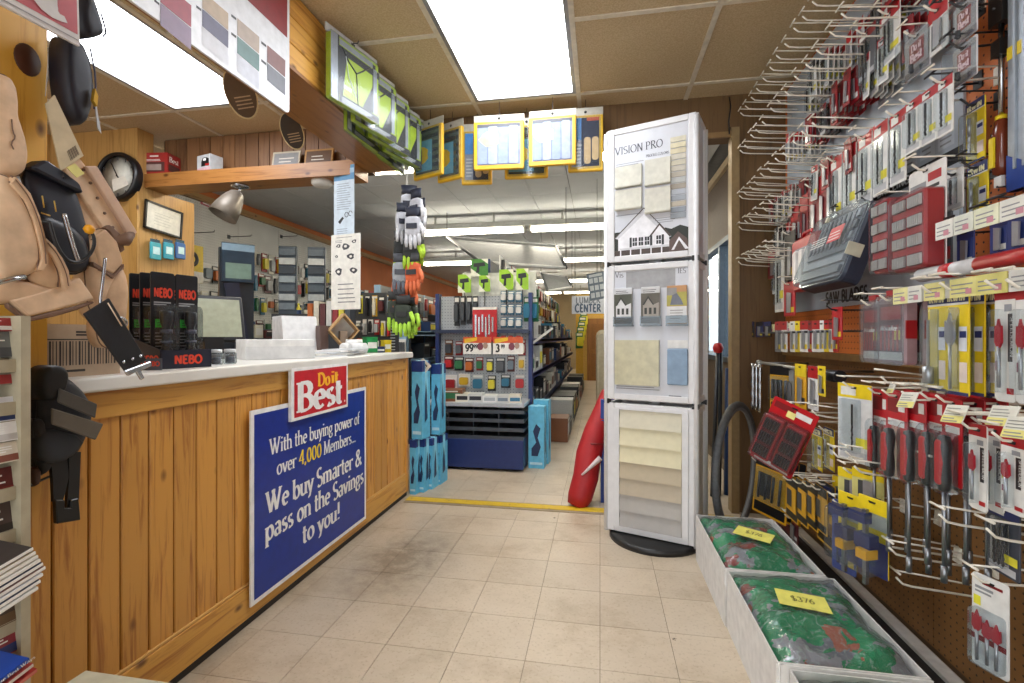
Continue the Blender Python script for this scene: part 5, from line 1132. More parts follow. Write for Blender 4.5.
def item(fn, label, cat, name, px0, px1, py0, py1, X, rz=RZ, group=None, tilt=0, hk=None, args=(), wh=None):
    c, w_, h = fit(px0, px1, py0, py1, X, rz)
    if wh: w_, h = wh
    t = thing(name, label, cat, c, rz, group, (0, radians(tilt), rz)); fn(t, w_, h, *args)
    if hk: hook(hk, c.y, c.z-.010, max(.06, WALLX-.004-c.x+.035), 'wire peg hook carrying the '+label[:60].rsplit(' ', 1)[0] if False else 'peg hook of the '+' '.join(label.split()[:12]), tilt=0)
    return t
def stack(t, n, step, label, dirv=(1, 0), group=None):
    """more of the same pack hanging behind the first one on its hook"""
    for k in range(1, n+1): dup(t, (t.location.x+step*k, t.location.y, t.location.z), label=label+([', next to it', ', second behind', ', third behind'][k-1] if n > 1 else ''), group=group, rot=t.rotation_euler)

# ---- pale header panel with black stripes
t = thing('header_panel', 'pale blue grey header panel with black lettered stripes on the orange pegboard', 'panel', (1.018, 2.93, 0), RZ)
q = MB(); W_ = 1.33; q.box(0, 0, 1.13, W_, .006, 2.36, 0)
for z, s_ in ((1.735, 'DRILL BITS'), (1.505, 'DRILLING BITS')):
    q.rect(0, z, W_, z+.045, -.0006, 1); write(q, s_, W_-.44, z+.011, .026, -.0012, 2, serif=False, width=.30, thick=.22, thin=.18)
write(q, 'SAW BLADES', .47, 1.15, .05, -.0012, 1, serif=False, width=.36, thick=.24, thin=.2)
for k in range(4):
    x = W_-.36+k*.085; q.rect(x, 1.565, x+.07, 1.69, -.0006, 3); q.rect(x+.008, 1.65, x+.062, 1.682, -.0012, 4); lines(q, x+.01, x+.06, 1.575, 1.64, 4, -.0012, 5, .35)
part('board', q, [M('#aab3bd', .4, 0, .04), M('#17181a', .4), M('#d6d8da', .4), M('#bcc3cb', .4), M('#3c4a68', .4), GREY], t)

ORD = 'first second third fourth fifth sixth seventh eighth ninth tenth eleventh twelfth thirteenth fourteenth'.split()
# ---- rows of empty white hooks, upper left of the wall
rows = [(2.185, 1.66, 2.86, 14, 'top'), (1.99, 1.62, 2.88, 14, 'second'), (1.745, 1.95, 2.90, 11, 'third'), (1.58, 2.40, 2.90, 6, 'fourth'), (1.385, 2.45, 2.90, 6, 'fifth')]
for z, ya, yb, n, nm in rows:
    for k in range(n):
        y = ya+(yb-ya)*k/(n-1)+rnd.uniform(-.012, .012)
        hook('white', y, z+rnd.uniform(-.008, .008), .27, 'white wire peg hook of the %s hook row, %s from the near end' % (nm, ORD[k]), 'white hooks of the %s row' % nm)
# packs left on those hooks, close to the panel
tmpl = []
def tpl(fn, w_, h, name, cat, *a):
    t = thing(name, 'x', cat, (0, 0, -5), RZ); fn(t, w_, h, *a); t['_w'] = w_; tmpl.append(t); return t
T_A = tpl(d_drill, .052, .15, 'drill_bit_pack', 'drill bits', REDC, 1); T_B = tpl(d_drill, .06, .13, 'drill_bit_pack', 'drill bits', REDD, 2, False, M('#4a4c50', .4)); T_C = tpl(d_logo, .07, .085, 'bit_box', 'drill bits')
T_D = tpl(d_blade, .05, .14, 'blade_pack', 'blades', M('#c01f26', .4), M('#d8d8d8', .4)); T_E = tpl(d_drill, .048, .16, 'drill_bit_pack', 'drill bits', M('#2a2c30', .4), 1, True); T_F = tpl(d_blade, .055, .13, 'blade_pack', 'blades', REDD, M('#8f1820', .4), CARDW)
NM = {0: 'red topped white drill bit card', 1: 'dark red and grey drill bit card', 2: 'clear bit box with square red label', 3: 'red and white blade card', 4: 'black topped drill bit card', 5: 'all red blade card'}
for ri, (z, ya, yb, n, nm) in enumerate(rows):
    for k in range(n):
        y = ya+(yb-ya)*k/(n-1); f = k/(n-1)
        if ri == 0 and f > .72 or ri == 1 and f > .8: continue
        ti = rnd.choice([[0, 1, 5, 3, 2, 4], [1, 0, 5, 3, 5], [0, 3, 5, 0, 4], [3, 5, 4], [5, 0, 4]][ri]); cnt = rnd.choice([3, 4, 5, 6] if ri < 2 else [3, 4, 5])
        for j in range(cnt):
            dup(tmpl[ti], (WALLX-.035-.019*j, y+rnd.uniform(-.006, .006), z+.004-.001*j), RZ, '%s, %s out on hook %s of the %s row' % (NM[ti], ORD[j], ORD[k], nm), '%s on the %s hook row' % (NM[ti], nm), rot=(0, radians(rnd.uniform(-5, 5)), RZ+rnd.uniform(-.12, .12)))
for t in tmpl:
    for c in list(t.children): bpy.data.objects.remove(c)
    bpy.data.objects.remove(t)
# lower row of tall packs hanging in front of the second stripe
def row_items(fn, lab, name, cat, pxs, ytop, ybot, X, group, args=(), hk='white'):
    for k, (a, b) in enumerate(pxs):
        f = k/max(1, len(pxs)-1); f0 = ytop[0]+(ytop[1]-ytop[0])*f; f1 = ybot[0]+(ybot[1]-ybot[0])*f
        item(fn, lab[k] if isinstance(lab, list) else lab, cat, name, a, b, f0, f1, X, group=group, args=args, hk=hk if k % 2 == 0 else None)
ords = ['first', 'second', 'third', 'fourth', 'fifth', 'sixth', 'seventh', 'eighth', 'ninth']
row_items(d_drill, ['white drill bit card with red top, %s from the left crossing the lower stripe' % ords[i] for i in range(5)], 'drill_bit_pack', 'drill bits', [(830, 842), (843, 856), (858, 872), (873, 888), (890, 906)], (158, 112), (226, 184), .93, 'white drill cards on the lower stripe', (REDC, 1))
row_items(d_blade, ['red blade card, %s from the left above the far shelf tags' % ords[i] for i in range(5)], 'blade_pack', 'blades', [(791, 799), (800, 808), (809, 818), (818, 826), (826, 833)], (205, 165), (262, 235), .93, 'red cards left of the grey case', (REDC, REDD, CARDW))
row_items(d_drill, ['white card with black bit and red square, %s from the left under the upper stripe' % ords[i] for i in range(3)], 'drill_bit_pack', 'drill bits', [(905, 921), (921, 937), (937, 953)], (100, 78), (152, 135), .9, 'white cards with black bits under the upper stripe', (REDC, 1))
item(d_logo, 'upper clear bit box with square red label beside the orange pegboard', 'bit box', 'bit_box', 953, 977, 2, 40, .93, hk='black'); item(d_logo, 'lower clear bit box with square red label beside the orange pegboard', 'bit box', 'bit_box', 953, 977, 43, 82, .93, hk='black')
item(d_logo, 'clear bit box with red label farther left, above the upper stripe', 'bit box', 'bit_box', 905, 930, 32, 75, .92, hk='white')
item(d_blade, 'red and white pack with grey block, above the upper stripe', 'pack', 'blade_pack', 928, 948, 6, 52, .92, args=(REDC, CARDW, GREY), hk='white'); item(d_blade, 'narrow dark red pack near the top, left of the clear bit boxes', 'pack', 'blade_pack', 945, 955, 10, 45, .95, args=(REDD, REDD, CARDW), hk='black')
item(d_drill, 'white red-labelled drill card at the very top of the header panel', 'drill bits', 'drill_bit_pack', 880, 900, 10, 62, .92, args=(REDC, 2), hk='white'); item(d_drill, 'grey drill card with dark bits near the top of the header panel', 'drill bits', 'drill_bit_pack', 858, 876, 30, 78, .92, args=(REDD, 2, False, M('#55575c', .4)), hk='white')
item(d_blade, 'small dark red card below the clear bit boxes', 'pack', 'blade_pack', 942, 953, 82, 104, .95, args=(REDD, REDD, CARDW), hk='black')

# ---- orange pegboard strip: bit cards, giant screwdriver, long aluminium tool
item(d_irwin, 'upper yellow and navy bit card on the orange pegboard beside the long screwdriver', 'drill bits', 'bit_card', 966, 985, 100, 162, .97, hk='black', args=('drill',)); item(d_irwin, 'lower yellow and navy bit card on the orange pegboard, above the price tags', 'drill bits', 'bit_card', 967, 988, 163, 230, .97, hk='black', args=('drill',))
c, w_, h = fit(993, 1010, 0, 182, .985)
t = thing('long_screwdriver', 'very long screwdriver with amber handle and black tip guard on the orange pegboard', 'screwdriver', (c.x, c.y, c.z-h), RZ)
q = MB(); q.lathe([(.006, 0), (.017, .006), (.02, .03), (.0175, .06), (.019, .10), (.014, .135), (.006, .15)], 10, T=Matrix.Translation((0, 0, .015))); part('handle', q, M('#6a2f1c', .15), t, label='amber brown translucent handle')
q = MB(); q.box(-.007, -.023, .035, .007, -.018, .11); q.lathe([(.012, 0), (.012, .01)], 10, T=Matrix.Translation((0, 0, .155))); part('label_band', q, M('#e0c51c', .4), t, label='yellow label and collar')
q = MB(); q.cyl((0, 0, .16), (0, 0, h-.05), .006, n=10); part('shaft', q, CHROME, t)
q = MB(); q.box(-.014, -.014, h-.14, .014, .012, h-.1); q.box(-.022, -.014, h-.06, .022, .014, h+.06); part('tip_guard', q, M('#1c1a18', .4), t, label='black tip guard')
q = MB(); q.box(-.012, -.008, -.012, .012, .0, .014); part('price_tag', q, CARDW, t); q = MB(); q.tube([(0, .04, -.01), (0, -.01, -.012)], .003, 5); q.tube([(0, .04, h-.02), (0, -.02, h-.02)], .003, 5); part('peg', q, DSTEEL, t)
c, w_, h = fit(1012, 1040, -30, 188, .99)
t = thing('aluminium_straightedge', 'long aluminium tool with yellow label and blue foot at the right frame edge', 'tool', (c.x, c.y, c.z-h), RZ)
q = MB(); q.box(-.034, -.012, 0, .034, .006, h); q.box(-.012, -.018, .05, -.006, -.012, h); q.box(.014, -.018, .05, .02, -.012, h); part('bar', q, M('#a3abb3', .3, .5), t)
q = MB(); q.box(-.036, -.014, 0, .036, .008, .05, 0); q.prism([(-.036, .05), (.036, .05), (-.036, .09)], -.014, .008, 0); part('foot', q, M('#21418f', .35), t); q = MB(); q.box(-.035, -.0135, h*.62, .035, -.0125, h*.68); part('label', q, IRY, t)
q = MB(); q.box(-.01, .0, h-.01, .01, .036, h+.01); q.box(-.01, 0, .02, .01, .036, .04); part('clip', q, DSTEEL, t)
for k, (a, b, y0, y1) in enumerate(((957, 974, 228, 268), (990, 1008, 216, 254), (1008, 1028, 208, 250))):
    item(d_blade, ['blue blade card under the upper price rail, left of the other two', 'blue blade card under the upper price rail, middle one', 'blue blade card under the upper price rail at the frame edge'][k], 'blades', 'blade_pack', a, b, y0, y1, .9, args=(IRB, M('#2b3a7a', .4), CARDW), hk='black')
item(d_blade, 'grey and red narrow card between the price rails, below the header panel corner', 'blades', 'blade_pack', 938, 952, 185, 268, .93, args=(M('#c9cbce', .4), M('#51565e', .4), RED), hk='black')
item(d_drill, 'small white card with red end at the lower corner of the header panel', 'drill bits', 'drill_bit_pack', 946, 963, 170, 210, .93, args=(CARDW, 1, False), hk='black')

# ---- price rails
def rail(name, label, Xr, ya, yb, z, tags, colr, armz=.03):
    """bar with price tags carried by two arms from the pegboard"""
    L = abs(ya-yb); t = thing(name, label, 'price rail', (Xr, ya, z), RZ)
    q = MB(); q.box(0, 0, -.002, L, .006, .005); q.box(0, 0, -.028, L, .003, -.002); part('rail', q, M('#bdbdb8', .4, .2), t)
    for a, b, c in tags:
        q = MB(); q.box(a*L, -.003, -.03, b*L, -.0005, .012, 0); lines(q, (a+.02*(b-a))*L+.004, b*L-.006, -.022, .006, 3, -.0034, 1, .3); q.rect(b*L-.03, -.024, b*L-.012, -.012, -.0036, 2); part('price_tag', q, [M(c, .5), M('#8d8f92', .5), M('#c98a98', .5)], t)
    for x in (.03, L-.04): q = MB(); q.tube([(x, .003, 0), (x, WALLX-Xr, armz)], .0035, 6); part('arm', q, DSTEEL, t)
    return t
rail('price_rail', 'upper price rail with white tags in front of the orange pegboard', .80, 1.345, .98, 1.262, [(0, .16, '#dfe0da'), (.17, .33, '#d8dcd0'), (.34, .52, '#dfe2c6'), (.53, .72, '#e2e2da'), (.73, .9, '#dedbd0')], 0)
t = rail('price_rail', 'lower price rail with yellow tags under the red bar', .79, 1.50, 1.0, 1.118, [(0, .13, '#dcd99a'), (.13, .24, '#d9dad2'), (.26, .4, '#ddd78e'), (.44, .6, '#ddd88c'), (.6, .76, '#d9d480'), (.77, .97, '#dadbd6')], 0)
a = P(912, 280, X=.80); t = thing('rolled_banner', 'clear and red rolled plastic sleeve lying along the lower price rail', 'sleeve', (.815, 1.43, 1.158), RZ)
q = MB(); q.cyl((0, 0, 0), (.2, 0, .0), .017, n=12); part('clear_part', q, M('#c9cbcd', .15), t); q = MB(); q.cyl((.2, 0, 0), (.46, 0, 0), .0175, n=12); q.cyl((.09, 0, 0), (.125, 0, 0), .0175, n=12); part('red_part', q, M('#b51c22', .3), t, label='red sleeve end')
q = MB(); q.tube([(.05, 0, 0), (.05, WALLX-.815, .01)], .003, 5); q.tube([(.4, 0, 0), (.4, WALLX-.815, .01)], .003, 5); part('arm', q, DSTEEL, t)
q = MB()
# ---- red bit sets, grey case and red caddy
t = item(d_redset, 'right red boxed bit set with white header card, left of the upper price rail', 'bit set', 'bit_set', 909, 946, 166, 272, .86, hk='white')
item(d_redset, 'left red bit set tray without header beside the grey case', 'bit set', 'bit_set', 888, 906, 200, 274, .88, args=(False,), hk='white')
c, w_, h = fit(826, 876, 212, 290, .92)
t = thing('tool_case', 'large grey clear lidded tool case with red label, hanging left of the red bit sets', 'case', (c.x, c.y, c.z), RZ, None, (radians(-20), 0, RZ))
q = MB(); q.rbox(-w_/2, -.012, -h, w_/2, .05, 0, .025); part('back_shell', q, M('#2b3040', .4), t, label='dark navy back shell')
q = MB(); q.rect(-w_*.46, -h*.94, w_*.46, -h*.06, -.0126, 0)
for k in range(6): q.box(-w_*.44, -.022, -h*.9+k*h*.14, w_*.44, -.0126, -h*.9+k*h*.14+h*.09, 1 if k % 2 else 2)
for k in range(9): q.box(-w_*.42+k*w_*.095, -.026, -h*.55, -w_*.42+k*w_*.095+w_*.04, -.0126, -h*.12, 2)
part('contents', q, [M('#94989c', .5), M('#aeb2b5', .4), M('#74797f', .4)], t)
q = MB(); q.rbox(-w_*.495, -.042, -h*.99, w_*.495, -.010, -h*.01, .025); part('clear_lid', q, CLEARD, t)
q = MB(); q.rect(w_*.08, -h*.5, w_*.36, -h*.3, -.0426, 0); lines(q, w_*.1, w_*.34, -h*.47, -h*.34, 3, -.043, 1, .3); lines(q, -w_*.3, .02, -h*.5, -h*.36, 4, -.0426, 1, .35, .2); part('label', q, [M('#c2404a', .4), CARDW], t, label='red and white label')
q = MB(); q.tube([(-w_*.2, .02, -.005), (-w_*.19, .02, .03), (w_*.19, .02, .03), (w_*.2, .02, -.005)], .009, 8); part('handle', q, M('#23283a', .4), t); q = MB(); q.box(-w_*.12, -.05, -h*.16, -w_*.08, -.04, -h*.1); part('latch', q, M('#c9c6b0', .4), t)
q = MB(); q.box(w_*.5, -.03, -h*.7, w_*.5+.006, .02, -h*.55); part('latch', q, M('#c9c6b0', .4), t)
for dx in (-.1, .1): hook('black', c.y+dx, c.z+.012, WALLX-.004-c.x, '%s black hook holding up the grey tool case' % ('nearer' if dx < 0 else 'farther'), tilt=0, group='hooks of the grey tool case')
c, w_, h = fit(796, 822, 236, 290, .88)
t = thing('red_caddy', 'red rounded plastic caddy holding white tools, left of the grey case', 'caddy', c, RZ)
q = MB(); q.rbox(-w_*.5, -.02, -h, w_*.5, .02, 0, .02, 0); q.rect(-w_*.34, -h*.85, w_*.34, -h*.2, -.0206, 1); part('frame', q, [MWR, M('#8f949a', .4)], t)
q = MB()
for x in (-.24, 0, .24): q.rbox(w_*(x-.07), -.034, -h*.82, w_*(x+.07), -.021, -h*.24, .01)
part('tools', q, M('#d6d3d0', .35), t); q = MB(); q.tube([(-w_*.2, 0, 0), (-w_*.15, 0, .02), (w_*.15, 0, .02), (w_*.2, 0, 0)], .007, 7); part('handle', q, MWR, t)
q = MB(); q.tube([(0, 0, .02), (0, WALLX-c.x, .02)], .003, 5); part('hook', q, DSTEEL, t)
item(d_blade, 'small red capped pack below the fifth hook row, left of the header foot', 'pack', 'blade_pack', 784, 795, 282, 316, .88, args=(REDC, MWR, IRY), hk='white'); item(d_drill, 'white and black tall narrow card under the fourth hook row', 'pack', 'drill_bit_pack', 775, 784, 246, 312, .9, args=(M('#3a3b3e', .4), 1), hk='white')
item(d_blade, 'yellow edged dark card under the fourth hook row', 'pack', 'blade_pack', 785, 795, 232, 280, .9, args=(BLACK, M('#3f3a30', .4), IRY), hk='white'); item(d_blade, 'small red pack left of the yellow edged card', 'pack', 'blade_pack', 768, 778, 250, 278, .92, args=(REDC, REDD, CARDW), hk='white')

# ---- far shelf tags and the bar of hanging blades
rail('price_rail', 'small price rail with pale tags at the far end of the tool wall', .86, 2.72, 2.28, 1.052, [(k/6+.01, (k+1)/6-.01, ['#dfdca8', '#e0ddb4', '#dcd890', '#e2e0c8', '#dfdccc', '#dedb9e'][k]) for k in range(6)], 0)
bars = [('black_blade_bar', .85, 2.86, 2.02, 1.022, 'black bar of hanging blades above the wooden batten')]
t = thing('hanging_bar', 'black bar of hanging blades above the wooden batten', 'bar', (.85, 2.86, 1.022), RZ)
q = MB(); q.tube([(0, 0, 0), (.84, 0, 0)], .005, 6); part('bar', q, DSTEEL, t)
for x in (.05, .42, .8): q = MB(); q.tube([(x, 0, 0), (x, WALLX-.85, .0)], .004, 6); part('arm', q, DSTEEL, t)
spec = [(747, 754, IRB, DGREY), (756, 763, BLACK, IRB), (764, 771, IRB, BLACK), (775, 781, REDC, M('#6d6f73', .4)), (781, 787, REDC, CARDW), (790, 795, CARDW, CARDW), (795, 800, IRY, IRY), (800, 808, REDC, CARDW), (808, 812, REDD, REDC), (812, 820, REDC, CARDW), (820, 824, CARDW, CARDW), (824, 829, REDC, IRY), (829, 833, REDD, CARDW), (833, 838, CARDW, REDC)]
for k, (a, b, c1, c2) in enumerate(spec):
    f = k/13; item(d_blade, ['navy and grey', 'black and navy', 'navy and black', 'red and grey', 'red and white', 'all white', 'yellow', 'wide red and white', 'narrow dark red', 'wide red topped white', 'narrow white', 'red and yellow', 'dark red and white', 'white and red'][k]+' blade pack hanging on the bar above the wooden batten', 'blades', 'blade_pack', a, b, 322-f*2, (337 if k < 3 else 352), .852, args=(c1, c2, IRY), group='blade packs on the far bar')
item(d_blade, 'bright red pack with yellow sticker hanging at the near end of the blade bar', 'blades', 'blade_pack', 832, 842, 307, 340, .84, args=(MWR, MWR, IRY), hk='black')

# ---- lower bar with assorted packs
t = thing('hanging_bar', 'steel bar of assorted hanging packs below the wooden batten', 'bar', (.82, 2.74, .868), RZ)
q = MB(); q.tube([(0, 0, 0), (.72, 0, 0)], .007, 8); q.tube([(-.03, 0, .0), (0, 0, 0)], .012, 8); part('bar', q, M('#b9b9b4', .3, .5), t)
for x in (.06, .66): q = MB(); q.tube([(x, 0, 0), (x, WALLX-.82, .0)], .005, 6); part('arm', q, STEEL, t)
t = thing('ratchet_set', 'chrome sockets hanging at the far end of the lower bar', 'sockets', P(758, 366, X=.82), RZ)
for k in range(3):
    q = MB(); n = 9; q.tube([(-.07+.06*k, -.004, .012-.25*i/n) for i in range(n+1)], [.009 if i % 2 else .013 for i in range(n+1)], 8); part('socket', q, CHROME, t)
item(d_dewalt, 'black and yellow slotted pack on the lower bar', 'pack', 'bit_card', 770, 792, 366, 412, .81, -1.1); item(d_blade, 'yellow upright pack on the lower bar', 'pack', 'blade_pack', 795, 806, 364, 408, .80, args=(IRY, DWY, BLACK)); item(d_blade, 'grey topped long pack on the lower bar', 'pack', 'blade_pack', 786, 794, 367, 415, .83, args=(GREY, M('#7d7a70', .4), IRY))
item(d_blade, 'red and white pack on the lower bar', 'pack', 'blade_pack', 808, 818, 366, 410, .80, args=(REDC, CARDW, GREY)); item(d_blade, 'narrow yellow pack at the near end of the lower bar', 'pack', 'blade_pack', 818, 825, 366, 396, .79, args=(IRY, IRY, BLACK))
a = P(830, 376, X=.84); q = MB(); q.cyl((-.07, 0, 0), (.08, 0, .004), .022, n=12); q.cyl((.0, 0, 0), (.0, WALLX-.85, .0), .004, n=6); solo('black_tube', q, M('#16171c', .35), 'black cylindrical holder behind the lower bar', 'holder', a, RZ)

# ---- tilted red bit set turned toward the aisle
c, w_, h = fit(770, 826, 410, 488, .74, -.75)
t = thing('bit_set', 'red carded bit set hanging crooked on its hook, black bits in two trays', 'bit set', (c.x, c.y, c.z+.015), 0, None, (0, radians(22), -.75)); w_ *= .86; h *= .92
card_base(t, w_, h, MWR, [(.06, .86, .5, .95, REDD), (.55, .85, .9, .93, CARDW), (.1, .02, .9, .08, CARDW)], r=.006)
q = MB(); z1, z0 = -h*.26, -h*.92
for x0, x1 in ((-.47, -.03), (.03, .47)): q.rbox(x0*w_, -.028, z0, x1*w_, -.001, z1, .008, 0); q.rect((x0+.05)*w_, z0+.01, (x1-.05)*w_, z1-.01, -.0286, 1)
part('tray', q, [M('#8f141d', .35), M('#4a0e14', .4)], t)
for k in range(3):
    q = MB()
    for x0 in (-.42, .08):
        for i in range(6): q.box((x0+i*.056)*w_, -.036, z0+.014+k*(z1-z0)*.31, (x0+i*.056+.035)*w_, -.029, z0+.014+k*(z1-z0)*.31+(z1-z0)*.22)
    part('bit_row', q, M('#1f2023', .35, .4), t)
q = MB(); q.rbox(-w_*.49, -.042, z0-.006, w_*.49, -.0005, z1+.006, .01); part('blister', q, CLEAR, t); q = MB(); q.box(-.02, -.003, -.055, .012, -.002, -.03); part('price_sticker', q, TAGY, t)
hook('white', c.y+.03, c.z-.01, .3, 'white hook carrying the crooked red bit set', tilt=0)

# ---- middle of the wall: drivers, bits, cases
for k, (a, b) in enumerate(((867, 883), (882, 908))):
    t = item(d_mwcase, ['left clear fronted red bit case, farther of the two', 'right clear fronted red bit case with white script'][k], 'bit case', 'bit_case', a-2, b, 302-5*k, 362+2*k, .82, hk='white'); stack(t, 3, .045, ['red bit case stacked behind the left clear fronted one', 'red bit case stacked behind the right clear fronted one'][k], group='red bit cases stacked on their hooks')
for k, (a, b, bt) in enumerate(((928, 947, 'hole'), (946, 969, 'spade'))):
    t = item(d_irwin, ['tall yellow card with hole saw under the lower price rail', 'tall yellow card with spade bit under the lower price rail'][k], 'drill bits', 'bit_card', a, b, 288-3*k, 391+4*k, .80, args=(bt,), hk='white'); stack(t, 3, .03, ['yellow card behind the hole saw card', 'yellow card behind the spade bit card'][k], group='yellow bit cards stacked on their hooks')
for k in range(3): item(d_drill, ['dark navy drill card right of the yellow cards, leftmost of three', 'dark navy drill card right of the yellow cards, middle of three', 'dark navy drill card right of the yellow cards, rightmost of three'][k], 'drill bits', 'drill_bit_pack', 970+7*k, 977+7*k, 284-2*k, 392+3*k, .86, args=(BLACK, 1, True, M('#23252e', .4)), hk='white' if k == 1 else None)
t = item(d_spade, 'white card with large red spade bit, right of the yellow cards', 'drill bits', 'spade_bit_card', 995, 1016, 283, 402, .80, hk='white'); stack(t, 2, .025, 'white spade bit card behind the large one', group='white spade cards stacked')
t = item(d_spade, 'white card with red spade bit cut by the right frame edge', 'drill bits', 'spade_bit_card', 1016, 1040, 282, 405, .80, hk='white')
for k, (a, b, y0) in enumerate(((872, 890, 390), (886, 907, 392), (908, 926, 394), (928, 944, 395), (944, 962, 398))):
    t = item(d_driver, 'red carded nut driver with black grip, %s from the left' % ords[k], 'nut driver', 'nut_driver', a, b, y0, y0+84+k, [.86, .80, .81, .82, .82][k], hk='white', args=([.19, .17, .2, .16, .18][k],)); stack(t, 2, .045, 'red carded nut driver behind the %s from the left' % ords[k], group='nut drivers stacked on their hooks')
q = MB(); a = P(860, 388, X=.9)
for k, (a, b, y0, y1) in enumerate(((969, 987, 424, 510), (1001, 1025, 436, 514))):
    t = item(d_spade, ['smaller white spade bit card below the second price tag', 'white spade bit card with wide red blade below the price tags'][k], 'drill bits', 'spade_bit_card', a, b, y0, y1, .80, hk='white'); stack(t, 2, .03, ['white card behind the smaller spade bit card', 'white card behind the wide spade bit card'][k], group='white spade cards stacked')
for k in range(3): item(d_drill, ['black strip card between the two lower white spade cards, leftmost', 'black strip card between the two lower white spade cards, middle', 'black strip card between the two lower white spade cards, rightmost'][k], 'drill bits', 'drill_bit_pack', 987+4*k, 991+4*k, 420, 500, .88, args=(REDD, 1, False, M('#3a2a2c', .4)), hk='white' if k == 0 else None)
item(d_drill, 'large white torch bit card with black bit and yellow band, left of the nut drivers', 'drill bits', 'drill_bit_pack', 838, 872, 384, 462, .82, -1.25, args=(IRY, 1, True, M('#d3d4d3', .4)), hk='white')
# price tags on hook ends
for k, (px, py, X) in enumerate(((908, 400, .77), (955, 414, .77), (1003, 416, .77), (1020, 428, .75), (892, 388, .78))):
    a = P(px, py, X=X); w2, h2 = (.062, .042) if k < 4 else (.026, .03)
    t = thing('price_tag', ['pale yellow price tag in front of the nut drivers', 'pale yellow price tag in front of the yellow bit cards', 'pale yellow price tag below the white spade card', 'pale yellow price tag at the right frame edge', 'small white price tag left of the pale yellow ones'][k], 'price tag', (X, a.y, a.z), RZ)
    q = MB(); T = Matrix.Rotation(radians(-24), 4, 'X') @ Matrix.Rotation(radians(-6), 4, 'Y'); q.box(-w2/2, -.002, -h2/2, w2/2, 0, h2/2, 0, T); q.rect(-w2/2, -h2*.5, w2/2, -h2*.12, -.0024, 1, T)
    q2 = MB(); lines(q2, -w2*.42, w2*.42, -h2*.05, h2*.42, 3, -.003, 2, .3); lines(q2, -w2*.42, w2*.3, -h2*.45, -h2*.15, 2, -.003, 2, .4); q.add([T @ Vector(v) for v in q2.v], q2.f, 2)
    part('tag', q, [M('#d9d8cc', .5), M('#ddd67e', .5), M('#8b8d86', .6)], t); q = MB(); q.tube([(0, .002, 0), (0, WALLX-X, .004)], .0026, 5); part('hook_wire', q, WIRE, t)

# ---- lower left: yellow black packs, clamps
t = item(d_dewalt, 'yellow framed clear pack with dark bits low at the far end of the tool wall', 'pack', 'bit_card', 757, 792, 458, 520, .80, -1.0, hk='white', tilt=6); stack(t, 2, .03, 'yellow framed pack behind the clear dark one', group='yellow packs low on the wall')
for k, (a, b) in enumerate(((786, 798), (796, 808), (806, 818), (815, 827))): item(d_dewalt, 'yellow and black bit pack, %s from the left in the low row' % ords[k], 'pack', 'bit_card', a, b, 478+3*k, 520+4*k, .82, hk='white', args=(False,))
for k, (a, b) in enumerate(((812, 822), (824, 834))): item(d_irwin, ['left yellow and grey screwdriver bit card above the clamps', 'right yellow and grey screwdriver bit card above the clamps'][k], 'drill bits', 'bit_card', a, b, 428, 470, .86, hk='white', args=('drill',))
for k, (a, b, y0, y1) in enumerate(((776, 790, 520, 546), (788, 798, 516, 540))): item(d_blade, ['maroon pack lowest at the far end of the wall', 'small maroon pack beside the lowest one'][k], 'pack', 'blade_pack', a, b, y0, y1, .86, args=(REDD, M('#5a2226', .4), CARDW), hk='white')
item(d_dewalt, 'tall black card with pale print and yellow edges right of the yellow packs', 'pack', 'bit_card', 817, 835, 482, 545, .84, hk='white', args=(False,))
def clamp(px0, px1, py0, py1, X, lab, first=[None]):
    c, w_, h = fit(px0, px1, py0, py1, X, -1.2)
    if first[0]: return dup(first[0], c, label=lab, rot=(0, 0, -1.2))
    t = thing('bar_clamp', lab, 'clamp', c, -1.2, 'carded bar clamps'); w_, h = .095, .22
    card_base(t, w_, h, IRY, [(0, .6, 1, .8, M('#b9b9ad', .4)), (0, 0, 1, .45, IRB), (.1, .1, .6, .4, M('#33405a', .4))], r=.004)
    q = MB(); q.box(-.006, -.03, -h*1.12, .006, -.02, -.03); part('bar', q, STEEL, t)
    q = MB(); q.box(-.02, -.045, -h*.62, .03, -.012, -h*.45); q.box(-.045, -.04, -.07, .01, -.014, -.04); part('jaw', q, M('#1e2a5c', .35), t, label='navy jaw'); q = MB(); q.box(.0, -.06, -h*.74, .034, -.02, -h*.62); part('trigger', q, DWY, t, label='yellow trigger')
    q = MB(); q.rbox(-w_*.46, -.062, -h*.95, w_*.46, -.001, -h*.2, .01); part('blister', q, CLEAR, t); first[0] = t; return t
clamp(842, 860, 494, 580, .80, 'nearest left carded bar clamp with yellow trigger, left of the low hooks'); clamp(864, 882, 498, 585, .78, 'right carded bar clamp with yellow trigger, over the low hooks'); clamp(836, 850, 478, 560, .88, 'carded bar clamp farther back at the left'); clamp(856, 870, 480, 565, .87, 'carded bar clamp farther back at the right')
t = item(d_blade, 'navy clamshell frame pack left of the bar clamps', 'pack', 'blade_pack', 832, 856, 502, 572, .84, -1.1, args=(M('#3c4a86', .4), M('#4a568a', .35), IRY), hk='white')
for k, (a, b, y0) in enumerate(((838, 872, 470), (852, 884, 470))): item(d_blade, ['long yellow header card left above the clamps', 'long yellow header card right above the clamps'][k], 'pack', 'blade_pack', a, b, y0, y0+34, .84, -1.0, args=(IRY, M('#c9c37a', .4), IRB), hk='white')
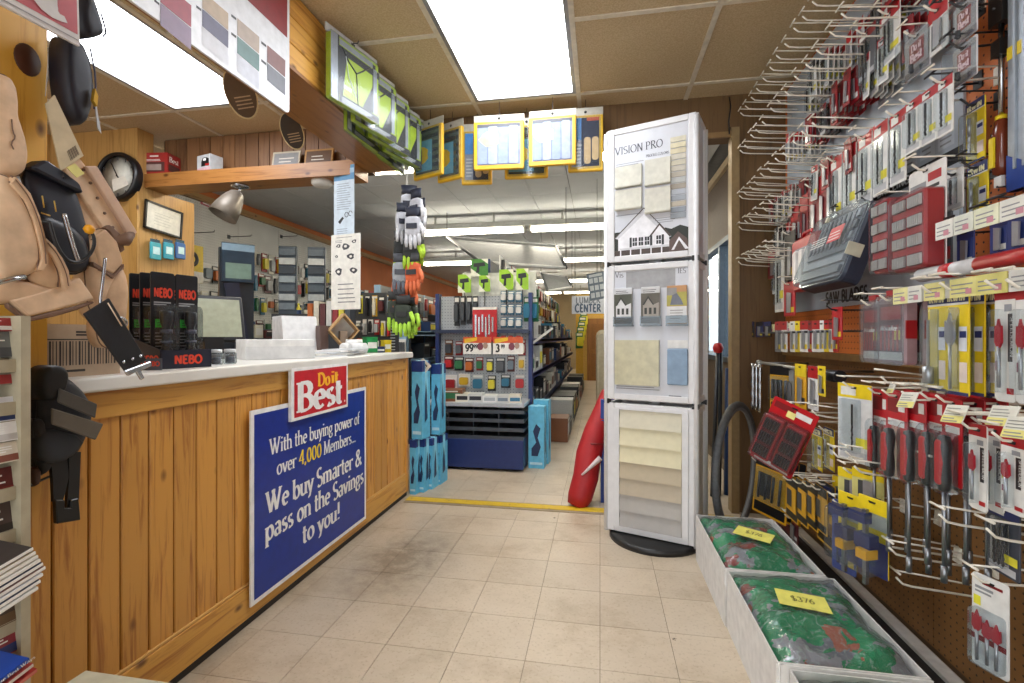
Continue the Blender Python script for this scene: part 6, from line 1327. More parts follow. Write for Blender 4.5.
# near bottom: empty hooks and a last white card
for k, (px, py, X, L) in enumerate(((868, 541, .79, .25), (890, 552, .78, .25), (940, 519, .79, .26), (985, 533, .80, .24), (895, 580, .82, .22), (846, 455, .78, .26), (833, 456, .76, .28), (855, 470, .78, .26), (880, 380, .80, .24), (925, 466, .80, .24), (768, 428, .78, .26), (752, 460, .76, .26), (812, 414, .76, .26), (900, 508, .92, .12))):
    a = P(px, py, X=X); hook('white', a.y, a.z-.03, WALLX-.004-X, ['low empty white hook nearest the bar clamps', 'low empty white hook crossing in front of the right bar clamp', 'empty white hook below the smaller spade bit card', 'empty white hook below the wide spade bit card', 'lowest empty white hook above the last white card',
         'empty white hook over the yellow header cards, near one', 'empty white hook over the yellow header cards, far one', 'empty white hook between clamps and nut drivers', 'empty white hook under the red bit cases', 'empty white hook among the nut driver shafts', 'empty white hook left of the crooked bit set', 'empty white hook by the bicycle tyre', 'empty white hook above the crooked bit set', 'short empty hook low between the nut driver shafts'][k], 'single empty hooks on the lower pegboard', tilt=6)
t = item(d_spade3, 'white card with three red spade bits hanging lowest at the right', 'drill bits', 'spade_bit_card', 972, 1009, 578, 672, .86, -1.25, hk='white')
for dx in (-.3, .2): c = t.location
item(d_drill, 'clear pack of dark chisel bits below the white spade cards', 'drill bits', 'drill_bit_pack', 987, 1020, 505, 575, .88, args=(IRB, 3, True, M('#3b3f4a', .4)), hk='white')
# ================================================================ SAMPLE TOWER, BOXES, THINGS BY THE DOORWAY
A_, B_ = Vector((.035, 2.515)), Vector((.440, 2.365)); ang = math.atan2(B_.y-A_.y, B_.x-A_.x); TW = (B_-A_).length
ctr_ = Vector(((A_.x+B_.x)/2, (A_.y+B_.y)/2)) + Vector((-sin(ang), cos(ang)))*.10
tw = thing('sample_tower', 'tall white revolving siding sample tower with house photo and colour strips', 'display', (ctr_.x, ctr_.y, 0), ang)
TWM = M('#d9d9d9', .35, 0, .04); yf = -.10
q = MB(); q.lathe([(.225, 0), (.225, .022), (.215, .028), (0, .03)], 40); part('turntable', q, M('#161616', .4), tw, label='round black turntable')
q = MB(); q.cyl((0, 0, .03), (0, 0, 2.04), .03, n=10); part('column', q, TWM, tw)
LGT = M('#c4c9cf', .4, 0, .03)
def tpart(name, mb, mats, **k): return part(name, mb, mats, tw, **k)
for s in range(4):
    Tr = Matrix.Rotation(2*pi*s/4, 4, 'Z'); wd_, of = (TW, yf) if s % 2 == 0 else (.20, -TW/2)
    for z0, z1 in ((.035, .672), (.690, 1.355), (1.372, 2.035)):
        q = MB(); w2 = wd_/2-.004
        for x0, x1, a, b in ((-w2, -w2+.035, z0, z1), (w2-.035, w2, z0, z1), (-w2+.035, w2-.035, z0, z0+.03), (-w2+.035, w2-.035, z1-.03, z1)): q.box(x0, of-.006, a, x1, of+.014, b, 0, Tr)
        bevel(tpart('panel_frame', q, TWM), .004, 2)
        q = MB(); q.box(-w2+.034, of, z0+.028, w2-.034, of+.01, z1-.028, 0, Tr); tpart('panel_board', q, M('#c9ccd2', .4, 0, .03) if z0 > .5 else M('#d3d0c6', .4))
    q = MB(); q.cyl((wd_/2*.985, of-.004, .03), (wd_/2*.985, of-.004, 2.02), .012, n=10, T=Tr); tpart('corner_post', q, TWM)
    for z in (.68, 1.363):
        q = MB(); q.box(wd_/2-.022, of-.013, z-.012, wd_/2+.008, of+.014, z+.012, 0, Tr); tpart('joint_clamp', q, BLACK, label='black joint clamp')
y = yf-.0006; w2 = TW/2-.038
# top panel: lettering, swatches, colour ladder, house picture
q = MB(); write(q, 'VISION PRO', -w2+.004, 1.905, .038, y, 0, width=.235, thick=.13, thin=.04); tpart('title_print', q, M('#3b3d45', .5)); q = MB(); write(q, 'PROFILE COLORS', -.02, 1.868, .012, y, 0, width=.11); tpart('subtitle_print', q, M('#3b3d45', .5)); q = MB(); lines(q, -w2+.01, -.03, 1.845, 1.865, 2, y, 1, .3); lines(q, -w2+.01, .02, 1.60, 1.61, 1, y, 1, .5); lines(q, .0, .12, 1.545, 1.575, 3, y, 1, .3)
tpart('top_print', q, [M('#3b3d45', .5), M('#8d9097', .5)])
for x0, x1, z0, z1 in ((-w2+.008, -.038, 1.735, 1.84), (-w2+.008, -.038, 1.625, 1.725), (-.022, .098, 1.725, 1.85), (-.022, .098, 1.592, 1.712)):
    q = MB(); q.box(x0, yf-.014, z0, x1, yf, z1); q.add([(x0, yf-.014, z0), (x1, yf-.014, z0), (x1, yf-.024, z0+.004), (x0, yf-.024, z0+.004)], [(0, 1, 2, 3)]); q.box(x0, yf-.022, z0+.0, x1, yf-.014, z0+.008); tpart('siding_sample', q, M('#c9c7b9', .5))
for k, c in enumerate(['#d0cbb4', '#cdc5a4', '#c9c0a0', '#c4bfae', '#c2bda6', '#b9b4a4', '#aba493', '#aeb0ab', '#9a9283', '#a7adb4', '#959ba1', '#b0a895', '#868e95', '#8e959b'][::1]):
    z = 1.915-k*.0275; q = MB(); q.box(w2-.082, yf-.004, z, w2-.012, yf, z+.023); tpart('colour_chip', q, M(c, .5))
hp = MB(); z0 = 1.40
hm = [M('#e3e3e6', .5), M('#5a4a44', .5), M('#2c2f33', .5), M('#2a2f28', .6), M('#c9cace', .5), M('#bfc3ca', .5), M('#4a3f3a', .5)]
hp.rect(-w2, z0, w2, z0+.03, y, 6); hp.flat([(.06+.12*1, z0+.02), (w2, z0+.02), (w2, z0+.11), (.14, z0+.125), (.1, z0+.11), (.07, z0+.12), (.05, z0+.08)], y-.0002, 3)
hp.flat([(-w2+.0, z0+.03), (-w2+.02, z0+.03), (-w2+.03, z0+.12), (-w2, z0+.12)], y-.0002, 3)
hp.flat([(-w2+.02, z0), (-w2+.02, z0+.105), (-.03, z0+.20), (.085, z0+.08), (.085, z0)], y-.0004, 0)
hp.flat([(-w2+.005, z0+.09), (-.03, z0+.215), (.10, z0+.075), (.085, z0+.07), (-.03, z0+.195), (-w2+.02, z0+.085)], y-.0006, 4); hp.flat([(-w2+.005, z0+.09), (-.03, z0+.222), (.10, z0+.075), (.10, z0+.081), (-.03, z0+.228), (-w2+.005, z0+.097)], y-.0008, 6)
hp.flat([(.0, z0), (.0, z0+.09), (.045, z0+.135), (.09, z0+.08), (.09, z0)], y-.0008, 0); hp.flat([(-.005, z0+.085), (.045, z0+.145), (.1, z0+.078), (.092, z0+.074), (.045, z0+.133), (.002, z0+.08)], y-.001, 6)
hp.flat([(.09, z0+.055), (.13, z0+.095), (.17, z0+.06), (w2, z0+.03), (w2, z0), (.09, z0)], y-.0009, 1); hp.flat([(.10, z0+.01), (.135, z0+.07), (.18, z0+.01)], y-.0011, 0); hp.flat([(.11, z0+.005), (.135, z0+.055), (.165, z0+.005)], y-.0012, 1)
for x in (-.085, -.055, -.025, .03): 
    hp.rect(x, z0+.045, x+.022, z0+.085, y-.0012, 2); hp.rect(x+.010, z0+.045, x+.012, z0+.085, y-.0014, 0); hp.rect(x, z0+.063, x+.022, z0+.066, y-.0014, 0)
for x in (-.1, .0, .055): hp.rect(x, z0+.04, x+.011, z0+.088, y-.0013, 2)
hp.rect(-w2+.03, z0+.028, .09, z0+.038, y-.0013, 4); hp.rect(-w2+.02, z0, .09, z0+.028, y-.001, 6)
for k in range(5): hp.rect(-w2+.03+k*.05, z0, -w2+.036+k*.05, z0+.03, y-.0014, 0)
tpart('house_picture', hp, hm)
# middle panel: grey header, three leaflets in holders, two samples
q = MB(); q.rect(-w2+.06, 1.235, w2-.06, 1.322, y, 0); tpart('grey_band', q, M('#9b9c9d', .4)); q = MB(); write(q, 'Vis', -w2+.004, 1.295, .028, y, 1, thick=.13, thin=.04); write(q, 'IES', w2-.05, 1.298, .024, y, 1, thick=.13, thin=.04); lines(q, -w2+.01, .06, .745, .765, 2, y, 2, .3); lines(q, w2-.09, w2-.02, .72, .728, 1, y, 2, .6); tpart('middle_print', q, [M('#9b9c9d', .4), M('#5a5c60', .5), M('#74767a', .5)])
for k, (x, cols_) in enumerate(((-.128, ('#4f5247', '#7d6a55', '#c9cacb')), (.006, ('#5d594f', '#9a948a', '#c4c4c3')), (.128, ('#8d8a86', '#a8a04a', '#b98a5a')))):
    lf = solo('leaflet', MB().rbox(-.045, -.010, -.095, .045, 0, .085, .003, 0), M(cols_[2], .4), ['left leaflet with white house photo in the sample tower', 'middle leaflet with porch photo in the sample tower', 'right leaflet with garden photo in the sample tower'][k], 'leaflet', rot=(0, 0, ang))
    base = Matrix.Translation((ctr_.x, ctr_.y, 0)) @ Matrix.Rotation(ang, 4, 'Z'); lf.location = base @ Vector((x, yf-.008, 1.155))
    q = MB()
    if k < 2:
        q.rect(-.045, -.09, .045, .055, -.0106, 0); q.rect(-.045, -.09, .045, -.055, -.0108, 3); q.flat([(-.035, -.06), (-.035, .0), (-.01, .035), (.015, .0), (.04, .01), (.04, -.06)], -.011, 1 if k else 2); q.flat([(-.038, -.0), (-.01, .042), (.018, .0), (.012, -.002), (-.01, .03), (-.03, -.002)], -.0114, 3)
        for xx in (-.022, .0, .022): q.rect(xx-.006, -.045, xx+.006, -.015, -.0118, 3)
        lines(q, -.035, .03, .06, .078, 2, -.0106, 3, .3)
    else:
        q.rect(-.045, -.01, .045, .055, -.0106, 1); q.rect(-.045, .04, -.0, .075, -.0108, 0); q.flat([(-.03, -.005), (-.02, .04), (.0, .05), (.02, .02), (.03, -.005)], -.011, 3); q.rect(-.045, -.09, .045, -.012, -.0108, 2); lines(q, -.03, .03, -.07, -.02, 4, -.0112, 0, .3)
    part('photo_print', q, [M(cols_[0], .4), M(cols_[1], .4), M('#d3d3d2', .4), M('#6b6f7a' if k == 2 else '#3a3c38', .4)], lf)
    q = MB(); q.box(x-.05, yf-.022, 1.052, x+.05, yf-.001, 1.058); q.box(x-.05, yf-.022, 1.058, x+.05, yf-.0205, 1.10); tpart('leaflet_holder', q, CLEARD)
q = MB(); q.box(-w2+.008, yf-.018, .765, .045, yf, .985); q.box(-w2+.008, yf-.02, .765, -w2+.02, yf, .985); tpart('large_sample', q, M('#c2bd9f', .3), label='large pale olive sample plate')
q = MB(); q.rbox(.083, yf-.014, .775, .175, yf, .945, .006); tpart('blue_sample', q, M('#7d96ae', .35), label='blue sample plate'); q = MB(); q.box(.083, yf-.004, .948, .175, yf, .985); tpart('sample_caption', q, M('#d8d8d4', .5))
# bottom panel: clapboards
zb = [.068, .145, .225, .305, .385, .468, .555, .64]; cb_ = ['#a8a5a0', '#aaa69f', '#b3a791', '#b6a98f', '#d8d0ad', '#d6cfae', '#cfc9b2']
for k in range(7):
    z0, z1 = zb[k], zb[k+1]; q = MB(); q.add([(-w2+.03, yf-.016, z0), (w2-.03, yf-.016, z0), (w2-.03, yf-.003, z1), (-w2+.03, yf-.003, z1), (-w2+.03, yf, z0), (w2-.03, yf, z0), (w2-.03, yf, z1), (-w2+.03, yf, z1)], [(0, 1, 2, 3), (4, 5, 1, 0)[::1], (3, 2, 6, 7), (0, 3, 7, 4), (1, 5, 6, 2)]); tpart('clapboard', q, M(cb_[k], .5, 0, .04))
q = MB(); 
for x0, x1, a, b in ((-w2+.0, -w2+.028, .06, .65), (w2-.028, w2, .06, .65), (-w2+.028, w2-.028, .055, .066), (-w2+.028, w2-.028, .642, .655)): q.box(x0, yf-.012, a, x1, yf-.001, b)
tpart('inner_frame', q, TWM)

# ---- cartons of bagged goods on the floor
CART = M('#cfcdc9', .6); CARTI = M('#a39a8c', .7)
def bag_mat(name, seed):
    t = NT(name); tc = t.new('ShaderNodeTexCoord'); mp = t.new('ShaderNodeMapping'); mp.inputs['Location'].default_value = (seed, seed*1.7, 0); t.link(tc.outputs['Object'], mp.inputs[0])
    v = t.new('ShaderNodeTexVoronoi', i_Scale=19, i_Randomness=1); n = t.new('ShaderNodeTexNoise', i_Scale=9, i_Detail=4, i_Distortion=2.2); t.link(mp.outputs[0], n.inputs['Vector'])
    ad = t.new('ShaderNodeMix', data_type='VECTOR'); ad.inputs[0].default_value = .12; t.link(mp.outputs[0], ad.inputs[4]); t.link(n.outputs[1], ad.inputs[5]); t.link(ad.outputs[1], v.inputs['Vector'])
    sp = t.new('ShaderNodeSeparateColor'); t.link(v.outputs['Color'], sp.inputs[0])
    c = t.ramp(sp.outputs[0], [(.0, '#137a4c'), (.42, '#1b8f5b'), (.6, '#8d8b90'), (.74, '#14804e'), (.86, '#8d3a34'), (.91, '#a05a44'), (.94, '#6d6f76')])
    c.node.color_ramp.interpolation = 'CONSTANT'
    n2 = t.new('ShaderNodeTexNoise', i_Scale=38, i_Detail=5, i_Distortion=1.5); t.link(mp.outputs[0], n2.inputs['Vector'])
    cc = t.mix(t.math('MULTIPLY', t.ramp(n2.outputs[0], [(.55, '#000000'), (.68, '#ffffff')]), .45), c, '#a9bdb2')
    t.link(cc, t.b.inputs['Base Color']); t.b.inputs['Roughness'].default_value = .25; t.b.inputs['Coat Weight'].default_value = .6; t.b.inputs['Coat Roughness'].default_value = .08
    t.bump(n2.outputs[0], .8, .006); return t.m
import mathutils
def carton(x0, y0, x1, y1, h, lab, lab2, seed, note):
    t = thing('open_carton', lab, 'box', ((x0+x1)/2, (y0+y1)/2, 0)); W2, D2 = (x1-x0)/2, (y1-y0)/2; e = .004
    for nm, b in (('side', (-W2, -D2, .0, -W2+e, D2, h)), ('side', (W2-e, -D2, 0, W2, D2, h)), ('end', (-W2+e, -D2, 0, W2-e, -D2+e, h)), ('end', (-W2+e, D2-e, 0, W2-e, D2, h)), ('bottom', (-W2+e, -D2+e, 0, W2-e, D2-e, e))):
        q = MB(); q.box(*b); part(nm, q, CART, t)
    q = MB(); q.box(-W2-.003, -D2-.004, h-.055, W2+.003, -D2-.0005, h-.003); q.tube([(-W2+.004, -D2-.004, .0), (-W2+.004, -D2-.004, h)], .003, 5); part('folded_flap', q, M('#d8d6d1', .6), t)
    g = thing('bagged_goods', lab2, 'bag', ((x0+x1)/2, (y0+y1)/2, e+.003)); W3, D3 = W2-.012, D2-.012; sv = Vector((seed, seed*2, 0))
    def top(u, v):
        x, y_ = (u*2-1)*W3, (v*2-1)*D3; ed = min(1, 6*min(u, 1-u, v, 1-v)); n_ = mathutils.noise.noise(Vector((x*9, y_*9, 0))+sv)*.016+mathutils.noise.noise(Vector((x*26, y_*26, 3))+sv)*.008
        return (x, y_, h-.03+.045*ed**.5*(1-((u-.5)**2+(v-.5)**2)*.9)+n_)
    q = MB(); q.grid(top, 40, 48); q.grid(lambda u, v: (top(u, 0)[0], -D3, top(u, 0)[2]*v), 40, 1); q.grid(lambda u, v: (-W3, top(0, u)[1], top(0, u)[2]*v), 40, 1); part('goods', q, bag_mat('bag_print_%d' % seed, seed), g)
    def wrap(u, v): a = top(u, v); return (a[0], a[1], a[2]+.006+.008*abs(mathutils.noise.noise(Vector((a[0]*40+a[1]*15, a[1]*12, 5))+sv)))
    q = MB(); q.grid(wrap, 40, 48); part('clear_wrap', q, plastic('film_wrap', '#eef2f3', .05, .1), g, label='crinkled clear plastic film')
    nx, ny, nr = note; zt = max(top(.5+nx/W3/2+dx, .5+ny/D3/2+dy)[2] for dx in (-.2, 0, .2) for dy in (-.12, 0, .12))+.012
    nt = solo('paper_note', MB().box(-.066, -.042, 0, .066, .042, .0015, 0), M('#dfd96a', .6), 'yellow handwritten price note lying on the bags in the '+{3: 'nearer full carton', 11: 'farther carton by the tower', 23: 'carton at the bottom edge'}[seed], 'note', ((x0+x1)/2+nx, (y0+y1)/2+ny, e+zt), rot=(radians(2), radians(3), nr))
    q = MB(); Tn = Matrix.Rotation(-pi/2, 4, 'X'); write(q, '$376', -.03, -.012, .026, -.0022, 0, serif=False, thick=.12, thin=.1, T=Tn); part('handwriting', q, M('#57551f', .6), nt)
carton(.43, 1.305, .765, 1.79, .198, 'open white carton nearest of the two full ones, film-wrapped green bags inside', 'green and red bags under film in the nearer carton', 3, (-.02, .0, -.15))
carton(.425, 1.80, .745, 2.32, .20, 'open white carton farther back beside the tower, film-wrapped green bags inside', 'green and red bags under film in the farther carton', 11, (.0, -.03, -.5))
carton(.455, .82, .80, 1.296, .19, 'open white carton cut by the bottom frame edge', 'dark green bags in the carton at the bottom frame edge', 23, (.0, -.1, .2))

# ---- by the doorway: tyre, red knobbed tool, window sill goods
def ray_at(px, py, Y): return P(px, py, Y=Y)
c = P(738, 470, Y=2.86); t = thing('bicycle_tyre', 'black bicycle tyre standing on edge against the brown wall', 'tyre', (.685, 2.66, .338), radians(58))
q = MB()
q.tube([(.30*cos(2*pi*i/48), 0, .315*sin(2*pi*i/48)) for i in range(49)], .018, 10, caps=False); part('tread', q, M('#55585b', .6, 0, .2, 60, .3), t)
q = MB(); q.tube([(.282*cos(2*pi*i/48), -.004, .296*sin(2*pi*i/48)) for i in range(49)], .010, 8, caps=False); part('bead', q, M('#707377', .5), t)
a = P(718, 348, Y=3.3)
t = thing('bolt_cutter', 'long dark tool with a red knob leaning in the doorway beside the window', 'tool', P(712, 500, Y=3.25), 0); b = t.location.copy(); t.location.z = 0
top_ = a-Vector((b.x, b.y, 0)); q = MB(); q.tube([(0, 0, 0), tuple(top_)], .012, 8); q.tube([(.05, .03, 0), (top_.x+.02, top_.y+.02, top_.z-.02)], .012, 8); part('shaft', q, M('#232830', .4), t)
q = MB(); q.lathe([(0, -.036), (.024, -.028), (.034, 0), (.024, .028), (0, .034)], 10, T=Matrix.Translation(top_)); part('knob', q, M('#b5121c', .35), t, label='red rounded knob')
q = MB(); q.tube([(.10, .05, 0), (top_.x+.07, top_.y+.03, top_.z*.86)], .02, 8); part('blue_sleeve', q, M('#1f3f70', .4), t, label='blue sleeve')
# red folded umbrella bag leaning by the tower
p0 = P(576, 506, Z=0); p1 = P(607, 394, Y=3.12)
t = thing('red_banner_bag', 'long red cloth bag leaning against the back of the sample tower', 'bag', (p0.x, p0.y, 0), 0)
ax_ = Vector((p1.x-p0.x, p1.y-p0.y, p1.z)); q = MB()
q.tube([ax_*f+Vector((.012*sin(f*9), 0, 0)) for f in (0, .08, .25, .45, .65, .85, .97, 1.03)], [.055, .074, .078, .078, .074, .066, .052, .04], 12); part('cloth', q, M('#a3161c', .55, 0, .15, 8, .3), t)
q = MB(); q.tube([ax_*.3+Vector((-.02, -.09, 0)), ax_*.45+Vector((.06, -.085, 0))], [.006, .018], 6); part('pale_fold', q, M('#c9b8b8', .5), t); q = MB(); q.tube([ax_*.55+Vector((-.075, -.03, 0)), ax_*.57+Vector((0, -.088, 0)), ax_*.55+Vector((.075, -.03, 0))], .006, 6); part('tie_strap', q, M('#7a0f14', .5), t)
p2 = P(604, 505, Z=0); q = MB(); q.box(-.05, 0, 0, .05, .05, .62); q.box(-.045, -.004, .05, .045, 0, .5); solo('blue_roll_box', q, M('#22408f', .45), 'blue upright box between the red bag and the sample tower', 'box', (p2.x+.03, p2.y+.04, 0), 0)
q = MB(); b_ = P(600, 330, Y=5.2); q.rbox(-.18, -.2, 0, .18, .2, b_.z, .06, 0); q.rect(-.15, .3, .15, b_.z*.75, -.2006, 1)
solo('tall_bin', q, [M('#b3a78c', .5), M('#a89c80', .5)], 'tall beige rounded bin in the rear aisle behind the sample tower', 'bin', (b_.x+.14, 5.2, 0))
# ================================================================ BACK ROOM
TINS = ['#8f1f24', '#b5262c', '#22262c', '#1b1d22', '#3a3f45', '#c8c9c6', '#d8d4c4', '#a8adb0', '#24406f', '#2f6f8f', '#c9a227', '#d8cb3a', '#2f6b45', '#7a4a2a', '#b8632a', '#55585c', '#6c7a86', '#e0e0de', '#11131a', '#5c2a2c']
CN = {'#8f1f24': 'dark red', '#b5262c': 'red', '#22262c': 'charcoal', '#1b1d22': 'black', '#3a3f45': 'dark grey', '#c8c9c6': 'pale grey', '#d8d4c4': 'cream', '#a8adb0': 'grey', '#24406f': 'navy', '#2f6f8f': 'teal', '#c9a227': 'ochre', '#d8cb3a': 'yellow',
      '#2f6b45': 'green', '#7a4a2a': 'brown', '#b8632a': 'orange', '#55585c': 'mid grey', '#6c7a86': 'slate blue', '#e0e0de': 'white', '#11131a': 'deep black', '#5c2a2c': 'maroon'}
PK = {}
def pack_mesh(c, c2, kind):
    k = (c, c2, kind)
    if k in PK: return PK[k]
    q = MB()
    if kind == 'card':      # hung card with a bubble
        q.box(-.5, -.004, -1, .5, .004, 0, 0); q.prism(rrect(-.38, -.85, .38, -.28, .12, 2), -.035, -.004, 1); q.rect(-.4, -.2, .4, -.06, -.0046, 2)
    elif kind == 'long':    # long handled tool on a narrow card
        q.box(-.4, -.004, -1, .4, .004, 0, 0); q.prism([(-.16, -.95), (.16, -.95), (.24, -.5), (.1, -.12), (-.1, -.12), (-.24, -.5)], -.03, -.004, 1); q.rect(-.4, -.14, .4, -.04, -.0046, 2)
    elif kind == 'box':
        q.box(-.5, -.5, 0, .5, .5, 1, 0); q.rect(-.4, .25, .4, .75, -.504, 1); q.rect(-.3, .82, .3, .92, -.504, 2)
        q.add([(.504, -.4, .3), (.504, .4, .3), (.504, .4, .7), (.504, -.4, .7)], [(0, 1, 2, 3)], 1)
    elif kind == 'bottle':
        q.lathe([(.36, 0), (.42, .03), (.42, .62), (.16, .78), (.16, .9), (.2, .9), (.2, 1), (0, 1)], 9, 0); q.lathe([(.43, .2), (.43, .52)], 9, 1, caps=False)
    me = q.mesh({'card': 'pack', 'long': 'pack', 'box': 'box', 'bottle': 'bottle'}[kind], [M(c, .4), M(c2, .4), M('#d9d8d2', .5)]); PK[k] = me; return me
R2 = random.Random(21)
def good(kind, loc, size, rz, where, group, c=None, c2=None, lab=None):
    c = c or R2.choice(TINS); c2 = c2 or R2.choice(TINS)
    nm = {'card': 'carded_tool', 'long': 'hand_tool_pack', 'box': 'boxed_goods', 'bottle': 'bottle'}[kind]
    o = link(nm, pack_mesh(c, c2, kind), None, loc, rz); o.scale = size
    cat = {'card': 'pack', 'long': 'tool', 'box': 'box', 'bottle': 'bottle'}[kind]
    props(o, lab or '%s %s, %s' % (CN.get(c, 'plain'), {'card': 'carded pack', 'long': 'tool pack', 'box': 'box', 'bottle': 'bottle'}[kind], where), cat, group); return o
OR10 = ['first', 'second', 'third', 'fourth', 'fifth', 'sixth', 'seventh', 'eighth', 'ninth', 'tenth', 'eleventh', 'twelfth', 'thirteenth', 'fourteenth', 'fifteenth', 'sixteenth', 'seventeenth', 'eighteenth', 'nineteenth', 'twentieth',
        'twenty-first', 'twenty-second', 'twenty-third', 'twenty-fourth', 'twenty-fifth', 'twenty-sixth', 'twenty-seventh', 'twenty-eighth', 'twenty-ninth', 'thirtieth', 'thirty-first', 'thirty-second', 'thirty-third', 'thirty-fourth', 'thirty-fifth']
def pegrow(x0, y0, x1, y1, ztop, n, rz, where, group, hmin=.12, hmax=.24, kinds=('card', 'long'), pal=None, jit=.02):
    for k in range(n):
        f = (k+.5)/n; L = sqrt((x1-x0)**2+(y1-y0)**2)/n
        h = R2.uniform(hmin, hmax); w_ = min(L*.92, R2.uniform(.55, .95)*L)
        good(R2.choice(kinds), (x0+(x1-x0)*f, y0+(y1-y0)*f, ztop+R2.uniform(-jit, 0)), (w_, 1, h), rz, '%s along the %s' % (OR10[k], where), group, c=R2.choice(pal or TINS))
def shelfrow(x0, y0, x1, y1, z, n, rz, where, group, hmin=.08, hmax=.2, depth=.2, kinds=('box', 'box', 'bottle'), pal=None):
    for k in range(n):
        f = (k+.5)/n; L = sqrt((x1-x0)**2+(y1-y0)**2)/n; kd = R2.choice(kinds); h = R2.uniform(hmin, hmax); w_ = L*R2.uniform(.7, .94)
        if kd == 'bottle': w_ = min(w_, .09); h = max(h, .14)
        good(kd, (x0+(x1-x0)*f, y0+(y1-y0)*f, z+.004), (w_, depth if kd == 'box' else w_, h), rz, '%s along the %s' % (OR10[k], where), group, c=R2.choice(pal or TINS))

GM_ = M('#2b2e33', .45); GB = M('#1d2f66', .35); LBL = M('#8fb0cc', .4)
# ---- left wall: pegged goods on the white board, then the orange stretch
LW = LEFTX+.03
for z, y0, y1, n, nm in ((1.93, 4.7, 6.4, 15, 'top row of the white pegboard'), (1.70, 4.0, 6.4, 22, 'second row of the white pegboard'), (1.45, 3.4, 6.4, 26, 'third row of the white pegboard'), (1.20, 3.3, 6.4, 26, 'fourth row of the white pegboard')):
    pegrow(LW, y0, LW, y1, z, n, pi/2, nm, 'goods pegged on the white pegboard', .13, .22, pal=['#8f1f24', '#22262c', '#c8c9c6', '#d8d4c4', '#3a3f45', '#5c2a2c', '#1b1d22', '#e0e0de', '#a8adb0', '#d8cb3a', '#2f6f8f'])
for z, nm in ((.98, 'shelf'), (.70, 'shelf')):
    q = MB(); q.box(-3.69, 3.25, z-.03, -3.35, 10.9, z); q.box(-3.36, 3.25, z-.05, -3.35, 10.9, z+.01); solo('wall_shelf', q, GM_, 'dark %s wall shelf along the left rear wall' % ('upper' if z > .8 else 'lower'), 'shelf')
shelfrow(-3.5, 3.3, -3.5, 6.4, .98, 20, pi/2, 'upper left wall shelf by the white board', 'boxes on the upper left wall shelf', .08, .16, .16)
for z, n, nm in ((1.75, 30, 'top row of the orange wall'), (1.52, 30, 'middle row of the orange wall'), (1.26, 30, 'low row of the orange wall')):
    pegrow(LW, 6.5, LW, 10.8, z, n, pi/2, nm, 'goods pegged on the orange wall', .14, .24)
shelfrow(-3.5, 6.5, -3.5, 10.8, .98, 26, pi/2, 'far end of the upper left wall shelf', 'boxes on the upper left wall shelf', .1, .2, .16)
# empty long pegs near the top of the white board
for k, (px, py, X) in enumerate(((250, 236, -3.45), (213, 232, -3.45), (296, 236, -3.5))):
    a = P(px, py, X=X); t = thing('wall_peg', ['long empty wire peg high on the white pegboard, middle one', 'long empty wire peg on the white pegboard nearest the certificate wall', 'long empty wire peg high on the white pegboard, farthest'][k], 'hook', (LEFTX+.008, a.y, a.z), pi/2)
    q = MB(); q.tube([(0, 0, 0), (0, X-LEFTX, 0) if False else (0, -(X-LEFTX), 0), (0, -(X-LEFTX)-.01, .015)], .004, 5); part('wire', q, DSTEEL, t); q = MB(); q.box(-.02, -.004, -.02, .02, 0, .02); part('plate', q, DSTEEL, t)
a = P(214, 205, X=-3.66); q = MB(); q.box(-.13, -.006, -.03, .13, 0, .03, 0); lines(q, -.11, .1, -.02, .022, 2, -.0066, 1, .5)
solo('wall_sign', q, [M('#c2556a', .4), PAPER], 'small pink strip sign on the white pegboard by the spot lamp', 'sign', (LEFTX+.012, a.y, a.z), pi/2, rot=(0, radians(4), pi/2))
a = P(199, 262, X=-3.55); t = thing('yellow_card', 'yellow hanging card with a round black item, left of the monitor on the white board', 'pack', (-3.62, a.y, a.z+.16), pi/2)
q = MB(); q.box(-.12, -.004, -.34, .12, .004, 0, 0); q.lathe([(.07, 0), (.05, .012), (.03, .0)], 16, 1, Matrix.Translation((0, -.004, -.13)) @ Matrix.Rotation(pi/2, 4, 'X'), caps=False); q.rect(-.12, -.34, .12, -.24, -.0046, 2); part('card', q, [M('#d6b81f', .4), BLACK, PAPER], t); q = MB(); q.tube([(0, .09, -.02), (0, -.02, -.02)], .004, 5); part('peg', q, DSTEEL, t)
# ---- dark spinner stand with a tray, behind the counter
a = P(310, 300, Y=4.3)
t = thing('dark_display_stand', 'tall dark blue tool display stand with a black tray, behind the counter', 'display', (a.x, 4.3, 0), .35)
q = MB(); q.box(-.03, -.03, 0, .03, .03, 1.2); q.box(-.25, -.2, 0, .25, .2, .04); part('post', q, GM_, t)
q = MB(); q.box(-.3, -.16, 1.16, .3, .16, 1.19); q.box(-.3, -.165, 1.19, .3, -.155, 1.215); part('tray', q, BLACK, t)
for s in (-1, 1):
    q = MB(); q.box(-.14+.13*s, -.05, 1.22, .02+.13*s, .0, 1.86, 0); part('board', q, M('#2b3a48', .4), t)
    for k in range(7): q = MB(); q.box(-.13+.13*s, -.075, 1.26+.085*k, .01+.13*s, -.05, 1.32+.085*k, 0); part('tool_strip', q, M(['#66737d', '#a8b0b4', '#3f4c57', '#8d9aa2', '#25303a', '#b9bdbd', '#4d5a66'][k], .35), t)
for k in range(7): good('bottle', (a.x-.22+.07*k, 4.2+.02*k, 1.19), (.06, .06, .13), .35, '%s from the left in the black display tray' % OR10[k], 'goods in the black display tray')
for k in range(5): good('box', (a.x-.25+.11*k, 4.26, 1.04-.0), (.09, .1, .0+.10), .35, '%s from the left under the black display tray' % OR10[k], 'goods in the black display tray') if False else None
a = P(362, 312, Y=4.25); b = P(338, 315, Y=3.9)
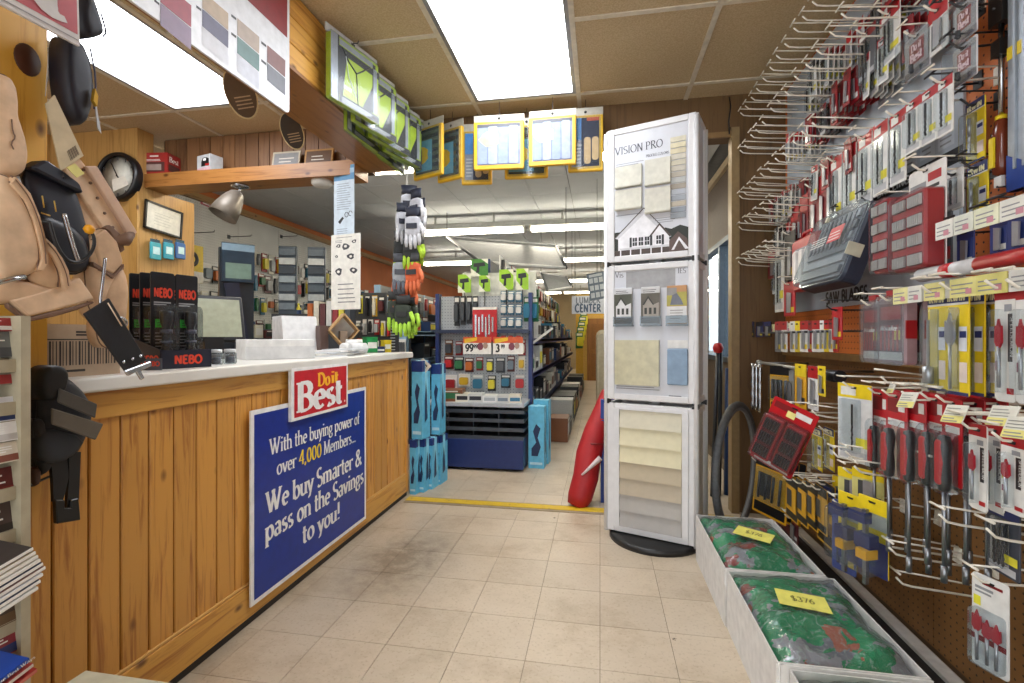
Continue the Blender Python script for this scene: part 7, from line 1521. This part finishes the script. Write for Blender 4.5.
t = thing('striped_pack_rack', 'black rack of slanted striped packs right of the dark display stand', 'display', P(335, 345, Y=3.75).to_tuple(), .2); t.location.z = 0
q = MB(); q.box(-.17, -.1, 0, .17, .1, 1.06); part('body', q, GM_, t)
q = MB(); q.box(-.2, -.14, 1.06, .2, .1, 1.09); part('top', q, BLACK, t)
for k in range(7): q = MB(); q.box(-.18+.05*k, -.12, 1.09, -.14+.05*k, .04, 1.27+.02*(k % 2), 0, Matrix.Rotation(radians(0), 4, 'Y')); part('pack', q, M(['#b8632a', '#d8d4c4', '#5c2a2c', '#c8c9c6', '#8f1f24', '#d8cb3a', '#3a3f45'][k], .4), t)

# ---- island shelving B: end facing the viewer with blue uprights
def gondola(name, label, x0, x1, y0, y1, h, shelves, side_m, back=True, kick=.12):
    t = thing(name, label, 'shelving', ((x0+x1)/2, y0, 0)); W2, L = (x1-x0)/2, y1-y0
    q = MB(); q.box(-W2, .0, 0, W2, L, kick); part('plinth', q, GM_, t)
    q = MB(); q.box(-.02, .02, kick, .02, L, h); part('spine_panel', q, M('#8a8c8c', .5), t)
    for z in shelves:
        for s in (-1, 1):
            q = MB(); a, b = sorted((s*.02, s*W2)); q.box(a, .02, z-.025, b, L, z); e = s*W2; q.box(min(e, e-.008*s), .02, z-.04, max(e, e-.008*s), L, z+.008, 0); part('shelf', q, side_m, t)
    for yy in [.0]+[L*k/4 for k in range(1, 5)]: q = MB(); q.box(-.03, yy-.015, 0, .03, yy+.015, h); part('upright', q, side_m, t)
    return t
gondola('island_shelving', 'island shelving with pale blue uprights seen over the far end of the counter', -2.45, -1.75, 4.4, 9.2, 1.5, (.42, .78, 1.05), LBL)
q = MB(); q.box(-2.45, 4.34, .0, -1.75, 4.37, 1.42); t = solo('merchandise_board', q, M('#3a3d40', .5), 'dark end panel of the island shelving over the far counter end', 'panel')
q = MB(); q.box(-1.9, 4.28, .5, -1.76, 4.338, 1.4)
for k in range(9): q.box(-1.88, 4.27, .56+.09*k, -1.78, 4.28, .6+.09*k)
solo('blue_rack', q, LBL, 'pale blue steel rack at the corner of the island shelving, above the counter end', 'rack')
for z, n, h0, h1, pal, nm in ((1.40, 7, .15, .2, ['#1b1d22', '#d8cb3a', '#c9a227', '#22262c'], 'top row'), (1.17, 8, .12, .18, ['#b5262c', '#c8c9c6', '#b8632a', '#55585c'], 'middle row'), (.97, 8, .1, .15, ['#2f6b45', '#d8cb3a', '#5c2a2c', '#e0e0de'], 'bottom row')):
    pegrow(-2.42, 4.337, -1.92, 4.337, z, n, 0, '%s of the island end board' % nm, 'goods on the island end panel', h0, h1, pal=pal)
for k in range(6): good('long', (-1.87+.02*k, 4.26, .98), (.035, 1, .22), 0, '%s pale twisted pack on the blue rack' % OR10[k], 'white packs on the blue rack', c='#e0e0de', c2='#55585c')
for z, n, nm in ((1.46, 24, 'top'), (1.24, 24, 'second')): pegrow(-1.98, 4.5, -1.98, 9.1, z, n, pi/2, '%s aisle peg row of the island' % nm, 'goods on the island aisle side', .14, .26)
for z, n, nm in ((.78, 18, 'middle shelf'), (.42, 16, 'low shelf'), (1.05, 20, 'upper shelf')): shelfrow(-1.88, 4.5, -1.88, 9.1, z, n, pi/2, '%s of the island aisle side' % nm, 'boxes on the island aisle side', .08, .2, .2)
pegrow(-2.25, 4.5, -2.25, 9.1, 1.46, 20, -pi/2, 'top wall side peg row of the island', 'goods on the island wall side', .14, .26)

# ---- gondola A and its end cap with dark blue drawers
EX0, EX1, EY = -1.34, -.555, 3.56
t = thing('aisle_display', 'end cap display with navy base, slotted shelves and white pegboard, facing the doorway', 'shelving', ((EX0+EX1)/2, EY, 0)); W2 = (EX1-EX0)/2
q = MB(); q.box(-W2, .0, .02, W2, .42, .235); bevel(part('base', q, GB, t, label='navy blue base cabinet'), .006, 2)
for k, z in enumerate((.235, .295, .36, .425)):
    q = MB(); q.box(-W2, .02+.01*k, z, W2, .42, z+.012); q.box(-W2, .012+.01*k, z, W2, .024+.01*k, z+.026); part('slot_shelf', q, M('#4a5058', .35, .3), t)
    for x in (-W2*.5, 0, W2*.5): q = MB(); q.box(x-.004, .06, z+.012, x+.004, .40, z+.062); part('divider', q, M('#3c4149', .4), t)
q = MB(); q.box(-W2, .03, .475, W2, .42, .50); part('top_shelf', q, M('#a9aeb3', .35), t)
q = MB(); q.box(-W2+.02, .40, .5, W2-.02, .41, 1.34); part('pegboard', q, pegboard('pegboard_end', '#a9b0b6', '#55595c', .0254, .0034, ax=('X', 'Z')), t)
for s in (-1, 1): q = MB(); q.box(s*W2-.015, .36, .0, s*W2+.015, .44, 1.36); part('upright', q, GB, t)
q = MB(); q.box(-W2, .3, 1.035, W2, .40, 1.05); q.box(-W2, .295, 1.03, W2, .30, 1.06); part('upper_shelf', q, M('#24304a', .4), t)
YE = EY+.394
pal = ['#8f1f24', '#5c2a2c', '#22262c', '#7a4a2a', '#1b1d22', '#a8adb0']
def ex(px): return P(px, 400, Y=YE).x
pegrow(EX0+.05, YE, EX1-.03, YE, .985, 8, 0, 'upper peg row of the end cap', 'goods pegged on the end cap', .1, .14, ('card',), pal)
pegrow(EX0+.05, YE, EX1-.03, YE, .845, 8, 0, 'middle peg row of the end cap', 'goods pegged on the end cap', .1, .13, ('card',), ['#5c2a2c', '#22262c', '#8f1f24', '#3a3f45', '#d8d4c4'])
pegrow(EX0+.05, YE, EX1-.03, YE, .70, 6, 0, 'lower peg row of the end cap', 'goods pegged on the end cap', .1, .14, ('card',), ['#22262c', '#5c2a2c', '#a8adb0', '#e0e0de'])
for k, (px, w_, c, c2, h) in enumerate(((452, .19, '#2f8f45', '#2f6b45', .09), (463, .11, '#d8d4c4', '#1b1d22', .06), (476, .12, '#c8c9c6', '#22262c', .06), (490, .11, '#e0e0de', '#a8adb0', .05), (503, .1, '#c8c9c6', '#6c7a86', .05), (515, .1, '#d8d4c4', '#2f6f8f', .055))):
    a = P(px, 402, Y=EY+.15); good('box', (a.x, EY+.17, .50), (w_*.95, .16, h), .12, '', 'boxes on the end cap shelf', c if c in CN else None, c2, ['green boxes at the left of the end cap shelf', 'open white box beside the green ones on the end cap', 'second open white box on the end cap shelf', 'flat white pack in the middle of the end cap shelf', 'pale pack with slate print on the end cap shelf', 'cream pack with teal print at the right of the end cap shelf'][k])
# red hanging set, teal grid of cards, black cases, posters
a0, a1 = P(475, 308, Y=YE), P(500, 345, Y=YE); q = MB(); q.box(-.1, -.02, -.28, .1, 0, 0, 0); q.rect(-.1, -.02, .1, 0, -.0206, 1)
for k in range(6): q.box(-.08+.028*k, -.028, -.24+.02*(k % 3), -.066+.028*k, -.02, -.06-.02*(k % 2), 2)
solo('red_tool_board', q, [M('#b5141c', .35), PAPER, CHROME], 'bright red tool board with chrome tools above the sale cards', 'display', ((a0.x+a1.x)/2, YE-.08, a0.z), 0)
for r in range(4):
    for c in range(3):
        a = P(503+7.6*c, 291+13*r, Y=YE-.06); o = good('card', (a.x, YE-.02-.012*(c % 2), a.z), (.052, 1, .085 if r < 3 else .16), 0, '', 'teal cards on the end cap', '#2f6f8f' if r < 3 else '#c8c9c6', '#c8c9c6' if r < 3 else '#b5262c', '%s card, %s row down, %s column, right of the red tool board' % ('teal' if r < 3 else 'white and red', OR10[r], OR10[c]))
for k in range(4):
    a = P(457+6*k, 296, Y=YE-.02); good('card', (a.x, YE-.02+.006*k, a.z), (.043, 1.2, .25-.01*k), 0, '', 'black cases on the end cap', '#1b1d22', '#3a3f45', '%s from the left black tool case left of the red tool board' % OR10[k])
for k, px in enumerate((528, 534)): a = P(px, 297, Y=3.95); good('card', (a.x, 3.95+.03*k, a.z), (.07, 1, .2), -.3, '', 'green packs right of the end cap', '#2f6b45', '#2f6f8f', ['left dark green pack right of the teal cards', 'right dark green pack beyond the teal cards'][k])
GP = [M('#8fbf2f', .45, 0, .2, 10), M('#20262a', .4), M('#d9dccf', .5), M('#3f7f35', .5)]
for k, (px0, px1, y0, y1, w0) in enumerate(((459, 472, 275, 293, 0), (480, 491, 276, 292, 0), (500, 514, 270, 290, 0), (517, 529, 269, 290, 0), (471, 488, 259, 276, 1))):
    a = P((px0+px1)/2, y0, Y=YE); b = P((px0+px1)/2, y1, Y=YE); w_ = P(px1, y0, Y=YE).x-P(px0, y0, Y=YE).x; h = a.z-b.z
    t = thing('drill_poster', ['leftmost lime poster with a drill above the end cap', 'second lime poster with a drill above the end cap', 'third lime poster with a drill above the end cap', 'rightmost lime poster with a drill above the end cap', 'tall green poster behind the lime ones above the end cap'][k], 'poster', (a.x, YE-.03*(1-w0), a.z), 0)
    q = MB(); q.box(-w_/2, -.002, -h, w_/2, .002, 0, 3 if w0 else 0); q.flat([(-w_*.5, -h), (-w_*.5, -h*.55), (w_*.1, -h)], -.0026, 2); q.flat([(w_*.5, 0), (w_*.5, -h*.3), (w_*.1, 0)], -.0026, 2)
    q.flat([(-w_*.35, -h*.25), (w_*.3, -h*.2), (w_*.35, -h*.42), (0, -h*.45), (.0, -h*.8), (-w_*.2, -h*.82), (-w_*.15, -h*.48), (-w_*.35, -h*.45)], -.0032, 1); part('sheet', q, GP, t)
    q = MB(); q.cyl((0, .004, -h*.6), (0, .004, -h-.12), .004, n=5); part('stem', q, DSTEEL, t)
q = MB(); q.box(-.33, 0, -.09, .3, .008, .13); q.rect(-.1, -.05, .25, .1, -.0006, 1); a = P(500, 288, Y=YE+.03); solo('white_header', q, [M('#c9cbc6', .5), M('#d9dad6', .5)], 'white header board behind the lime posters', 'panel', (a.x, YE+.05, a.z), 0)
for k, (px0, px1) in enumerate(((463, 491), (493, 523))):
    a = P((px0+px1)/2, 337, Y=EY+.02); w_ = P(px1, 340, Y=EY+.02).x-P(px0, 340, Y=EY+.02).x; h = 17/490*3.7
    t = thing('sale_card', ['left orange and white sale card on the end cap', 'right orange and white sale card on the end cap'][k], 'price card', (a.x, EY+.02, a.z), -.02)
    q = MB(); q.box(-w_/2, 0, -h, w_/2, .002, 0, 0); q.rect(-w_/2, -h*.35, w_/2, 0, -.0005, 1); q.flat([(-w_*.45, -h*.38), (w_*.0, -h*.2), (w_*.0, -h*.02), (-w_*.45, -h*.12)], -.001, 2); write(q, ['99', '3'][k], -w_*.42, -h*.85, h*.42, -.001, 3, serif=False, thick=.24, thin=.2); write(q, '99', [-w_*.12, -w_*.24][k], -h*.65, h*.2, -.001, 3, serif=False, thick=.24, thin=.2)
    q.flat([(w_*.12+.025*cos(i*.9), -h*.55+.03*sin(i*.9)) for i in range(7)], -.001, 4); q.flat([(w_*.3+.02*cos(i*.9), -h*.5+.025*sin(i*.9)) for i in range(7)], -.0012, 5)
    part('card', q, [PAPER, M('#c8542a', .5), M('#e0b428', .5), BLACK, M('#7a3a4a', .5), M('#a88a7a', .5)], t); q = MB(); q.tube([(0, .003, -.02), (0, .30, .0)], .004, 5); part('clip_arm', q, DSTEEL, t)
# body behind the end cap, goods on its right side
gondola('long_shelving', 'long island shelving running back behind the end cap', -1.32, -.57, 4.05, 10.4, 1.66, (.36, .68, .98), GB)
for z, n, nm in ((1.72, 20, 'top'), (1.5, 22, 'second'), (1.28, 22, 'third')): pegrow(-.86, 4.1, -.86, 10.3, z, n, pi/2, '%s aisle peg row of the long shelving' % nm, 'goods on the long shelving', .16, .25, pal=['#c8c9c6', '#d8d4c4', '#a8adb0', '#e0e0de', '#8f1f24', '#24406f', '#d8cb3a', '#22262c', '#7a4a2a', '#6c7a86'])
for z, n, nm in ((.68, 20, 'middle shelf'), (.36, 20, 'low shelf'), (.98, 24, 'upper shelf')): shelfrow(-.69, 4.1, -.69, 10.3, z, n, pi/2, '%s of the long shelving' % nm, 'boxes on the long shelving', .1, .24, .22, pal=['#22262c', '#1b1d22', '#3a3f45', '#c8c9c6', '#24406f', '#2f6f8f', '#7a4a2a', '#d8d4c4', '#11131a'])
shelfrow(-.43, 4.6, -.43, 9.6, 0, 13, pi/2, 'floor beside the long shelving', 'cartons on the aisle floor', .14, .34, .26, ('box',), ['#22262c', '#1b1d22', '#11131a', '#3a3f45', '#c8c9c6', '#7a4a2a'])
for z, nm in ((1.48, 'top'), (1.24, 'second')): pegrow(-1.03, 4.1, -1.03, 10.3, z, 18, -pi/2, '%s left peg row of the long shelving' % nm, 'goods on the left of the long shelving', .16, .27)
q = MB(); q.box(0, 0, 0, .3, .01, .02, 0, Matrix.Rotation(radians(-35), 4, 'Y')); a = P(541, 343, Y=4.2); solo('shelf_bracket', q, M('#d8d6cf', .4), 'white slanted shelf bracket sticking out of the long shelving', 'bracket', (-.62, 4.2, a.z-.05), .5)
# right side of the rear aisle
q = MB(); q.box(.30, 6.4, 0, .95, 10.2, .02); q.box(.93, 6.4, 0, .95, 10.2, 1.5)
for z in (.45, .85, 1.2): q.box(.34, 6.4, z-.02, .95, 10.2, z)
solo('side_shelving', q, GM_, 'dark side shelving on the right of the rear aisle', 'shelving')
for z, nm in ((.02, 'floor level'), (.45, 'lower shelf'), (.85, 'upper shelf')): shelfrow(.46, 6.5, .46, 10.1, z, 12, -pi/2, '%s of the side shelving' % nm, 'goods on the side shelving', .12, .3, .2)

# far end: wooden door, yellow panels, green stacks
d0, d1 = P(587, 382, Y=11.35), P(612, 320, Y=11.35)
t = MB(); t.box(-.55, 11.47, 0, .98, 11.55, 1.98); struct('wall_partition', t, M('#b8902f', .7))
t = MB(); t.box(d0.x, 11.38, 0, d1.x+.2, 11.43, 1.42); dr = struct('door_1', t, wood('far_door', '#a06a2a', '#7a4a18', knots=False))
for z0, z1 in ((.1, .62), (.72, 1.3)): q = MB(); q.box(d0.x+.1, 11.365, z0, d1.x+.1, 11.385, z1); struct('door_panel', q, M('#8a5a22', .5), dr)
q = MB(); q.box(d0.x-.09, 11.40, 0, d0.x, 11.47, 1.5); q.box(d0.x, 11.40, 1.43, d1.x+.3, 11.47, 1.5); struct('trim_10', q, M('#c29a45', .5))
for k in range(5): good('card', (-.45+.02*k, 10.9+.11*k, 1.1+.12*k), (.16, 3, .35), .4, '%s green pack stacked at the far end of the aisle' % OR10[k], 'green packs at the far end', '#2f6b45', '#d8cb3a')
# hanging aisle sign and things hung from the rear ceiling
a, b = P(573, 296, Y=6.2), P(603, 312, Y=6.2); w_, h = (b.x-a.x)+.03, a.z-b.z+.02
t = thing('aisle_sign', 'white hanging aisle sign ending in the word center', 'sign', ((a.x+b.x)/2, 6.2, a.z), 0)
q = MB(); q.box(-w_/2, 0, -h, w_/2, .006, 0, 0); write(q, 'CENTER', -w_*.40, -h*.9, h*.42, -.0008, 1, serif=False, width=w_*.8, thick=.24, thin=.2); write(q, 'LUMBER', -w_*.38, -h*.42, h*.34, -.0008, 2, serif=False, width=w_*.76, thick=.2, thin=.14)
part('board', q, [M('#c9cdd6', .5), M('#4a5a70', .5), M('#6d7480', .5)], t)
q = MB(); q.tube([(-w_*.4, .003, 0), (-w_*.4, .003, BCEIL-a.z)], .003, 4); part('hanging_wire', q, DSTEEL, t); q = MB(); q.tube([(w_*.4, .003, 0), (w_*.4, .003, BCEIL-a.z)], .003, 4); part('hanging_wire', q, DSTEEL, t)
a = P(597, 286, Y=4.4); t = thing('hanging_card', 'tilted slate grey printed card hanging beside the sample tower', 'card', (a.x, 4.4, a.z), -.25)
q = MB(); T = Matrix.Rotation(radians(-8), 4, 'Y') 
q.box(-.08, 0, -.12, .08, .004, .12, 0, T)
for k in range(3):
    for j in range(3): q.rect(-.065+.045*j, -.1+.065*k, -.03+.045*j, -.055+.065*k, -.0008, 1, T)
q.rect(-.06, .085, .06, .108, -.0008, 1, T); part('sheet', q, [M('#55626f', .4), M('#a9b1b6', .4)], t); q = MB(); q.tube([(0, .002, .11), (0, .002, BCEIL-a.z)], .002, 4); part('hanging_wire', q, DSTEEL, t)
# two tilted translucent panels hung on rods
def hung_panel(pts, Ys, label):
    v = [P(px, py, Y=y) for (px, py), y in zip(pts, Ys)]; c = sum(v, Vector())/4; t = thing('suspended_frame', label, 'panel', c, 0)
    q = MB(); l = [p-c for p in v]; n = (l[1]-l[0]).cross(l[3]-l[0]).normalized()*.012; q.add([tuple(p) for p in l]+[tuple(p+n) for p in l], [(0, 1, 2, 3), (7, 6, 5, 4), (0, 4, 5, 1), (1, 5, 6, 2), (2, 6, 7, 3), (3, 7, 4, 0)]); part('sheet', q, M('#7d7f80', .4), t)
    for k in range(4): q = MB(); q.tube([tuple(l[k]), tuple(l[(k+1) % 4])], .016, 5); part('rail', q, M('#c9cac8', .4) if k % 2 == 0 else M('#4a4c4e', .4), t)
    for k in (0, 2): q = MB(); q.tube([tuple(l[k]), (l[k].x, l[k].y, BCEIL-c.z)], .004, 4); part('hanging_rod', q, DSTEEL, t)
hung_panel([(447, 237), (556, 246), (566, 268), (480, 262)], (5.3, 5.2, 4.6, 4.6), 'large tilted grey panel hanging below the front strip light')
hung_panel([(541, 273), (566, 277), (572, 287), (548, 291)], (6.4, 6.4, 5.9, 5.9), 'small tilted grey panel hanging farther back over the aisle')
# ---- light blue cartons
CB, CD, CP = M('#62b6d8', .4), M('#16306f', .4), M('#1b2f55', .4)
def bcarton(x, y, z, w_, d, h, rz, lab, style=0, group='light blue cartons'):
    t = thing('blue_carton', lab, 'box', (x, y, z), rz, group)
    q = MB(); q.box(-w_/2, -d/2, 0, w_/2, d/2, h, 0)
    if style == 0: q.box(-w_/2-.0006, -d/2-.0006, h*.86, w_/2+.0006, d/2+.0006, h+.0006, 1)
    q.flat([(-w_*.3, h*.2), (w_*.1, h*.2), (w_*.3, h*.35), (w_*.1, h*.5), (w_*.28, h*.65), (-.0, h*.72), (-w_*.2, h*.6), (-.0, h*.42), (-w_*.3, h*.32)], -d/2-.001, 2); q.rect(-w_*.4, h*.06, w_*.4, h*.1, -d/2-.001, 3)
    T = Matrix.Translation((w_/2+.001, 0, 0)) @ Matrix.Rotation(pi/2, 4, 'Z'); q.flat([(-d*.2, h*.2), (d*.15, h*.25), (d*.1, h*.55), (-d*.05, h*.75), (-d*.2, h*.5)], 0, 2, T)
    part('carton', q, [CB, CD, CP, M('#b9dbe8', .4)], t); q = MB(); q.box(-w_/2-.0008, -.02, h*.3, w_/2+.0008, .02, h+.001); q.box(-w_*.1, -d/2-.0012, h+.0005, w_*.1, d/2, h+.0015); part('tape', q, M('#8fd0e6', .3), t)
    return t
hz = .345
for k, (x, y) in enumerate(((-1.165, 3.0), (-1.128, 3.05), (-1.098, 3.12), (-1.078, 3.24))): bcarton(x, y, 0, .042, .1 if k < 3 else .12, hz-.006*k, -.1, ['leftmost lower light blue carton beside the counter end', 'second lower light blue carton beside the counter end', 'third lower light blue carton beside the counter end', 'rightmost lower light blue carton beside the counter end'][k])
bcarton(-1.145, 3.03, hz+.002, .075, .11, .50, -.12, 'left upper light blue carton with navy top, stacked by the counter end'); bcarton(-1.083, 3.2, hz+.002, .06, .12, .47, .0, 'right upper light blue carton with navy top, stacked by the counter end')
a = P(530, 468, Z=0); bcarton(-.475, 3.76, 0, .12, .12, .47, -.05, 'light blue carton standing at the right front of the end cap', 1); bcarton(-.455, 3.90, 0, .12, .1, .50, -.1, 'light blue carton behind the front one at the end cap', 1)
# ---- conifers and street seen through the window
q = MB(); q.box(1.6, 2, -.2, 40, 40, -.05); street = solo('street', q, M('#8d8f90', .8), 'pale asphalt street outside the shop window', 'street')
for k, (x, y, h) in enumerate(((14, 50, 7), (17, 58, 9), (12, 47, 5.5))):
    t = thing('conifer', ['left conifer across the street, through the window', 'tallest conifer across the street, through the window', 'small conifer across the street, through the window'][k], 'tree', (x, y, -.2)); q = MB()
    for j in range(6): q.lathe([(h*.26*(1-j/6.5), h*(.12+.14*j)), (h*.05*(1-j/7), h*(.30+.14*j))], 10, smooth=False)
    part('foliage', q, M('#3f5648', .8), t); q = MB(); q.cyl((0, 0, 0), (0, 0, h*.2), h*.03); part('trunk', q, M('#4a3a2a', .8), t)
